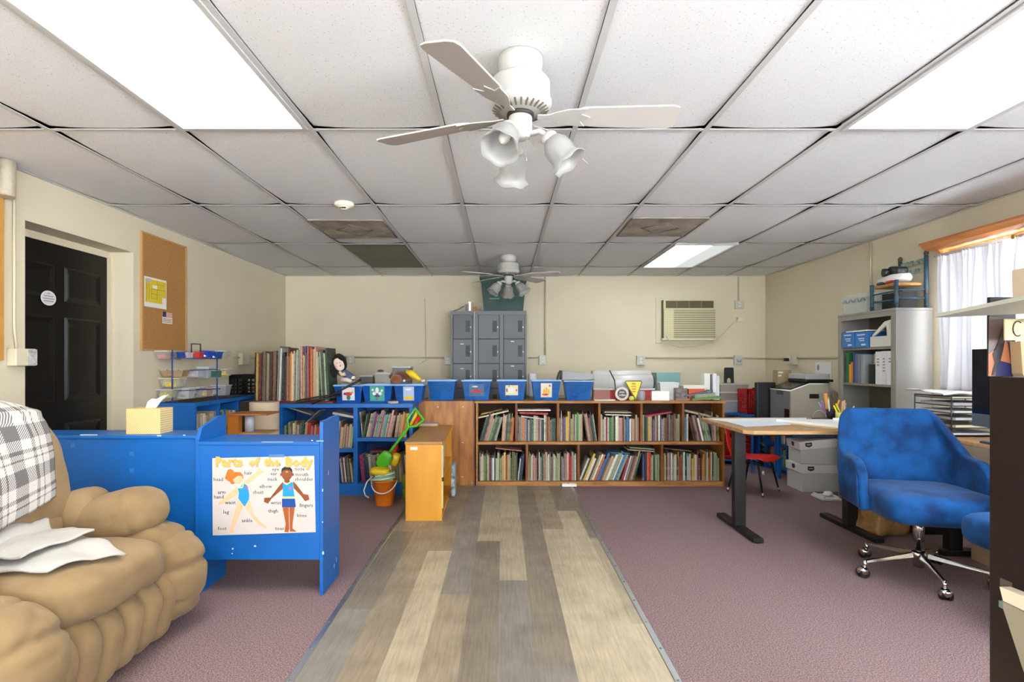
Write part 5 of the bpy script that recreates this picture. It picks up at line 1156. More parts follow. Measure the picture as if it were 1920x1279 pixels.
part('panel', M().box(tx(1338.5), tx(1345), 5.46, 5.57, topz+.001, tz(701)), P('E6E6E8', .5), t, w=True); part('panel', M().box(tx(1346), tx(1351), 5.47, 5.57, topz+.001, tz(705)), P('D5D7DB', .5), t, w=True)
part('dark_back', M().box(tx(1333.2), tx(1338.3), 5.50, 5.57, topz+.001, tz(702)), P('3A3C3A', .5), t, w=True)
bb = lambda x, z, L, th, ang, code, lab: flat(code, x, z, L, th, 5.34, ang, lab, 'binders and books stacked on the right end of the wooden bookcase', .2)
bb(tx(1325, 5.34), topz+.022, .28, .022, 4, 'g', 'green folder lying lowest at the right end of the bookcase top')
bb(tx(1322, 5.34), topz+.052, .20, .036, 5, 'l', 'pale green binder slanted between the green folder and the purple book')
bb(tx(1310, 5.34), topz+.070, .27, .010, 12, 'v', 'purple blue book slanted on top of the green folders')
# ---------------- tub rack ----------------
wire = P('24407A', .4)
def ck(px): return 4.36+(px-323)/84*.40
t = thing('tub_rack', 'three tier blue wire rack hung with small plastic tubs on the wall shelf', 'rack', (-2.57, 4.55, lzt+.0045))
zb = lzt+.0045; A = Vector((X(323, 4.305), 4.305, zb)); B = Vector((X(407, 4.66), 4.66, zb)); zh = Z(656, 4.36)
m = M().tube([A, (A.x, A.y, zh)], .006, 8).tube([B, (B.x, B.y, zh-.01)], .006, 8)
for z in (Z(672, 4.4), Z(694, 4.4), Z(732, 4.4)): 
    for s_ in (-.045, .045): m.tube([(A.x+s_, A.y, z), (B.x+s_*.6, B.y, z)], .0035, 6)
for C_ in (A, B): m.tube([(C_.x-.05, C_.y, zb+.004), (C_.x+.05, C_.y, zb+.004)], .004, 6)
part('frame', m, wire, t, w=True)
part('carry_handle', M().tube([(X(359, 4.5), 4.5, zh-.02), (X(359, 4.5), 4.5, Z(645, 4.5)), (X(376, 4.6), 4.6, Z(645, 4.55)), (X(376, 4.6), 4.6, zh-.02)], .006, 8), P('3A3F4C', .4), t, w=True)
clearp = mat('clear_tub_plastic', 'C4C4C0', .25, alpha=.38); TG = 'small plastic tubs hung on the wire rack'
def tubl(px0, px1, py0, py1, body, cont, label, dD=0, rim='C9C8C4'):
    px = (px0+px1)/2; D = ck(px)+dD+.05; w = (px1-px0)*D/F*.97; h = (py1-py0)*D/F; x = X(px, D)
    if x-w/2 < XL+.005: x = XL+.005+w/2
    t = thing('small_tub', label, 'tub', (x, D, Z(py1, D)), 0, TG)
    part('tub', M().tub(w, .10, h, .78, .003), body, t)
    part('rim', M().box(-w/2-.004, w/2+.004, -.055, -.049, h-.006, h+.001).box(-w/2-.004, w/2+.004, .049, .055, h-.006, h+.001).box(-w/2-.004, -w/2+.003, -.0485, .0485, h-.006, h+.001).box(w/2-.003, w/2+.004, -.0485, .0485, h-.006, h+.001), P(rim, .4), t)
    if cont: part('contents', M().sell((0, -.004, h*.46), (w*.41, .040, h*.43), .5, .5, (0, 0, 0), 16, 10), cont, t)
    return t
bp_ = P('1F45A0', .4); rp_ = P('C2322C', .4); yc = mat('yellow_bricks', 'E6CE1E', .5, col2='C9AE10', vscale=40)
tubl(298, 321, 658, 674, clearp, mat('pinkish', 'C4625C', .6), 'clear tub with red things, far left of the rack top tier', -.05)
tubl(326, 336, 659, 675, clearp, P('9C5A50', .6), 'narrow clear tub beside the near post, top tier')
tubl(337, 347, 660, 671, bp_, None, 'small blue tub in the top tier, left of the striped one', -.04, '2B4FA8')
tubl(348, 359, 661, 671, P('C9B9BE', .5), rp_, 'white and red tub in the rack top tier', -.04)
tubl(360, 368, 661, 672, P('8A8884', .5), None, 'small grey tub in the middle of the top tier', -.02)
tubl(369, 380, 660, 672, rp_, None, 'bright red tub in the rack top tier', -.06, 'C84A40')
tubl(381, 396, 658, 671, bp_, P('E4E8F2', .5), 'left one of two bright blue tubs in the top tier', -.06, '2B4FB8')
tubl(397, 413, 660, 673, bp_, P('E4E8F2', .5), 'right one of two bright blue tubs in the top tier', -.06, '2B4FB8')
tubl(415, 429, 658, 670, clearp, None, 'clear tub at the far right of the top tier', -.02)
tubl(299, 345, 693, 706, mat('tan_tub_plastic', 'B99C78', .3, alpha=.6), P('AA8360', .6), 'wide brownish tub in the rack middle tier', -.04, 'B6A68C')
tubl(303, 343, 709, 727, clearp, yc, 'tub of yellow bricks hanging below the brownish tub', -.05, 'CDBE8A')
tubl(353, 379, 693, 707, P('BDBAC0', .4), P('DAD3DC', .5), 'white labelled tub in the middle tier', -.05)
tubl(374, 398, 688, 709, P('B4BCC2', .35), None, 'tall pale grey tub in the middle tier', .03, 'D2D6D8')
tubl(398, 412, 694, 707, P('3B6A48', .4), P('2E5A7C', .5), 'dark green tub in the rack middle tier', -.02)
tubl(414, 430, 692, 705, clearp, yc, 'tub with yellow things at the right of the middle tier', -.02)
tubl(300, 331, 730, 746, clearp, yc, 'tub of yellow bricks at the left of the lowest tier', -.05)
tubl(334, 362, 728, 747, P('B7B4B2', .4), P('9A9390', .6), 'large grey tub in the lowest tier beside the yellow one', -.07)
tubl(361, 380, 726, 744, P('A39C9A', .4), P('7E726C', .6), 'grey brown tub in the middle of the lowest tier', -.02)
tubl(380, 394, 729, 742, P('B8A08C', .4), P('E0C43C', .5), 'small tub with a yellow flower in the lowest tier', -.05)
tubl(395, 405, 727, 739, P('C6C8D6', .4), P('3C4570', .5), 'small white and navy tub in the lowest tier', -.02)
tubl(401, 430, 722, 741, P('98969A', .35), None, 'grey tub at the right end of the lowest tier', .03, 'BDBDBD')
# milk crates
def crate(x0, x1, y0, y1, z0, z1, mt, name, label, rows_, colsn, rz=0):
    t = thing(name, label, 'crate', ((x0+x1)/2, (y0+y1)/2, z0), rz); w = (x1-x0)/2; d = (y1-y0)/2; h = z1-z0; m = M(); tk = .006
    m.box(-w, w, -d, d, 0, tk)
    for (a0, a1, ax) in ((-w, w, 'f'), (-w, w, 'b'), (-d, d, 'l'), (-d, d, 'r')):
        def bxx(u0, u1, z_0, z_1):
            if ax == 'f': m.box(u0, u1, -d, -d+tk, z_0, z_1)
            elif ax == 'b': m.box(u0, u1, d-tk, d, z_0, z_1)
            elif ax == 'l': m.box(-w, -w+tk, u0, u1, z_0, z_1)
            else: m.box(w-tk, w, u0, u1, z_0, z_1)
        bxx(a0, a1, h*.82, h); bxx(a0, a1, 0, h*.18); e = (a1-a0)*.08; bxx(a0, a0+e, 0, h); bxx(a1-e, a1, 0, h)
        for k_ in range(1, rows_): z = h*(.18+.64*k_/rows_); bxx(a0, a1, z-.005, z+.005)
        for k_ in range(1, colsn): u = a0+(a1-a0)*k_/colsn; bxx(u-.005, u+.005, 0, h)
    part('basket', m, mt, t)
    part('handle_bar', M().box(-w*.4, w*.4, -d-.006, -d-.0005, h*.86, h*.94), mt, t)
    return t
crate(-2.71, -2.37, 5.40, 5.70, .846, .846+.235, P('0E0E0F', .45), 'milk_crate', 'black plastic crate in the left rear corner beside the tall books', 4, 8)
t = thing('glass_dome', 'small glass jar with a blue lid standing on the black crate', 'jar', (X(487, 5.55), 5.55, 1.082))
part('jar', M().lathe([(0, 0), (.055, 0), (.058, .02), (.05, .035), (.045, .04)], 22), mat('jar_glass', 'B7BBB6', .1, alpha=.5), t); part('lid', M().lathe([(0, .041), (.052, .041), (.05, .048), (.012, .05), (.016, .066), (0, .07)], 22), P('22459A', .4), t)
# cylinder and little shelf behind the blue furniture
solo('cardboard_drum', M().lathe([(0, 0), (.12, 0), (.12, .86), (.115, .862), (0, .858)], 36, 0, Matrix.Translation((X(494, 4.70), 4.72, .0))), P('CDB79C', .7), 'tall beige cylinder standing left of the blue bookcase', 'drum')
t = thing('wooden_side_stand', 'orange wood stand with a small brown shelf top, behind the blue desk', 'stand', (X(465, 4.25), 4.25, 0))
part('side_panel', M().box(X(427, 4.2), X(447, 4.2), 4.20, 4.26, 0, Z(779, 4.2)), P('B4691F', .45), t, w=True); part('top_board', M().box(X(428, 4.2), X(502, 4.2), 4.18, 4.42, Z(779, 4.2)+.0005, Z(775.5, 4.2)), P('A4672E', .5), t, w=True)
part('post', M().cyl((X(468, 4.28), 4.28, Z(812, 4.2)+.0005), (X(468, 4.28), 4.28, Z(779, 4.2)), .034, n=20), P('B4BAC2', .5), t, w=True); part('lower_shelf', M().box(X(448, 4.2), X(500, 4.2), 4.20, 4.42, Z(815, 4.2), Z(812, 4.2)), P('B98C58', .5), t, w=True)
part('leg', M().box(X(468, 4.28)-.02, X(468, 4.28)+.02, 4.26, 4.30, 0, Z(815, 4.2)-.0005), P('B98C58', .5), t, w=True)
# ---------------- standing desk ----------------
SX0, SX1, SY0, SY1, SZ = 1.585, 2.70, 3.573, 4.44, .754
t = thing('standing_desk', 'wood topped standing desk with black T legs, covered in papers', 'desk', ((SX0+SX1)/2, 4.0, 0))
r_ = .05; poly = [(SX0+r_, SY0), (SX1-r_, SY0), (SX1, SY0+r_), (SX1, SY1-r_), (SX1-r_, SY1), (SX0+r_, SY1), (SX0, SY1-r_), (SX0, SY0+r_)]
part('tabletop', M().prism(poly, SZ-.026, SZ, 'xy'), deskw, t, w=True, bev=.004)
part('crossbar', M().box(1.731, 2.449, 3.90+.0, 3.96, SZ-.075, SZ-.027), blackp, t, w=True)
for x in (1.69, 2.49):
    part('leg', M().box(x-.04, x+.04, 3.90, 3.96, .036, SZ-.027), blackp, t, w=True, bev=.004)
    part('foot', M().box(x-.035, x+.035, 3.62, 4.25, .004, .035), blackp, t, w=True, bev=.006)
def sheet(pts, z, label, name='paper_sheet', mt=None, th=.0012, grp='papers on the standing desk'):
    return solo(name, M().prism(pts, z, z+th, 'xy'), mt or papr, label, 'paper', grp)
q_ = lambda px, py: ((px-944)*(H-SZ)/(py-680), (H-SZ)*F/(py-680))
sheet([q_(1325, 785.5), q_(1440, 784.5), q_(1470, 791), q_(1400, 797)], SZ+.0005, 'large white paper at the left end of the standing desk')
sheet([q_(1360, 791), q_(1476, 790), q_(1483, 797), q_(1398, 801)], SZ+.0022, 'bluish white paper overlapping in front of the large one', mt=P('DDE6F4', .6))
sheet([q_(1428, 785), q_(1512, 784.5), q_(1512, 792), q_(1450, 793)], SZ+.0040, 'white paper in the middle of the standing desk')
t = thing('open_folder', 'open cream folder with white pages at the right of the standing desk', 'folder', (2.2, 4.0, SZ+.0005))
fa = [(2.03, 4.12), (2.56, 4.06), (2.54, 3.68), (2.20, 3.66)]
part('cover', M().prism(fa, SZ+.0007, SZ+.004, 'xy'), P('D8C48E', .6), t, w=True); part('pages', M().prism([(2.06, 4.13), (2.56, 4.07), (2.56, 3.72), (2.27, 3.70)], SZ+.0043, SZ+.022, 'xy'), P('F0F0F2', .7), t, w=True)
solo('tape_strip', M().box(2.02, 2.10, 3.68, 3.70, SZ+.0005, SZ+.004), P('8F9295', .5), 'grey strip lying at the front edge of the standing desk', 'office supplies')
# pencil cups
def cup(x, y, mt, label, items, r=.036, h=.085):
    t = thing('pencil_cup', label, 'pencil cup', (x, y, SZ+.001)); part('cup', M().lathe([(0, 0), (r, 0), (r*1.05, h), (r*.97, h), (r*.9, .004), (0, .004)], 24), mt, t)
    for k_, (a, ln_, c, nm) in enumerate(items):
        d = Vector((sin(R(a)), .25*sin(k_*2.1), cos(R(a)))).normalized(); p = Vector((.012*sin(k_*1.7), .012*cos(k_*1.7), .006))
        part(nm, M().cyl(p, p+d*ln_, .006 if nm != 'ruler' else .012, n=8), P(c, .5), t)
    return t
c1 = cup(X(1556, 4.25), 4.25, mat('black_mesh', '14121A', .5), 'black pencil cup with scissors and orange pencils on the standing desk', [(-32, .15, '8E93B8', 'pen'), (-22, .16, '6F8EA0', 'pen'), (-14, .17, 'C9D6DC', 'pen'), (-6, .20, 'D9923C', 'ruler'), (4, .17, 'E08A1E', 'pencil'), (14, .16, 'E58C14', 'pencil'), (-26, .14, '8C4A7A', 'pen')])
part('scissors', M().tube([(.02, 0, .10), (.035, 0, .15)], .007, 8).tube([(.035+.022*cos(a*.5)+.006, 0, .185+.036*sin(a*.5)) for a in range(13)], .005, 8, 0, True), P('4A3238', .4), c1)
c2_ = cup(X(1580, 4.12), 4.12, P('D8D878', .5), 'pale yellow pencil cup with markers beside the cabinet', [(-28, .13, 'E0DC28', 'marker'), (-20, .14, 'D5CF20', 'marker'), (-4, .16, 'C88A5C', 'marker'), (6, .15, 'D9B08C', 'marker'), (18, .14, '7FA8B4', 'marker'), (26, .13, '9CC0C8', 'marker')], .045, .07)
t = thing('tape_dispenser', 'grey tape dispenser beside the black pencil cup', 'tape dispenser', (X(1538, 4.2), 4.2, SZ+.001))
part('body', M().box(-.055, .05, -.025, .025, 0, .022), P('4A4C4A', .5), t, bev=.006); part('arch', M().tube([(-.055+.05*(1-cos(a/12*pi))*1.0, 0, .022+.055*sin(a/12*pi)) for a in range(13)], .005, 8), P('8C8F86', .4), t)
solo('paper_slip', M().box(X(1562, 4.05), X(1578, 4.05), 4.05, 4.054, SZ+.001, SZ+.036), P('F0F0F0', .6), 'small upright white card in front of the pencil cups', 'card')
solo('white_binder', M().box(2.60, 2.69, 4.05, 4.35, SZ+.001, SZ+.03), P('E6E8EA', .6), 'white papers stacked at the right end of the standing desk', 'papers')
# ---------------- desk chairs ----------------
def desk_chair(label):
    t = thing('desk_chair', label, 'office chair', (0, 0, 0))
    Nn, K = 44, 16; vs = []
    path = []
    for i in range(Nn+1):
        s = i/Nn; a = -1+2*s                          # -1 left arm front .. +1 right arm front
        u = abs(a); sg = -1 if a < 0 else 1
        if u < .42: x, y = .265*(u/.42)*.92, .275+.0*u
        elif u < .62: q = (u-.42)/.2*pi/2; x, y = .244+.066*sin(q), .275-.10*(1-cos(q))
        else: q = (u-.62)/.38; x, y = .310+.004*q, .175-.27*q
        path.append((sg*x, y, u))
    for j in range(K+1):
        v = j/K
        for (x, y, u) in path:
            if u < .45: zt = .915
            elif u < .72: q = (u-.45)/.27; q = q*q*(3-2*q); zt = .915-.255*q
            else: zt = .66-.02*((u-.72)/.28)**2
            zb = .375
            front = max(0, (u-.80)/.20); ztf = zt-.07*front**3; z = zb+(ztf-zb)*v
            lean = max(0, z-.50)*.24*(1 if u < .6 else max(0, 1-(u-.6)/.2)); taper = 1-.14*max(0, z-.62)/.3 if u < .62 else 1
            vs.append((x*taper*(1-.05*(1-v)*(1 if z < .45 else 0)), y+lean, z))
    m = M().add(vs, [(j*(Nn+1)+i, j*(Nn+1)+i+1, (j+1)*(Nn+1)+i+1, (j+1)*(Nn+1)+i) for j in range(K) for i in range(Nn)], 0, True)
    o = part('backrest', m, velv, t, solid=.055, sub=1); 
    # ribbed outside of the arms
    for sg in (-1, 1):
        rb = M()
        for k_ in range(16):
            y = -.075+k_*.016; rb.tube([(sg*.336, y, .40), (sg*.341, y+.0, .52), (sg*.338, y+.004, .62-.03*(k_ < 3))], [.006, .008, .005], 6)
        part('ribbing', rb, velv, t)
    part('seat', M().sell((0, -.055, .43), (.283, .315, .088), .5, .32, (R(-2), 0, 0), 56, 28, 0, wr_fn(3, .006, (6, 6, 6))), velv, t)
    part('seat_pan', M().lathe([(0, .335), (.16, .335), (.22, .362), (0, .362)], 28), blackp, t)
    part('column', M().lathe([(0, .10), (.016, .10), (.016, .20), (.028, .20), (.028, .335), (0, .335)], 20), chrome, t)
    part('hub', M().lathe([(0, .055), (.026, .055), (.030, .10), (.045, .115), (.045, .14), (.030, .15), (.0, .15)], 24), chrome, t)
    for k_ in range(5):
        a = 2*pi*k_/5+R(-95); d = Vector((cos(a), sin(a), 0)); n_ = Vector((-sin(a), cos(a), 0)); m = M()
        vs = []
        for (r0, w, z1, z0) in ((.03, .018, .140, .112), (.30, .011, .094, .080)):
            for (sw, z) in ((-w, z0), (w, z0), (w*.6, z1), (-w*.6, z1)): vs.append(d*r0+n_*sw+Vector((0, 0, z)))
        m.add(vs, [(0, 1, 5, 4), (1, 2, 6, 5), (2, 3, 7, 6), (3, 0, 4, 7), (3, 2, 1, 0), (4, 5, 6, 7)])
        lg = part('leg', m, chrome, t, bev=.002)
        e = d*.305; part('caster_stem', M().cyl(e+Vector((0, 0, .045)), e+Vector((0, 0, .094)), .011, n=12), chrome, lg)
        w_ = M().cyl(e-n_*.024+d*.012+Vector((0, 0, .026)), e-n_*.006+d*.012+Vector((0, 0, .026)), .026, n=20).cyl(e+n_*.006+d*.012+Vector((0, 0, .026)), e+n_*.024+d*.012+Vector((0, 0, .026)), .026, n=20)
        part('wheel', w_, blackp, lg); part('caster_hood', M().sell(e+d*.012+Vector((0, 0, .036)), (.029, .031, .024), .8, .9, (0, 0, a), 18, 12), chrome, lg)
    return t
dc = desk_chair('royal blue velvet swivel chair with chrome base at the standing desk')
dc.location = (2.33, 3.07, 0); dc.rotation_euler = (0, 0, R(-12))
dc2 = copytree(dc); dc2.location = (2.49, 2.325, 0); dc2.rotation_euler = (0, 0, R(-84)); dc2['label'] = 'second blue velvet chair, mostly hidden by the black bookcase, light blue seat corner showing'
dc2['group'] = dc['group'] = 'blue velvet desk chairs'
# ---------------- grey metal cabinet ----------------
GX, GY0, GY1, GZ = 2.985, 4.16, 4.88, 1.618
t = thing('metal_cabinet', 'tall grey metal shelf cabinet against the right wall, open towards the room', 'cabinet', (3.12, 4.52, 0))
part('side_panel', M().box(GX, XR-.005, GY0, GY0+.012, 0, GZ-.0205), metalcab, t, w=True, bev=.002); part('side_panel', M().box(GX, XR-.005, GY1-.012, GY1, 0, GZ-.0205), metalcab, t, w=True)
part('top_panel', M().box(GX-.004, XR-.005, GY0-.003, GY1, GZ-.02, GZ), metalcab, t, w=True, bev=.003)
part('back_panel', M().box(XR-.014, XR-.006, GY0+.0125, GY1-.0125, .0, GZ-.0205), P('6E675A', .6), t, w=True)
fm = P('8C877B', .45)
part('face_frame', M().box(GX-.003, GX+.018, GY0+.0125, GY0+.05, 0, GZ-.0205).box(GX-.003, GX+.018, GY1-.045, GY1-.0125, 0, GZ-.0205).box(GX-.003, GX+.018, GY0+.05, GY1-.045, GZ-.055, GZ-.0205), fm, t, w=True)
gz = lambda py: Z(py, 2.985*F/(1625-944))
S = [gz(645.0), gz(722), gz(774)]
S = [1.2+(680-650)*4.16/F+.03, 1.2-(723-680)*4.16/F-.005, .82]
S[0] = 1.325; S[1] = 1.025; S[2] = .80
for z in S+[.42, .06]: part('shelf_board', M().box(GX+.019, XR-.0145, GY0+.013, GY1-.013, z-.018, z), P('8A8579', .45), t, w=True)
fy = lambda px: GX*F/(px-944)
# blue cartons and printer on top shelf
bt = P('2C6FB0', .5)
def carton(y0, y1, x0, x1, z0, z1, mt, name, label, cat='box', marks=None):
    t = thing(name, label, cat, ((x0+x1)/2, (y0+y1)/2, z0)); part('carton', M().box(x0, x1, y0, y1, z0, z1), mt, t, w=True, bev=.002)
    if marks:
        m = M()
        for (u0, u1, v0, v1) in marks: m.box(x0-.0012, x0-.0003, y0+(y1-y0)*u0, y0+(y1-y0)*u1, z0+(z1-z0)*v0, z0+(z1-z0)*v1)
        part('print', m, P('BFD4EA', .5), t, w=True)
mk = [(.15, .8, .78, .86), (.2, .7, .55, .62), (.2, .6, .42, .48), (.1, .45, .12, .24)]
carton(4.665, 4.815, GX-.005, 3.15, S[0]+.001, S[0]+.135, bt, 'blue_carton', 'blue printed carton at the far side of the cabinet top shelf', marks=mk)
carton(4.50, 4.655, GX+.005, 3.15, S[0]+.001, S[0]+.13, bt, 'blue_carton', 'blue printed carton in the middle of the cabinet top shelf', marks=mk)
solo('white_carton', M().box(GX+.02, 3.15, 4.52, 4.80, S[0]+.137, S[0]+.148), P('E8E8E4', .5), 'flat white pack lying on the two blue cartons', 'box')
t = thing('label_printer', 'white cut away tray box on the cabinet top shelf', 'tray', (3.05, 4.36, S[0]+.001))
part('base', M().box(GX+.01, 3.15, 4.22, 4.47, S[0]+.001, S[0]+.085), P('CFCBC0', .5), t, w=True, bev=.003)
part('side_wall', M().prism([(4.22, S[0]+.0855), (4.30, S[0]+.0855), (4.31, S[0]+.17), (4.44, S[0]+.10), (4.47, S[0]+.0855), (4.47, S[0]+.10), (4.33, S[0]+.20), (4.22, S[0]+.215)], GX+.03, GX+.045, 'yz'), P('DEDAD0', .5), t, w=True)
# binders on second shelf
def binder(y0, y1, h, code, label, marks=None, x0=GX+.02, lean=0, name='binder'):
    t = thing(name, label, 'binder', (x0+.1, (y0+y1)/2, S[1]+.001))
    T_ = Matrix.Translation((x0, y0, S[1]+.001)) @ Matrix.Rotation(R(-lean), 4, 'X')
    part('cover', M().box(0, .22, 0, y1-y0, 0, h, 0, T_), P(code, .5), t, w=True, bev=.002)
    if marks:
        m = M(); w = y1-y0
        for k_ in range(marks): m.box(-.0012, -.0003, w*.3, w*.7, h*(.75-.09*k_), h*(.79-.09*k_), 0, T_)
        part('spine_label', m, P('8A8684', .5), t, w=True)
binder(4.225, 4.285, .265, 'E4E4E6', 'white binder with a triangle mark, nearest on the second shelf', 2)
binder(4.290, 4.350, .265, 'DADADC', 'white binder with lettering down its spine, second shelf', 5)
binder(4.355, 4.420, .262, 'E0DFDF', 'white binder with two dark marks, second shelf', 3)
binder(4.425, 4.50, .16, '0F0F12', 'short black file box on the second shelf of the metal cabinet')
binder(4.505, 4.555, .25, 'CFCDC8', 'pale folder behind the black file box on the second shelf', None, GX+.10)
binder(4.560, 4.60, .24, '8E9696', 'grey binder in the middle of the second shelf'); binder(4.605, 4.64, .245, '6E7478', 'dark grey binder beside the navy ones'); binder(4.645, 4.675, .25, '56638A', 'slate blue binder on the second shelf')
binder(4.68, 4.705, .26, '2F3C66', 'navy binder on the second shelf'); binder(4.71, 4.735, .18, 'D9781C', 'orange folder at the far end of the second shelf'); binder(4.74, 4.755, .16, 'E0A01C', 'yellow folder against the orange folder'); binder(4.76, 4.80, .26, '1E6A38', 'green binder at the far end of the second shelf')
carton(4.25, 4.42, GX+.03, 3.2, S[2]+.001, S[2]+.03, P('D2D4D6', .5), 'paper_ream', 'ream of paper on the lower cabinet shelf, near side', 'papers'); carton(4.46, 4.7, GX+.04, 3.2, S[2]+.001, S[2]+.012, P('DCDCDC', .5), 'paper_ream', 'loose white papers on the lower cabinet shelf, far side', 'papers')
# ---------------- things on the metal cabinet ----------------
bc = mat('slate_blue_paint', '2E4F60', .45, var=.2, vscale=20); nat = P('5A3A2E', .5); rush = mat('rush_seat', 'B8905A', .8, col2='8E6A38', vscale=30, stretch=(1, 8, 1))
t = thing('ladderback_chair', 'small slate blue ladder back child chair standing on the metal cabinet', 'child chair', (3.13, 4.42, GZ))
z0 = GZ+.001
fxs, bxs = 3.005, 3.235; yN, yFr = 4.185, 4.46     # front legs face the room (-X)
def turned(x, y, h, top):
    m = M().cyl((x, y, z0), (x, y, z0+h), .015, n=14)
    k_ = M()
    for zz in (.03, .10, .115, .13): 
        if zz < h: k_.cyl((x, y, z0+zz), (x, y, z0+zz+.006), .0158, n=14)
    if top: k_.sell((x, y, z0+h+.02), (.017, .017, .022), 1, 1, (0, 0, 0), 16, 10)
    return m, k_
for (x, y, h, tp) in ((fxs, yN, .215, 0), (fxs, yFr, .21, 0), (bxs, yN, .40, 1), (bxs, yFr, .40, 1)):
    m, k_ = turned(x, y, h, tp); lg = part('leg', m, bc, t, w=True); part('turned_rings', k_, nat, lg, w=True)
for z in (.065, .13):
    part('rung', M().cyl((fxs, yN+.016, z0+z), (fxs, yFr-.016, z0+z), .007, n=8), bc, t, w=True); part('rung', M().cyl((fxs+.016, yN, z0+z+.01), (bxs-.016, yN, z0+z+.01), .007, n=8), bc, t, w=True)
part('rung', M().cyl((fxs+.016, yFr, z0+.075), (bxs-.016, yFr, z0+.075), .007, n=8), bc, t, w=True)
part('seat', M().box(fxs+.0, bxs-.018, yN+.017, yFr-.017, z0+.175, z0+.20), rush, t, w=True, bev=.008)
for z in (.28, .35): part('back_slat', M().box(bxs-.006, bxs+.004, yN+.017, yFr-.017, z0+z, z0+z+.035), mat('painted_slat', 'A9B6A8', .5, col2='2E4638', vscale=25), t, w=True)
solo('black_box', M().box(3.06, 3.20, 4.23, 4.42, z0, z0+.13), P('1B1918', .6), 'black box under the seat of the small blue chair', 'box')
t = thing('camera_bag', 'dark rounded camera lying on the small chair seat pile', 'camera', (3.09, 4.30, z0+.255))
part('body', M().sell((3.10, 4.30, z0+.30), (.05, .065, .038), .5, .5, (R(12), 0, 0), 24, 16), P('1F2426', .4), t, w=True); part('lens', M().cyl((3.05, 4.34, z0+.295), (3.015, 4.35, z0+.295), .032, n=20), P('2E3438', .2), t, w=True)
solo('cloth_bundle', M().sell((3.10, 4.34, z0+.236), (.085, .13, .036), .6, .6, (R(-5), 0, 0), 30, 18, 0, wr_fn(8, .012, (14, 14, 14))), P('D5D2CC', .8), 'white cloth bundle on the small chair seat', 'cloth')
solo('red_pouch', M().sell((3.03, 4.28, z0+.212), (.022, .05, .011), .6, .6, (0, 0, 0), 16, 10), redp, 'red pouch at the front of the small chair seat', 'pouch')
solo('dark_shoe', M().sell((3.03, 4.38, z0+.213), (.024, .05, .012), .7, .7, (0, 0, 0), 16, 10), P('3F4A4C', .6), 'dark grey pouch beside the red one on the chair seat', 'pouch')
t = thing('clear_cup_tray', 'clear plastic bin with hanging loops on the far end of the metal cabinet', 'storage box', (3.10, 4.70, z0))
part('bin', M().tub(.18, .34, .165, .92, .003, 0, .008, Matrix.Translation((0, 0, 0))), mat('clear_bin', 'C6D2CC', .12, alpha=.32), t)
m = M()
for k_ in range(4): m.tube([(-.098, -.13+.08*k_+.028*cos(a*pi/8), .095+.026*sin(a*pi/8)) for a in range(9)], .004, 6)
part('loops', m, P('6F777A', .4), t)
# ---------------- copier corner ----------------
t = thing('corner_table', 'low blue topped table carrying the shredder behind the standing desk', 'table', (2.85, 5.4, 0))
part('tabletop', M().box(2.68, XR-.01, 5.10, 5.72, .57, .60), P('8C7A68', .5), t, w=True); part('apron', M().box(2.70, XR-.015, 5.075, 5.10-.0005, .515, .5695), P('1B74C4', .5), t, w=True)
for x, y in ((3.2, 5.38), (3.2, 5.66), (2.86, 5.38), (2.86, 5.66)): part('leg', M().box(x-.015, x+.015, y+.001, y+.03, 0, .5695), P('1660A8', .5), t, w=True)
t = thing('shredder', 'silver and beige office machine with sloping black top on the corner table', 'shredder', (2.88, 5.33, .601))
ax0, ax1, ay0, ay1 = 2.70, 3.06, 5.14, 5.52; za, zb_ = .965, 1.03
poly = [(ax0, .601), (ax1, .601), (ax1, 1.0), (ax0+.17, 1.0), (ax0, .935)]
part('body', M().prism(poly, ay0, ay1, 'xz'), P('A39C8B', .45), t, w=True, bev=.004)
part('front_panel', M().box(ax0-.008, ax0-.0005, ay0, ay1, .601, .925), P('8F9094', .3, metal=.5), t, w=True)
part('white_rim', M().tube([(ax0-.006, ay1, .935), (ax0-.006, ay0-.004, .935), (ax0+.17, ay0-.004, 1.0), (ax1, ay0-.004, 1.0)], .007, 8), P('E8E8E4', .4), t, w=True)
part('lid', M().prism([(ax0-.004, .9355), (ax0+.168, 1.001), (ax1, 1.001), (ax1, 1.016), (ax0+.165, 1.016), (ax0-.004, .952)], ay0-.002, ay1, 'xz'), blackg, t, w=True)
part('grip', M().box(ax0-.012, ax0-.0085, ay0+.12, ay0+.25, .89, .925), P('4A4C50', .4), t, w=True); part('side_recess', M().box(2.875, 2.965, ay0-.001, ay0-.0002, .862, .905), blackp, t, w=True)
part('window', M().box(ax0-.0095, ax0-.0085, ay0+.01, ay0+.10, .62, .76), P('2A1414', .2), t, w=True)
t = thing('flatbed_scanner', 'silver grey scanner lying on the office machine', 'scanner', (3.0, 5.34, 1.017))
part('base', M().box(2.86, 3.12, 5.17, 5.50, 1.017, 1.040), blackp, t, w=True, bev=.004); part('lid', M().box(2.86, 3.09, 5.175, 5.50, 1.0405, 1.09), P('A4A7A6', .35), t, w=True, bev=.010)
t = thing('wall_notice', 'white printed notice standing behind the scanner, QR square omitted', 'poster', (XR-.01, 5.5, 1.0)); t['label'] = 'white printed notice on the right wall behind the scanner'
D0, D1 = XR*F/(1560-944), XR*F/(1530-944)
m = M().box(XR-.006, XR-.004, D0, D1, Z(717, 5.4), Z(679, 5.4), 0)
zz1, zz0 = Z(681, 5.4), Z(714, 5.4)
m.prism([(D1-.05+.02*cos(a*pi/6), zz1-.045+.032*sin(a*pi/6)) for a in range(12)], XR-.0075, XR-.0065, 'yz', 1)
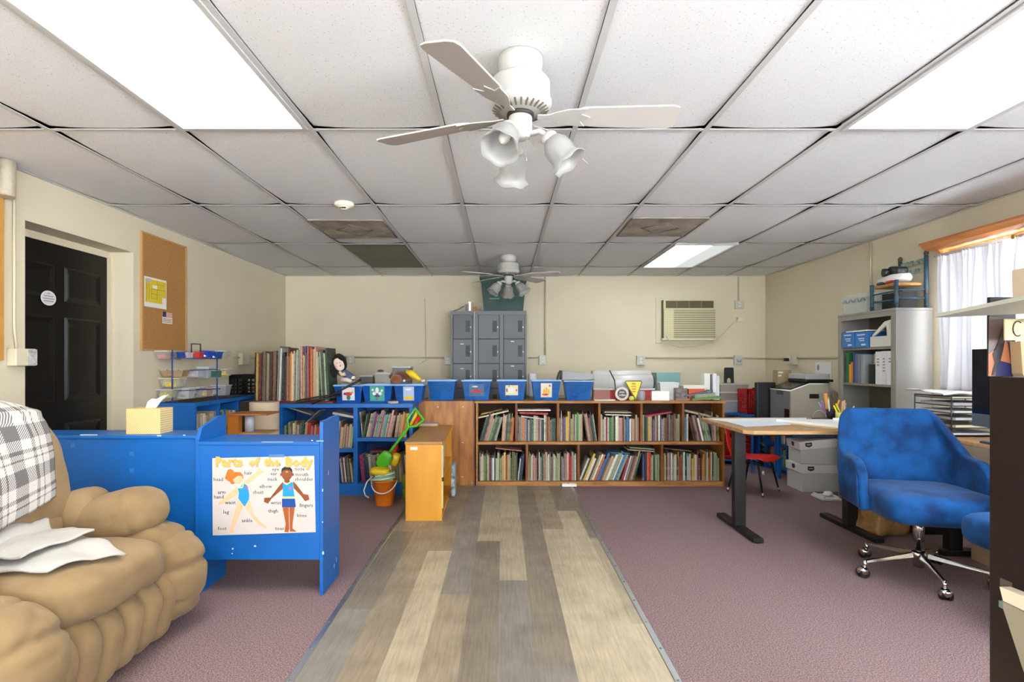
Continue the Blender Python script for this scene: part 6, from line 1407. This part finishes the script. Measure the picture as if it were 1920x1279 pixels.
for k_ in range(4): m.box(XR-.0075, XR-.0065, D0+.02, D1-.02, zz1-.12-k_*.02, zz1-.112-k_*.02, 2)
part('sheet', m, [P('E4E2DE', .6), P('8C8890', .6), P('8F8FA8', .6)], t, w=True)
t = thing('brown_carton', 'brown cardboard carton with white labels behind the office machine', 'box', (X(1470, 5.62), 5.65, .601))
part('carton', M().box(X(1458, 5.6), X(1483, 5.6), 5.60, 5.70, .601, Z(694, 5.6)), mat('brown_card', '9A8466', .7), t, w=True); part('label', M().box(X(1459, 5.6), X(1468, 5.6), 5.598, 5.5995, Z(700, 5.6), Z(697, 5.6)).box(X(1459, 5.6), X(1465, 5.6), 5.598, 5.5995, Z(706, 5.6), Z(703, 5.6)), P('D8D6CE', .6), t, w=True)
solo('black_monitor_box', M().box(X(1420, 5.55), X(1455, 5.55), 5.55, 5.62, .601, Z(717, 5.55)), P('141414', .4), 'black upright panel left of the brown carton', 'box', bev=.008)
# second blue kid shelf in the corner
def kidshelf(x0, x1, y0, y1, zt, label, bays, openx):
    t = thing('kid_bookshelf', label, 'bookshelf', ((x0+x1)/2, (y0+y1)/2, 0)); 
    part('top_board', M().box(x0, x1, y0, y1, zt-.02, zt), blue2, t, w=True)
    for z in (.07, .325): part('shelf_board', M().box(x0+.002, x1, y0+.0205 if openx else y0+.002, y1-.0205, z-.02, z) if openx else M().box(x0+.0205, x1-.0205, y0+.002, y1-.002, z-.02, z), blue2, t, w=True)
    return t
t = kidshelf(2.985, XR-.008, 5.76, 6.78, .615, 'low blue bookshelf along the right wall behind the white boxes', 3, True)
for y in (5.76, 6.25, 6.76): part('divider', M().box(2.985, XR-.008, y, y+.02, 0, .5945), blue2, t, w=True)
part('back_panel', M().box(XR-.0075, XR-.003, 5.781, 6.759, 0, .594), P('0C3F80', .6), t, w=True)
GK = 'books in the low blue shelf by the right wall'
TR = Matrix.Translation((3.0, 0, 0)) @ Matrix.Rotation(-pi/2, 4, 'Z')     # x -> -Y , y -> +X
row('low blue shelf, upper near bay', GK, -6.24, -5.79, 0, .326, .25, [('BbvwowyowwppwtwrwB', 0)], 101, T=TR, hl=(.72, .92), dirn='left')
row('low blue shelf, lower near bay', GK, -6.24, -5.79, 0, .071, .22, [('GrltGewybtge', 4)], 102, T=TR, hl=(.72, .92), dirn='left')
row('low blue shelf, upper far bay', GK, -6.74, -6.28, 0, .326, .25, [('rvBpwrbBvrpw', 0)], 103, T=TR, hl=(.5, .9), dirn='left')
pr = random.Random(5); cds = 'rBwtGpvRnecbr'
for k_ in range(11):
    c = cds[k_ % 13]; z = .072+k_*.0195
    T_ = Matrix.Translation((3.0+pr.uniform(0, .012), 6.73, z)) @ Matrix.Rotation(-pi/2, 4, 'Z') @ Matrix.Translation((.0, 0, .0166)) @ Matrix.Rotation(pi/2, 4, 'Y')
    l, r_2, s_ = T_.decompose()
    newbook(c, l, (.016, .2, .42+pr.uniform(-.06, .03)), r_2.to_euler(), '%s book lying flat, %s from the bottom in the low blue shelf' % (PAL[c][0], ORD[k_] if k_ else 'first'), GK)
t = thing('kid_bookshelf', 'low blue bookshelf against the back wall carrying the clear bins', 'bookshelf', (2.7, 6.55, 0))
for nm, bb_ in (('top_board', (2.40, 2.975, 6.38, 6.78, .595, .615)), ('shelf_board', (2.42, 2.955, 6.39, 6.77, .05, .07)), ('side_panel', (2.40, 2.4195, 6.38, 6.78, 0, .5945)), ('side_panel', (2.9555, 2.975, 6.38, 6.78, 0, .5945))): part(nm, M().box(*bb_), blue2, t, w=True)
crate(2.45, 2.92, 6.40, 6.72, .071, .33, redp, 'milk_crate', 'red crate inside the low blue shelf behind the red chair', 5, 9)
# clear bins + red crate + green crate
def cbin(x, y, w, d, z0, h, label, tint, cont):
    t = thing('clear_bin', label, 'storage box', (x, y, z0+.0005), 0); part('bin', M().tub(w, d, h-.015, .92), mat('clear_'+tint, tint, .2, alpha=.65), t); part('lid', M().box(-w/2-.005, w/2+.005, -d/2-.005, d/2+.005, h-.0148, h), P('C4C0B8', .35), t, bev=.003)
    part('contents', M().box(-w*.4, w*.4, -d*.38, d*.38, .006, h*.7), P(cont, .7), t)
xb = X(1377, 6.4)
cbin(xb, 6.56, .30, .3, .615, .14, 'lower clear bin of the stack right of the wooden bookcase', 'C9CDD2', 'B0AEB6'); cbin(xb, 6.56, .31, .3, .7555, .10, 'middle clear bin of the stack right of the wooden bookcase', 'B9AFA8', '9E9288'); cbin(xb-.0, 6.55, .34, .3, .8560, .10, 'top clear bin of the stack, under the black bookend', 'C6BCB0', 'C2A894')
t = thing('bookend', 'black metal bookend with an arch cut out, on the clear bins', 'bookend', (X(1370, 6.4), 6.45, .957))
w_, h_ = .06, .185; m = M().prism([(-w_, 0), (-.022, 0), (-.022, .04), (-.014, .056), (0, .062), (.014, .056), (.022, .04), (.022, 0), (w_, 0), (w_-.004, h_-.01), (w_-.012, h_), (-w_+.012, h_), (-w_+.004, h_-.01)], 0, .003, 'xz'); part('plate', m, blackp, t)
part('foot', M().box(-.05, .05, .0035, .09, 0, .002), blackp, t)
crate(X(1402, 6.1), X(1431, 6.1), 6.10, 6.36, Z(777, 6.1), Z(731, 6.1), redp, 'milk_crate', 'bright red plastic crate left of the office machine', 4, 5)
solo('crate_stand', M().box(X(1398, 6.1), 2.978, 5.95, 6.375, Z(777, 6.1)-.03, Z(777, 6.1)-.0005).box(X(1398, 6.1), X(1398, 6.1)+.02, 6.35, 6.375, 0, Z(777, 6.1)-.03).box(2.955, 2.978, 6.35, 6.375, 0, Z(777, 6.1)-.03).box(X(1398, 6.1), X(1398, 6.1)+.02, 5.95, 5.97, 0, Z(777, 6.1)-.03).box(2.958, 2.978, 5.95, 5.97, 0, Z(777, 6.1)-.03), blue2, 'low blue stand on thin legs under the red and dark green crates', 'stand')
crate(X(1433, 5.97), X(1451, 5.97), 5.97, 6.25, Z(777, 6.1), Z(728, 6.1), P('16241E', .5), 'milk_crate', 'dark green crate squeezed between the red crate and the office machine', 5, 4)
# banker boxes
bw = P('C4C3C0', .6)
def boxmark(m, x, y, z, s, T_=None): m.prism([(x-s, z), (x+s, z), (x+s, z-s*.6), (x, z-s*.95), (x-s, z-s*.6)], y-.0012, y-.0004, 'xz', 0, T_)
def banker(x, y, z0, rz, label, lidrot=0, h=.24, lid=True, w=.36, d=.29):
    t = thing('banker_box', label, 'storage box', (x, y, z0), R(rz), 'white file boxes stacked behind the standing desk')
    part('carton', M().box(-w/2, w/2, -d/2, d/2, 0, h), bw, t, bev=.002)
    L = Matrix.Translation((0, 0, h-.05)) @ Matrix.Rotation(R(lidrot), 4, 'Y')
    lo = part('lid', M().box(-w/2-.010, w/2+.010, -d/2-.010, d/2+.010, 0, .075, 0, L), P('E2E1DE', .6), t, bev=.002)
    m = M(); T_ = L; m.prism([(-.03-.1, .062), (.03-.1, .062), (.03-.1, .03), (-.1, .018), (-.03-.1, .03)], -d/2-.012, -d/2-.0108, 'xz', 0, T_)
    m.prism([(-.025, .062), (.025, .062), (.025, .03), (0, .018), (-.025, .03)], -w/2-.012, -w/2-.0108, 'yz', 0, T_)
    part('emblem', m, P('35383C', .5), lo); 
    mm = M(); mm.box(-.118, -.082, -d/2-.0135, -d/2-.0122, .040, .047, 0, L); part('emblem_mark', mm, P('C9C9C6', .5), lo); return t
b1 = banker(2.945, 5.21, .0005, 0, 'lowest white file box of the stack behind the standing desk', 0, .225, True, .345, .275)
b2 = banker(2.955, 5.22, .253, -5, 'upper white file box behind the standing desk, its lid tilted', -6, .20, True, .345, .26)
solo('white_tray', M().box(2.77, 2.93, 4.74, 4.93, .001, .02).box(2.78, 2.80, 4.75, 4.92, .0205, .035).box(2.90, 2.92, 4.75, 4.92, .0205, .035), P('D9D8D4', .5), 'white plastic tray lying on the carpet in front of the file boxes', 'tray', bev=.003)
solo('crumpled_paper', M().sell((2.87, 4.84, .042), (.045, .03, .02), .8, .8, (0, 0, .5), 14, 10, 0, lambda v: v*(1+.25*noise.noise(v*60))), papr, 'crumpled white paper on the white tray', 'paper')
solo('red_folder_box', M().box(3.0, 3.2, 4.55, 4.84, .0605, .37), redp, 'red box standing low inside the metal cabinet', 'box')
solo('paper_cup', M().lathe([(0, 0), (.018, 0), (.012, .04), (0, .042)], 14, 0, Matrix.Translation((2.78, 5.85, .0005))), P('E6ECEC', .5), 'tiny white cone on the carpet in front of the low blue shelf', 'litter')
# red school chair
t = thing('school_chair', 'red plastic child chair with metal legs behind the standing desk leg', 'chair', (2.325, 5.09, 0), R(-48))
rm = P('D9231A', .35); vs = []; NU, NV = 16, 22
for j in range(NV+1):
    v = j/NV
    for i in range(NU+1):
        u = i/NU*2-1; wd = .17
        if v < .5: q = v/.5; x, z = .18-.33*q, .325+.010*cos(q*3)-.012+.018*max(0, (.15-q)/.15)*-1
        else: q = (v-.5)/.5; x, z = -.15-.055*q-.02*sin(min(1, q*3)*pi/2), .323+.345*q+.0
        if .42 < v < .58: wd = .15
        y = u*wd*(1-.12*max(0, v-.85)/.15*abs(u)); curve = .025*u*u
        vs.append((x+(curve if v > .5 else 0), y, z+(curve*.6 if v <= .5 else 0)))
fs = [(j*(NU+1)+i, j*(NU+1)+i+1, (j+1)*(NU+1)+i+1, (j+1)*(NU+1)+i) for j in range(NV) for i in range(NU) if not (16 <= j <= 17 and 5 <= i <= 10)]
part('shell', M().add(vs, fs, 0, True), rm, t, solid=.008)
for sx_, sy_ in ((1, -1), (1, 1), (-1, -1), (-1, 1)):
    lg = part('leg', M().tube([(sx_*.05, sy_*.12, .308), (sx_*.10, sy_*.14, .295), (sx_*.16, sy_*.175, .015)], .009, 10), P('2B2A2C', .3, metal=.6), t)
    part('foot_cap', M().cyl((sx_*.155, sy_*.172, .04), (sx_*.162, sy_*.176, .001), .012, n=12), chrome, lg)
part('seat_frame', M().tube([(.10, -.14, .300), (-.10, -.14, .300), (-.10, .14, .300), (.10, .14, .300)], .007, 8, 0, True), blackp, t)
# ---------------- monitor desk by the window ----------------
t = thing('window_desk', 'wood topped desk with black legs under the curtained window', 'desk', (3.0, 2.9, 0))
part('tabletop', M().box(2.715, XR-.10, 2.69, 3.72, .714, .74), deskw, t, w=True, bev=.004)
for y in (3.38, 2.75):
    part('leg', M().box(2.76, 2.84, y, y+.06, .036, .7135), blackp, t, w=True, bev=.003); part('foot', M().box(2.72, 3.1, y-.005, y+.065, .004, .0355), blackp, t, w=True, bev=.004)
t = thing('computer_monitor', 'black all in one computer screen with a grey chin on the window desk', 'monitor', (2.78, 2.93, .741))
part('screen', M().box(2.74, 2.752, 2.72, 3.20, .905, 1.278), blackg, t, w=True, bev=.002); part('chin', M().box(2.74, 2.752, 2.72, 3.20, .832, .9045), P('55595C', .4), t, w=True, bev=.002)
part('rear_shell', M().box(2.7525, 2.775, 2.73, 3.19, .84, 1.27), P('2A2A2C', .4), t, w=True, bev=.01); part('stand', M().box(2.776, 2.785, 2.86, 3.0, .76, 1.0).box(2.72, 2.92, 2.84, 3.02, .741, .747).box(2.776, 2.79, 2.86, 3.0, .7475, .76), steel, t, w=True)
t = thing('keyboard', 'dark keyboard on the window desk below the screen', 'keyboard', (2.755, 2.6, .741))
m = M(); 
for i in range(5):
    for j in range(14): m.box(2.726+i*.019, 2.741+i*.019, 3.10-.02*j, 3.116-.02*j, .7525, .757)
part('keys', m, P('7F848C', .5), t, w=True); part('base', M().box(2.72, 2.83, 2.67, 2.99, .7415, .752), P('3C3E44', .5), t, w=True, bev=.003) if False else part('base', M().box(2.72, 2.825, 2.83, 3.125, .7415, .752), P('3C3E44', .5), t, w=True)
# letter tray organizer
t = thing('letter_tray_stack', 'black wire letter tray stack filled with papers on the window desk', 'letter tray', (2.93, 3.52, .741))
m = M(); ox0, ox1, oy0, oy1, oz = 2.76, 3.10, 3.37, 3.67, .99
for x in (ox0, ox1):
    for y in (oy0, oy1): m.tube([(x, y, .742), (x, y, oz)], .004, 6)
for x in (ox0, ox1): m.tube([(x, oy0, oz), (x, oy1, oz+.0)], .004, 6)
for k_ in range(6):
    z = .752+k_*.045
    m.tube([(ox0, oy0, z), (ox0, oy1, z), (ox1, oy1, z), (ox1, oy0, z)], .003, 6, 0, True); m.box(ox0+.004, ox1-.004, oy0+.004, oy1-.004, z-.001, z)
part('frame', m, P('2A2A2C', .4, metal=.5), t, w=True)
pr = random.Random(9)
for k_ in range(6):
    z = .7525+k_*.045; c = ['D9D9DC', 'E3DCC0', 'CFCFD3', 'E9E9EC', 'C3C5C9', 'D9D3C6'][k_]
    solo('paper_pile', M().box(ox0+.008+pr.uniform(0, .03), ox1-.02, oy0+.008+pr.uniform(0, .02), oy1-.01, z, z+pr.uniform(.008, .022)), P(c, .6), '%s pile of papers from the bottom of the wire letter tray stack' % ['lowest', 'second', 'third', 'fourth', 'fifth', 'sixth'][k_], 'papers', 'paper piles in the letter trays')
n = 10; vs = [(2.72+.34*i/n+.02*sin(j), 3.38+.30*j/n, 1.001+.012*sin(i*.5+j*.25)**2+.018*((n-i)/n)**2*(j/n)) for j in range(n+1) for i in range(n+1)]
o = part('paper_sheets', M().add([Vector(v)-Vector((2.9, 3.5, .99)) for v in vs], [(j*(n+1)+i, j*(n+1)+i+1, (j+1)*(n+1)+i+1, (j+1)*(n+1)+i) for j in range(n) for i in range(n)], 0, True), papr, None, solid=.007); o.location = (2.9, 3.5, .99); tag(o, 'white papers heaped on top of the wire letter tray stack', 'papers')
t = thing('cardboard_box', 'open cardboard box on the floor under the window desk', 'box', (3.0, 3.16, .0005))
part('carton', M().tub(.30, .36, .42, .98, .006), cardb, t)
solo('dark_file_box', M().box(2.87, 3.15, 2.84, 2.92, .0005, .5), P('1D2E4A', .6), 'dark blue box under the window desk beside the cardboard one', 'box')
t = thing('paper_bag', 'crumpled brown paper bag on the carpet under the standing desk', 'bag', (2.68, 3.86, 0))
kr = mat('kraft_paper', 'A98252', .8, col2='7E5A32', vscale=14, bump=.8, bscale=18)
def cr(v):
    k_ = noise.noise(v*11)*.16+noise.noise(v*26)*.06; return v*(1+k_)
part('bag', M().sell((0, 0, .105), (.145, .11, .10), .35, .35, (0, 0, .2), 48, 30, 0, cr), kr, t)
part('print', M().tube([(-.10+.03*cos(a*.5), -.118, .13+.02*sin(a*.5)) for a in range(13)], .0015, 4).tube([(-.02, -.124, .09), (-.005, -.124, .13)], .0015, 4), P('5C3E28', .7), t)
solo('black_foot_rest', M().box(2.86, 3.1, 3.8, 4.1, .0005, .13), blackp, 'black box on the floor at the foot of the metal cabinet', 'box', bev=.01)
# ---------------- black bookcase in the right foreground ----------------
bx_, by_ = 1.07, 1.2046; bt_ = 1.169
t = thing('black_bookcase', 'tall dark espresso bookcase filling the right edge of the photo', 'bookcase', (1.25, .75, 0))
part('side_panel', M().box(bx_, bx_+.022, .30, by_, 0, bt_), espresso, t, w=True, bev=.0015)
part('top_panel', M().box(bx_+.0225, 1.42, .30, by_, bt_-.02, bt_), espresso, t, w=True); part('back_panel', M().box(bx_+.0225, 1.42, by_-.012, by_, 0, bt_-.0205), espresso, t, w=True)
part('side_panel', M().box(1.4205, 1.44, .30, by_, 0, bt_), espresso, t, w=True); part('shelf', M().box(bx_+.0225, 1.42, .31, by_-.0125, .55, .57), espresso, t, w=True); part('bottom_panel', M().box(bx_+.0225, 1.42, .31, by_-.0125, .04, .06), espresso, t, w=True)
part('sticker', M().box(bx_-.0008, bx_-.0001, 1.15, 1.178, Z(1110, 1.17), Z(1086, 1.17)), P('5C4C40', .5), t, w=True)
t = thing('file_pocket', 'wall pocket of cream papers fixed to the side of the black bookcase', 'file holder', (bx_-.02, 1.0, .45))
part('pocket', M().prism([(1.140, .703), (.75, .703), (.75, .42), (1.02, .42)], bx_-.034, bx_-.002, 'yz'), mat('clear_pocket', 'A59C88', .25, alpha=.9), t, w=True)
part('papers', M().prism([(1.148, .728), (.76, .76), (.76, .45), (1.02, .45), (1.136, .700)], bx_-.028, bx_-.010, 'yz') if False else M().prism([(1.147, .730), (.76, .750), (.76, .704), (1.139, .704)], bx_-.030, bx_-.006, 'yz'), P('E8DCC2', .7), t, w=True)
part('clip', M().box(bx_-.036, bx_-.001, 1.134, 1.142, .690, .7035), P('7E9088', .4, metal=.4), t, w=True)
# things on the black bookcase
ty = 1.19; ux = lambda px, D=ty: X(px, D); uz_ = lambda py, D=ty: Z(py, D)
solo('black_case', M().box(ux(1853, 1.199), ux(1903, 1.199), 1.196, 1.2035, bt_+.0005, Z(557, 1.199)), P('101013', .35), 'black upright panel rising above the white board on the black bookcase', 'case', bev=.002)
t = thing('magazine_photo', 'printed photo of a dark haired person in a navy top on the black bookcase', 'photo print', (ux(1875), 1.19, bt_))
pq = lambda pts: [(ux(a), uz_(b)) for a, b in pts]
g = M().prism(pq([(1852.5, 705.6), (1897, 705.6), (1897, 597), (1855, 594)]), 1.190, 1.1915, 'xz', 0)
g.prism(pq([(1853, 664), (1862, 657), (1868, 668), (1865, 690), (1860, 705), (1853, 705)]), 1.1893, 1.1896, 'xz', 1); g.prism(pq([(1884, 638), (1889, 645), (1893, 668), (1896, 682), (1886, 680), (1875, 677), (1880, 655)]), 1.1893, 1.1896, 'xz', 1)
g.prism(pq([(1872, 676), (1884, 679), (1895, 682), (1895, 705), (1867, 705)]), 1.1888, 1.1892, 'xz', 2)
g.prism(pq([(1880, 612), (1886, 612), (1884, 634), (1880, 655), (1874, 680), (1868, 690), (1862, 704), (1858, 704), (1864, 680), (1860, 664), (1868, 650), (1874, 630)]), 1.1883, 1.1887, 'xz', 3)
part('print', g, [P('5C4A44', .4), P('B4704E', .5), P('22245C', .5), P('1C1012', .5)], t, w=True)
t = thing('brown_box', 'brown cardboard box with a cream label lettered C, cut off by the photo edge', 'box', (1.12, 1.14, bt_))
g = M().prism([(X(1893, 1.185), Z(640, 1.16)), (X(1897, 1.185), Z(700, 1.16)), (X(1900, 1.185), bt_+.001), (1.30, bt_+.001), (1.30, Z(640, 1.16))], 1.16, 1.185, 'xz')
part('carton', g, cardb, t, w=True)
part('label', M().box(X(1885, 1.155), 1.22, 1.156, 1.159, Z(638, 1.155), Z(598, 1.155)), P('C9B88E', .7), t, w=True)
mm = M(); mm.tube([(X(1913+9*cos(R(a)), 1.15), 1.1552, Z(616-14*sin(R(a)), 1.15)) for a in range(50, 320, 18)], .0012, 6); part('lettering', mm, P('3E3226', .6), t, w=True)
solo('metal_ring', M().tube([(1.15+.055*cos(2*pi*i/28), 1.13+.03*sin(2*pi*i/28), 1.2915) for i in range(28)], .006, 8, 0, True), steel, 'metal ring lying between the lettered box and the white board', 'ring')
solo('white_board_slab', M().prism([(.945, 1.20), (.955, 1.202), (1.32, .86), (1.10, .40), (.70, .54), (.92, 1.13)], 1.299, 1.306, 'xy'), P('C9CCC0', .5), 'pale grey board lying across the things on the black bookcase', 'board')
solo('beige_box', M().prism([(X(1899, 1.10), 1.3065), (X(1897, 1.10), Z(507, 1.10)), (1.25, Z(503, 1.10)), (1.25, 1.3065)], 1.0, 1.10, 'xz'), P('B5A18A', .7), 'beige box on the pale board at the right photo edge', 'box')
# books: the 298 that show largest stay single things, the rest become one heap of stuff
books = [o for o in bpy.data.objects if o.get('category') == 'book']
bpy.context.view_layer.update()
def shown(o):
    D = max(1, o.matrix_world.translation.y); return o.scale[0]*o.scale[2]/D/D*(.5 if 'wall shelf' in o['label'] or 'low blue' in o['label'] else 1)*(.6 if 'lower left' in o['label'] and 'blue bookcase' in o['label'] else 1)
books.sort(key=shown, reverse=True)
rest = books[298:]; m = M(); mats_ = []
for o in rest:
    me = o.data
    for f in me.polygons:
        mt = me.materials[f.material_index]
        if mt not in mats_: mats_.append(mt)
    m_ = [mats_.index(me.materials[f.material_index]) for f in me.polygons]; n = len(m.v)
    m.v += [o.matrix_world @ v.co for v in me.vertices]; m.f += [[i+n for i in f.vertices] for f in me.polygons]; m.mi += m_; m.sm += [False]*len(m_)
for o in rest: bpy.data.objects.remove(o)
o = part('small_books', m, mats_); o['kind'] = 'stuff'; tag(o, 'the many thin picture books squeezed between the larger ones on all shelves', 'books')
bpy.context.view_layer.update()
print('books', NBOOK[0], 'objects', len(bpy.data.objects))
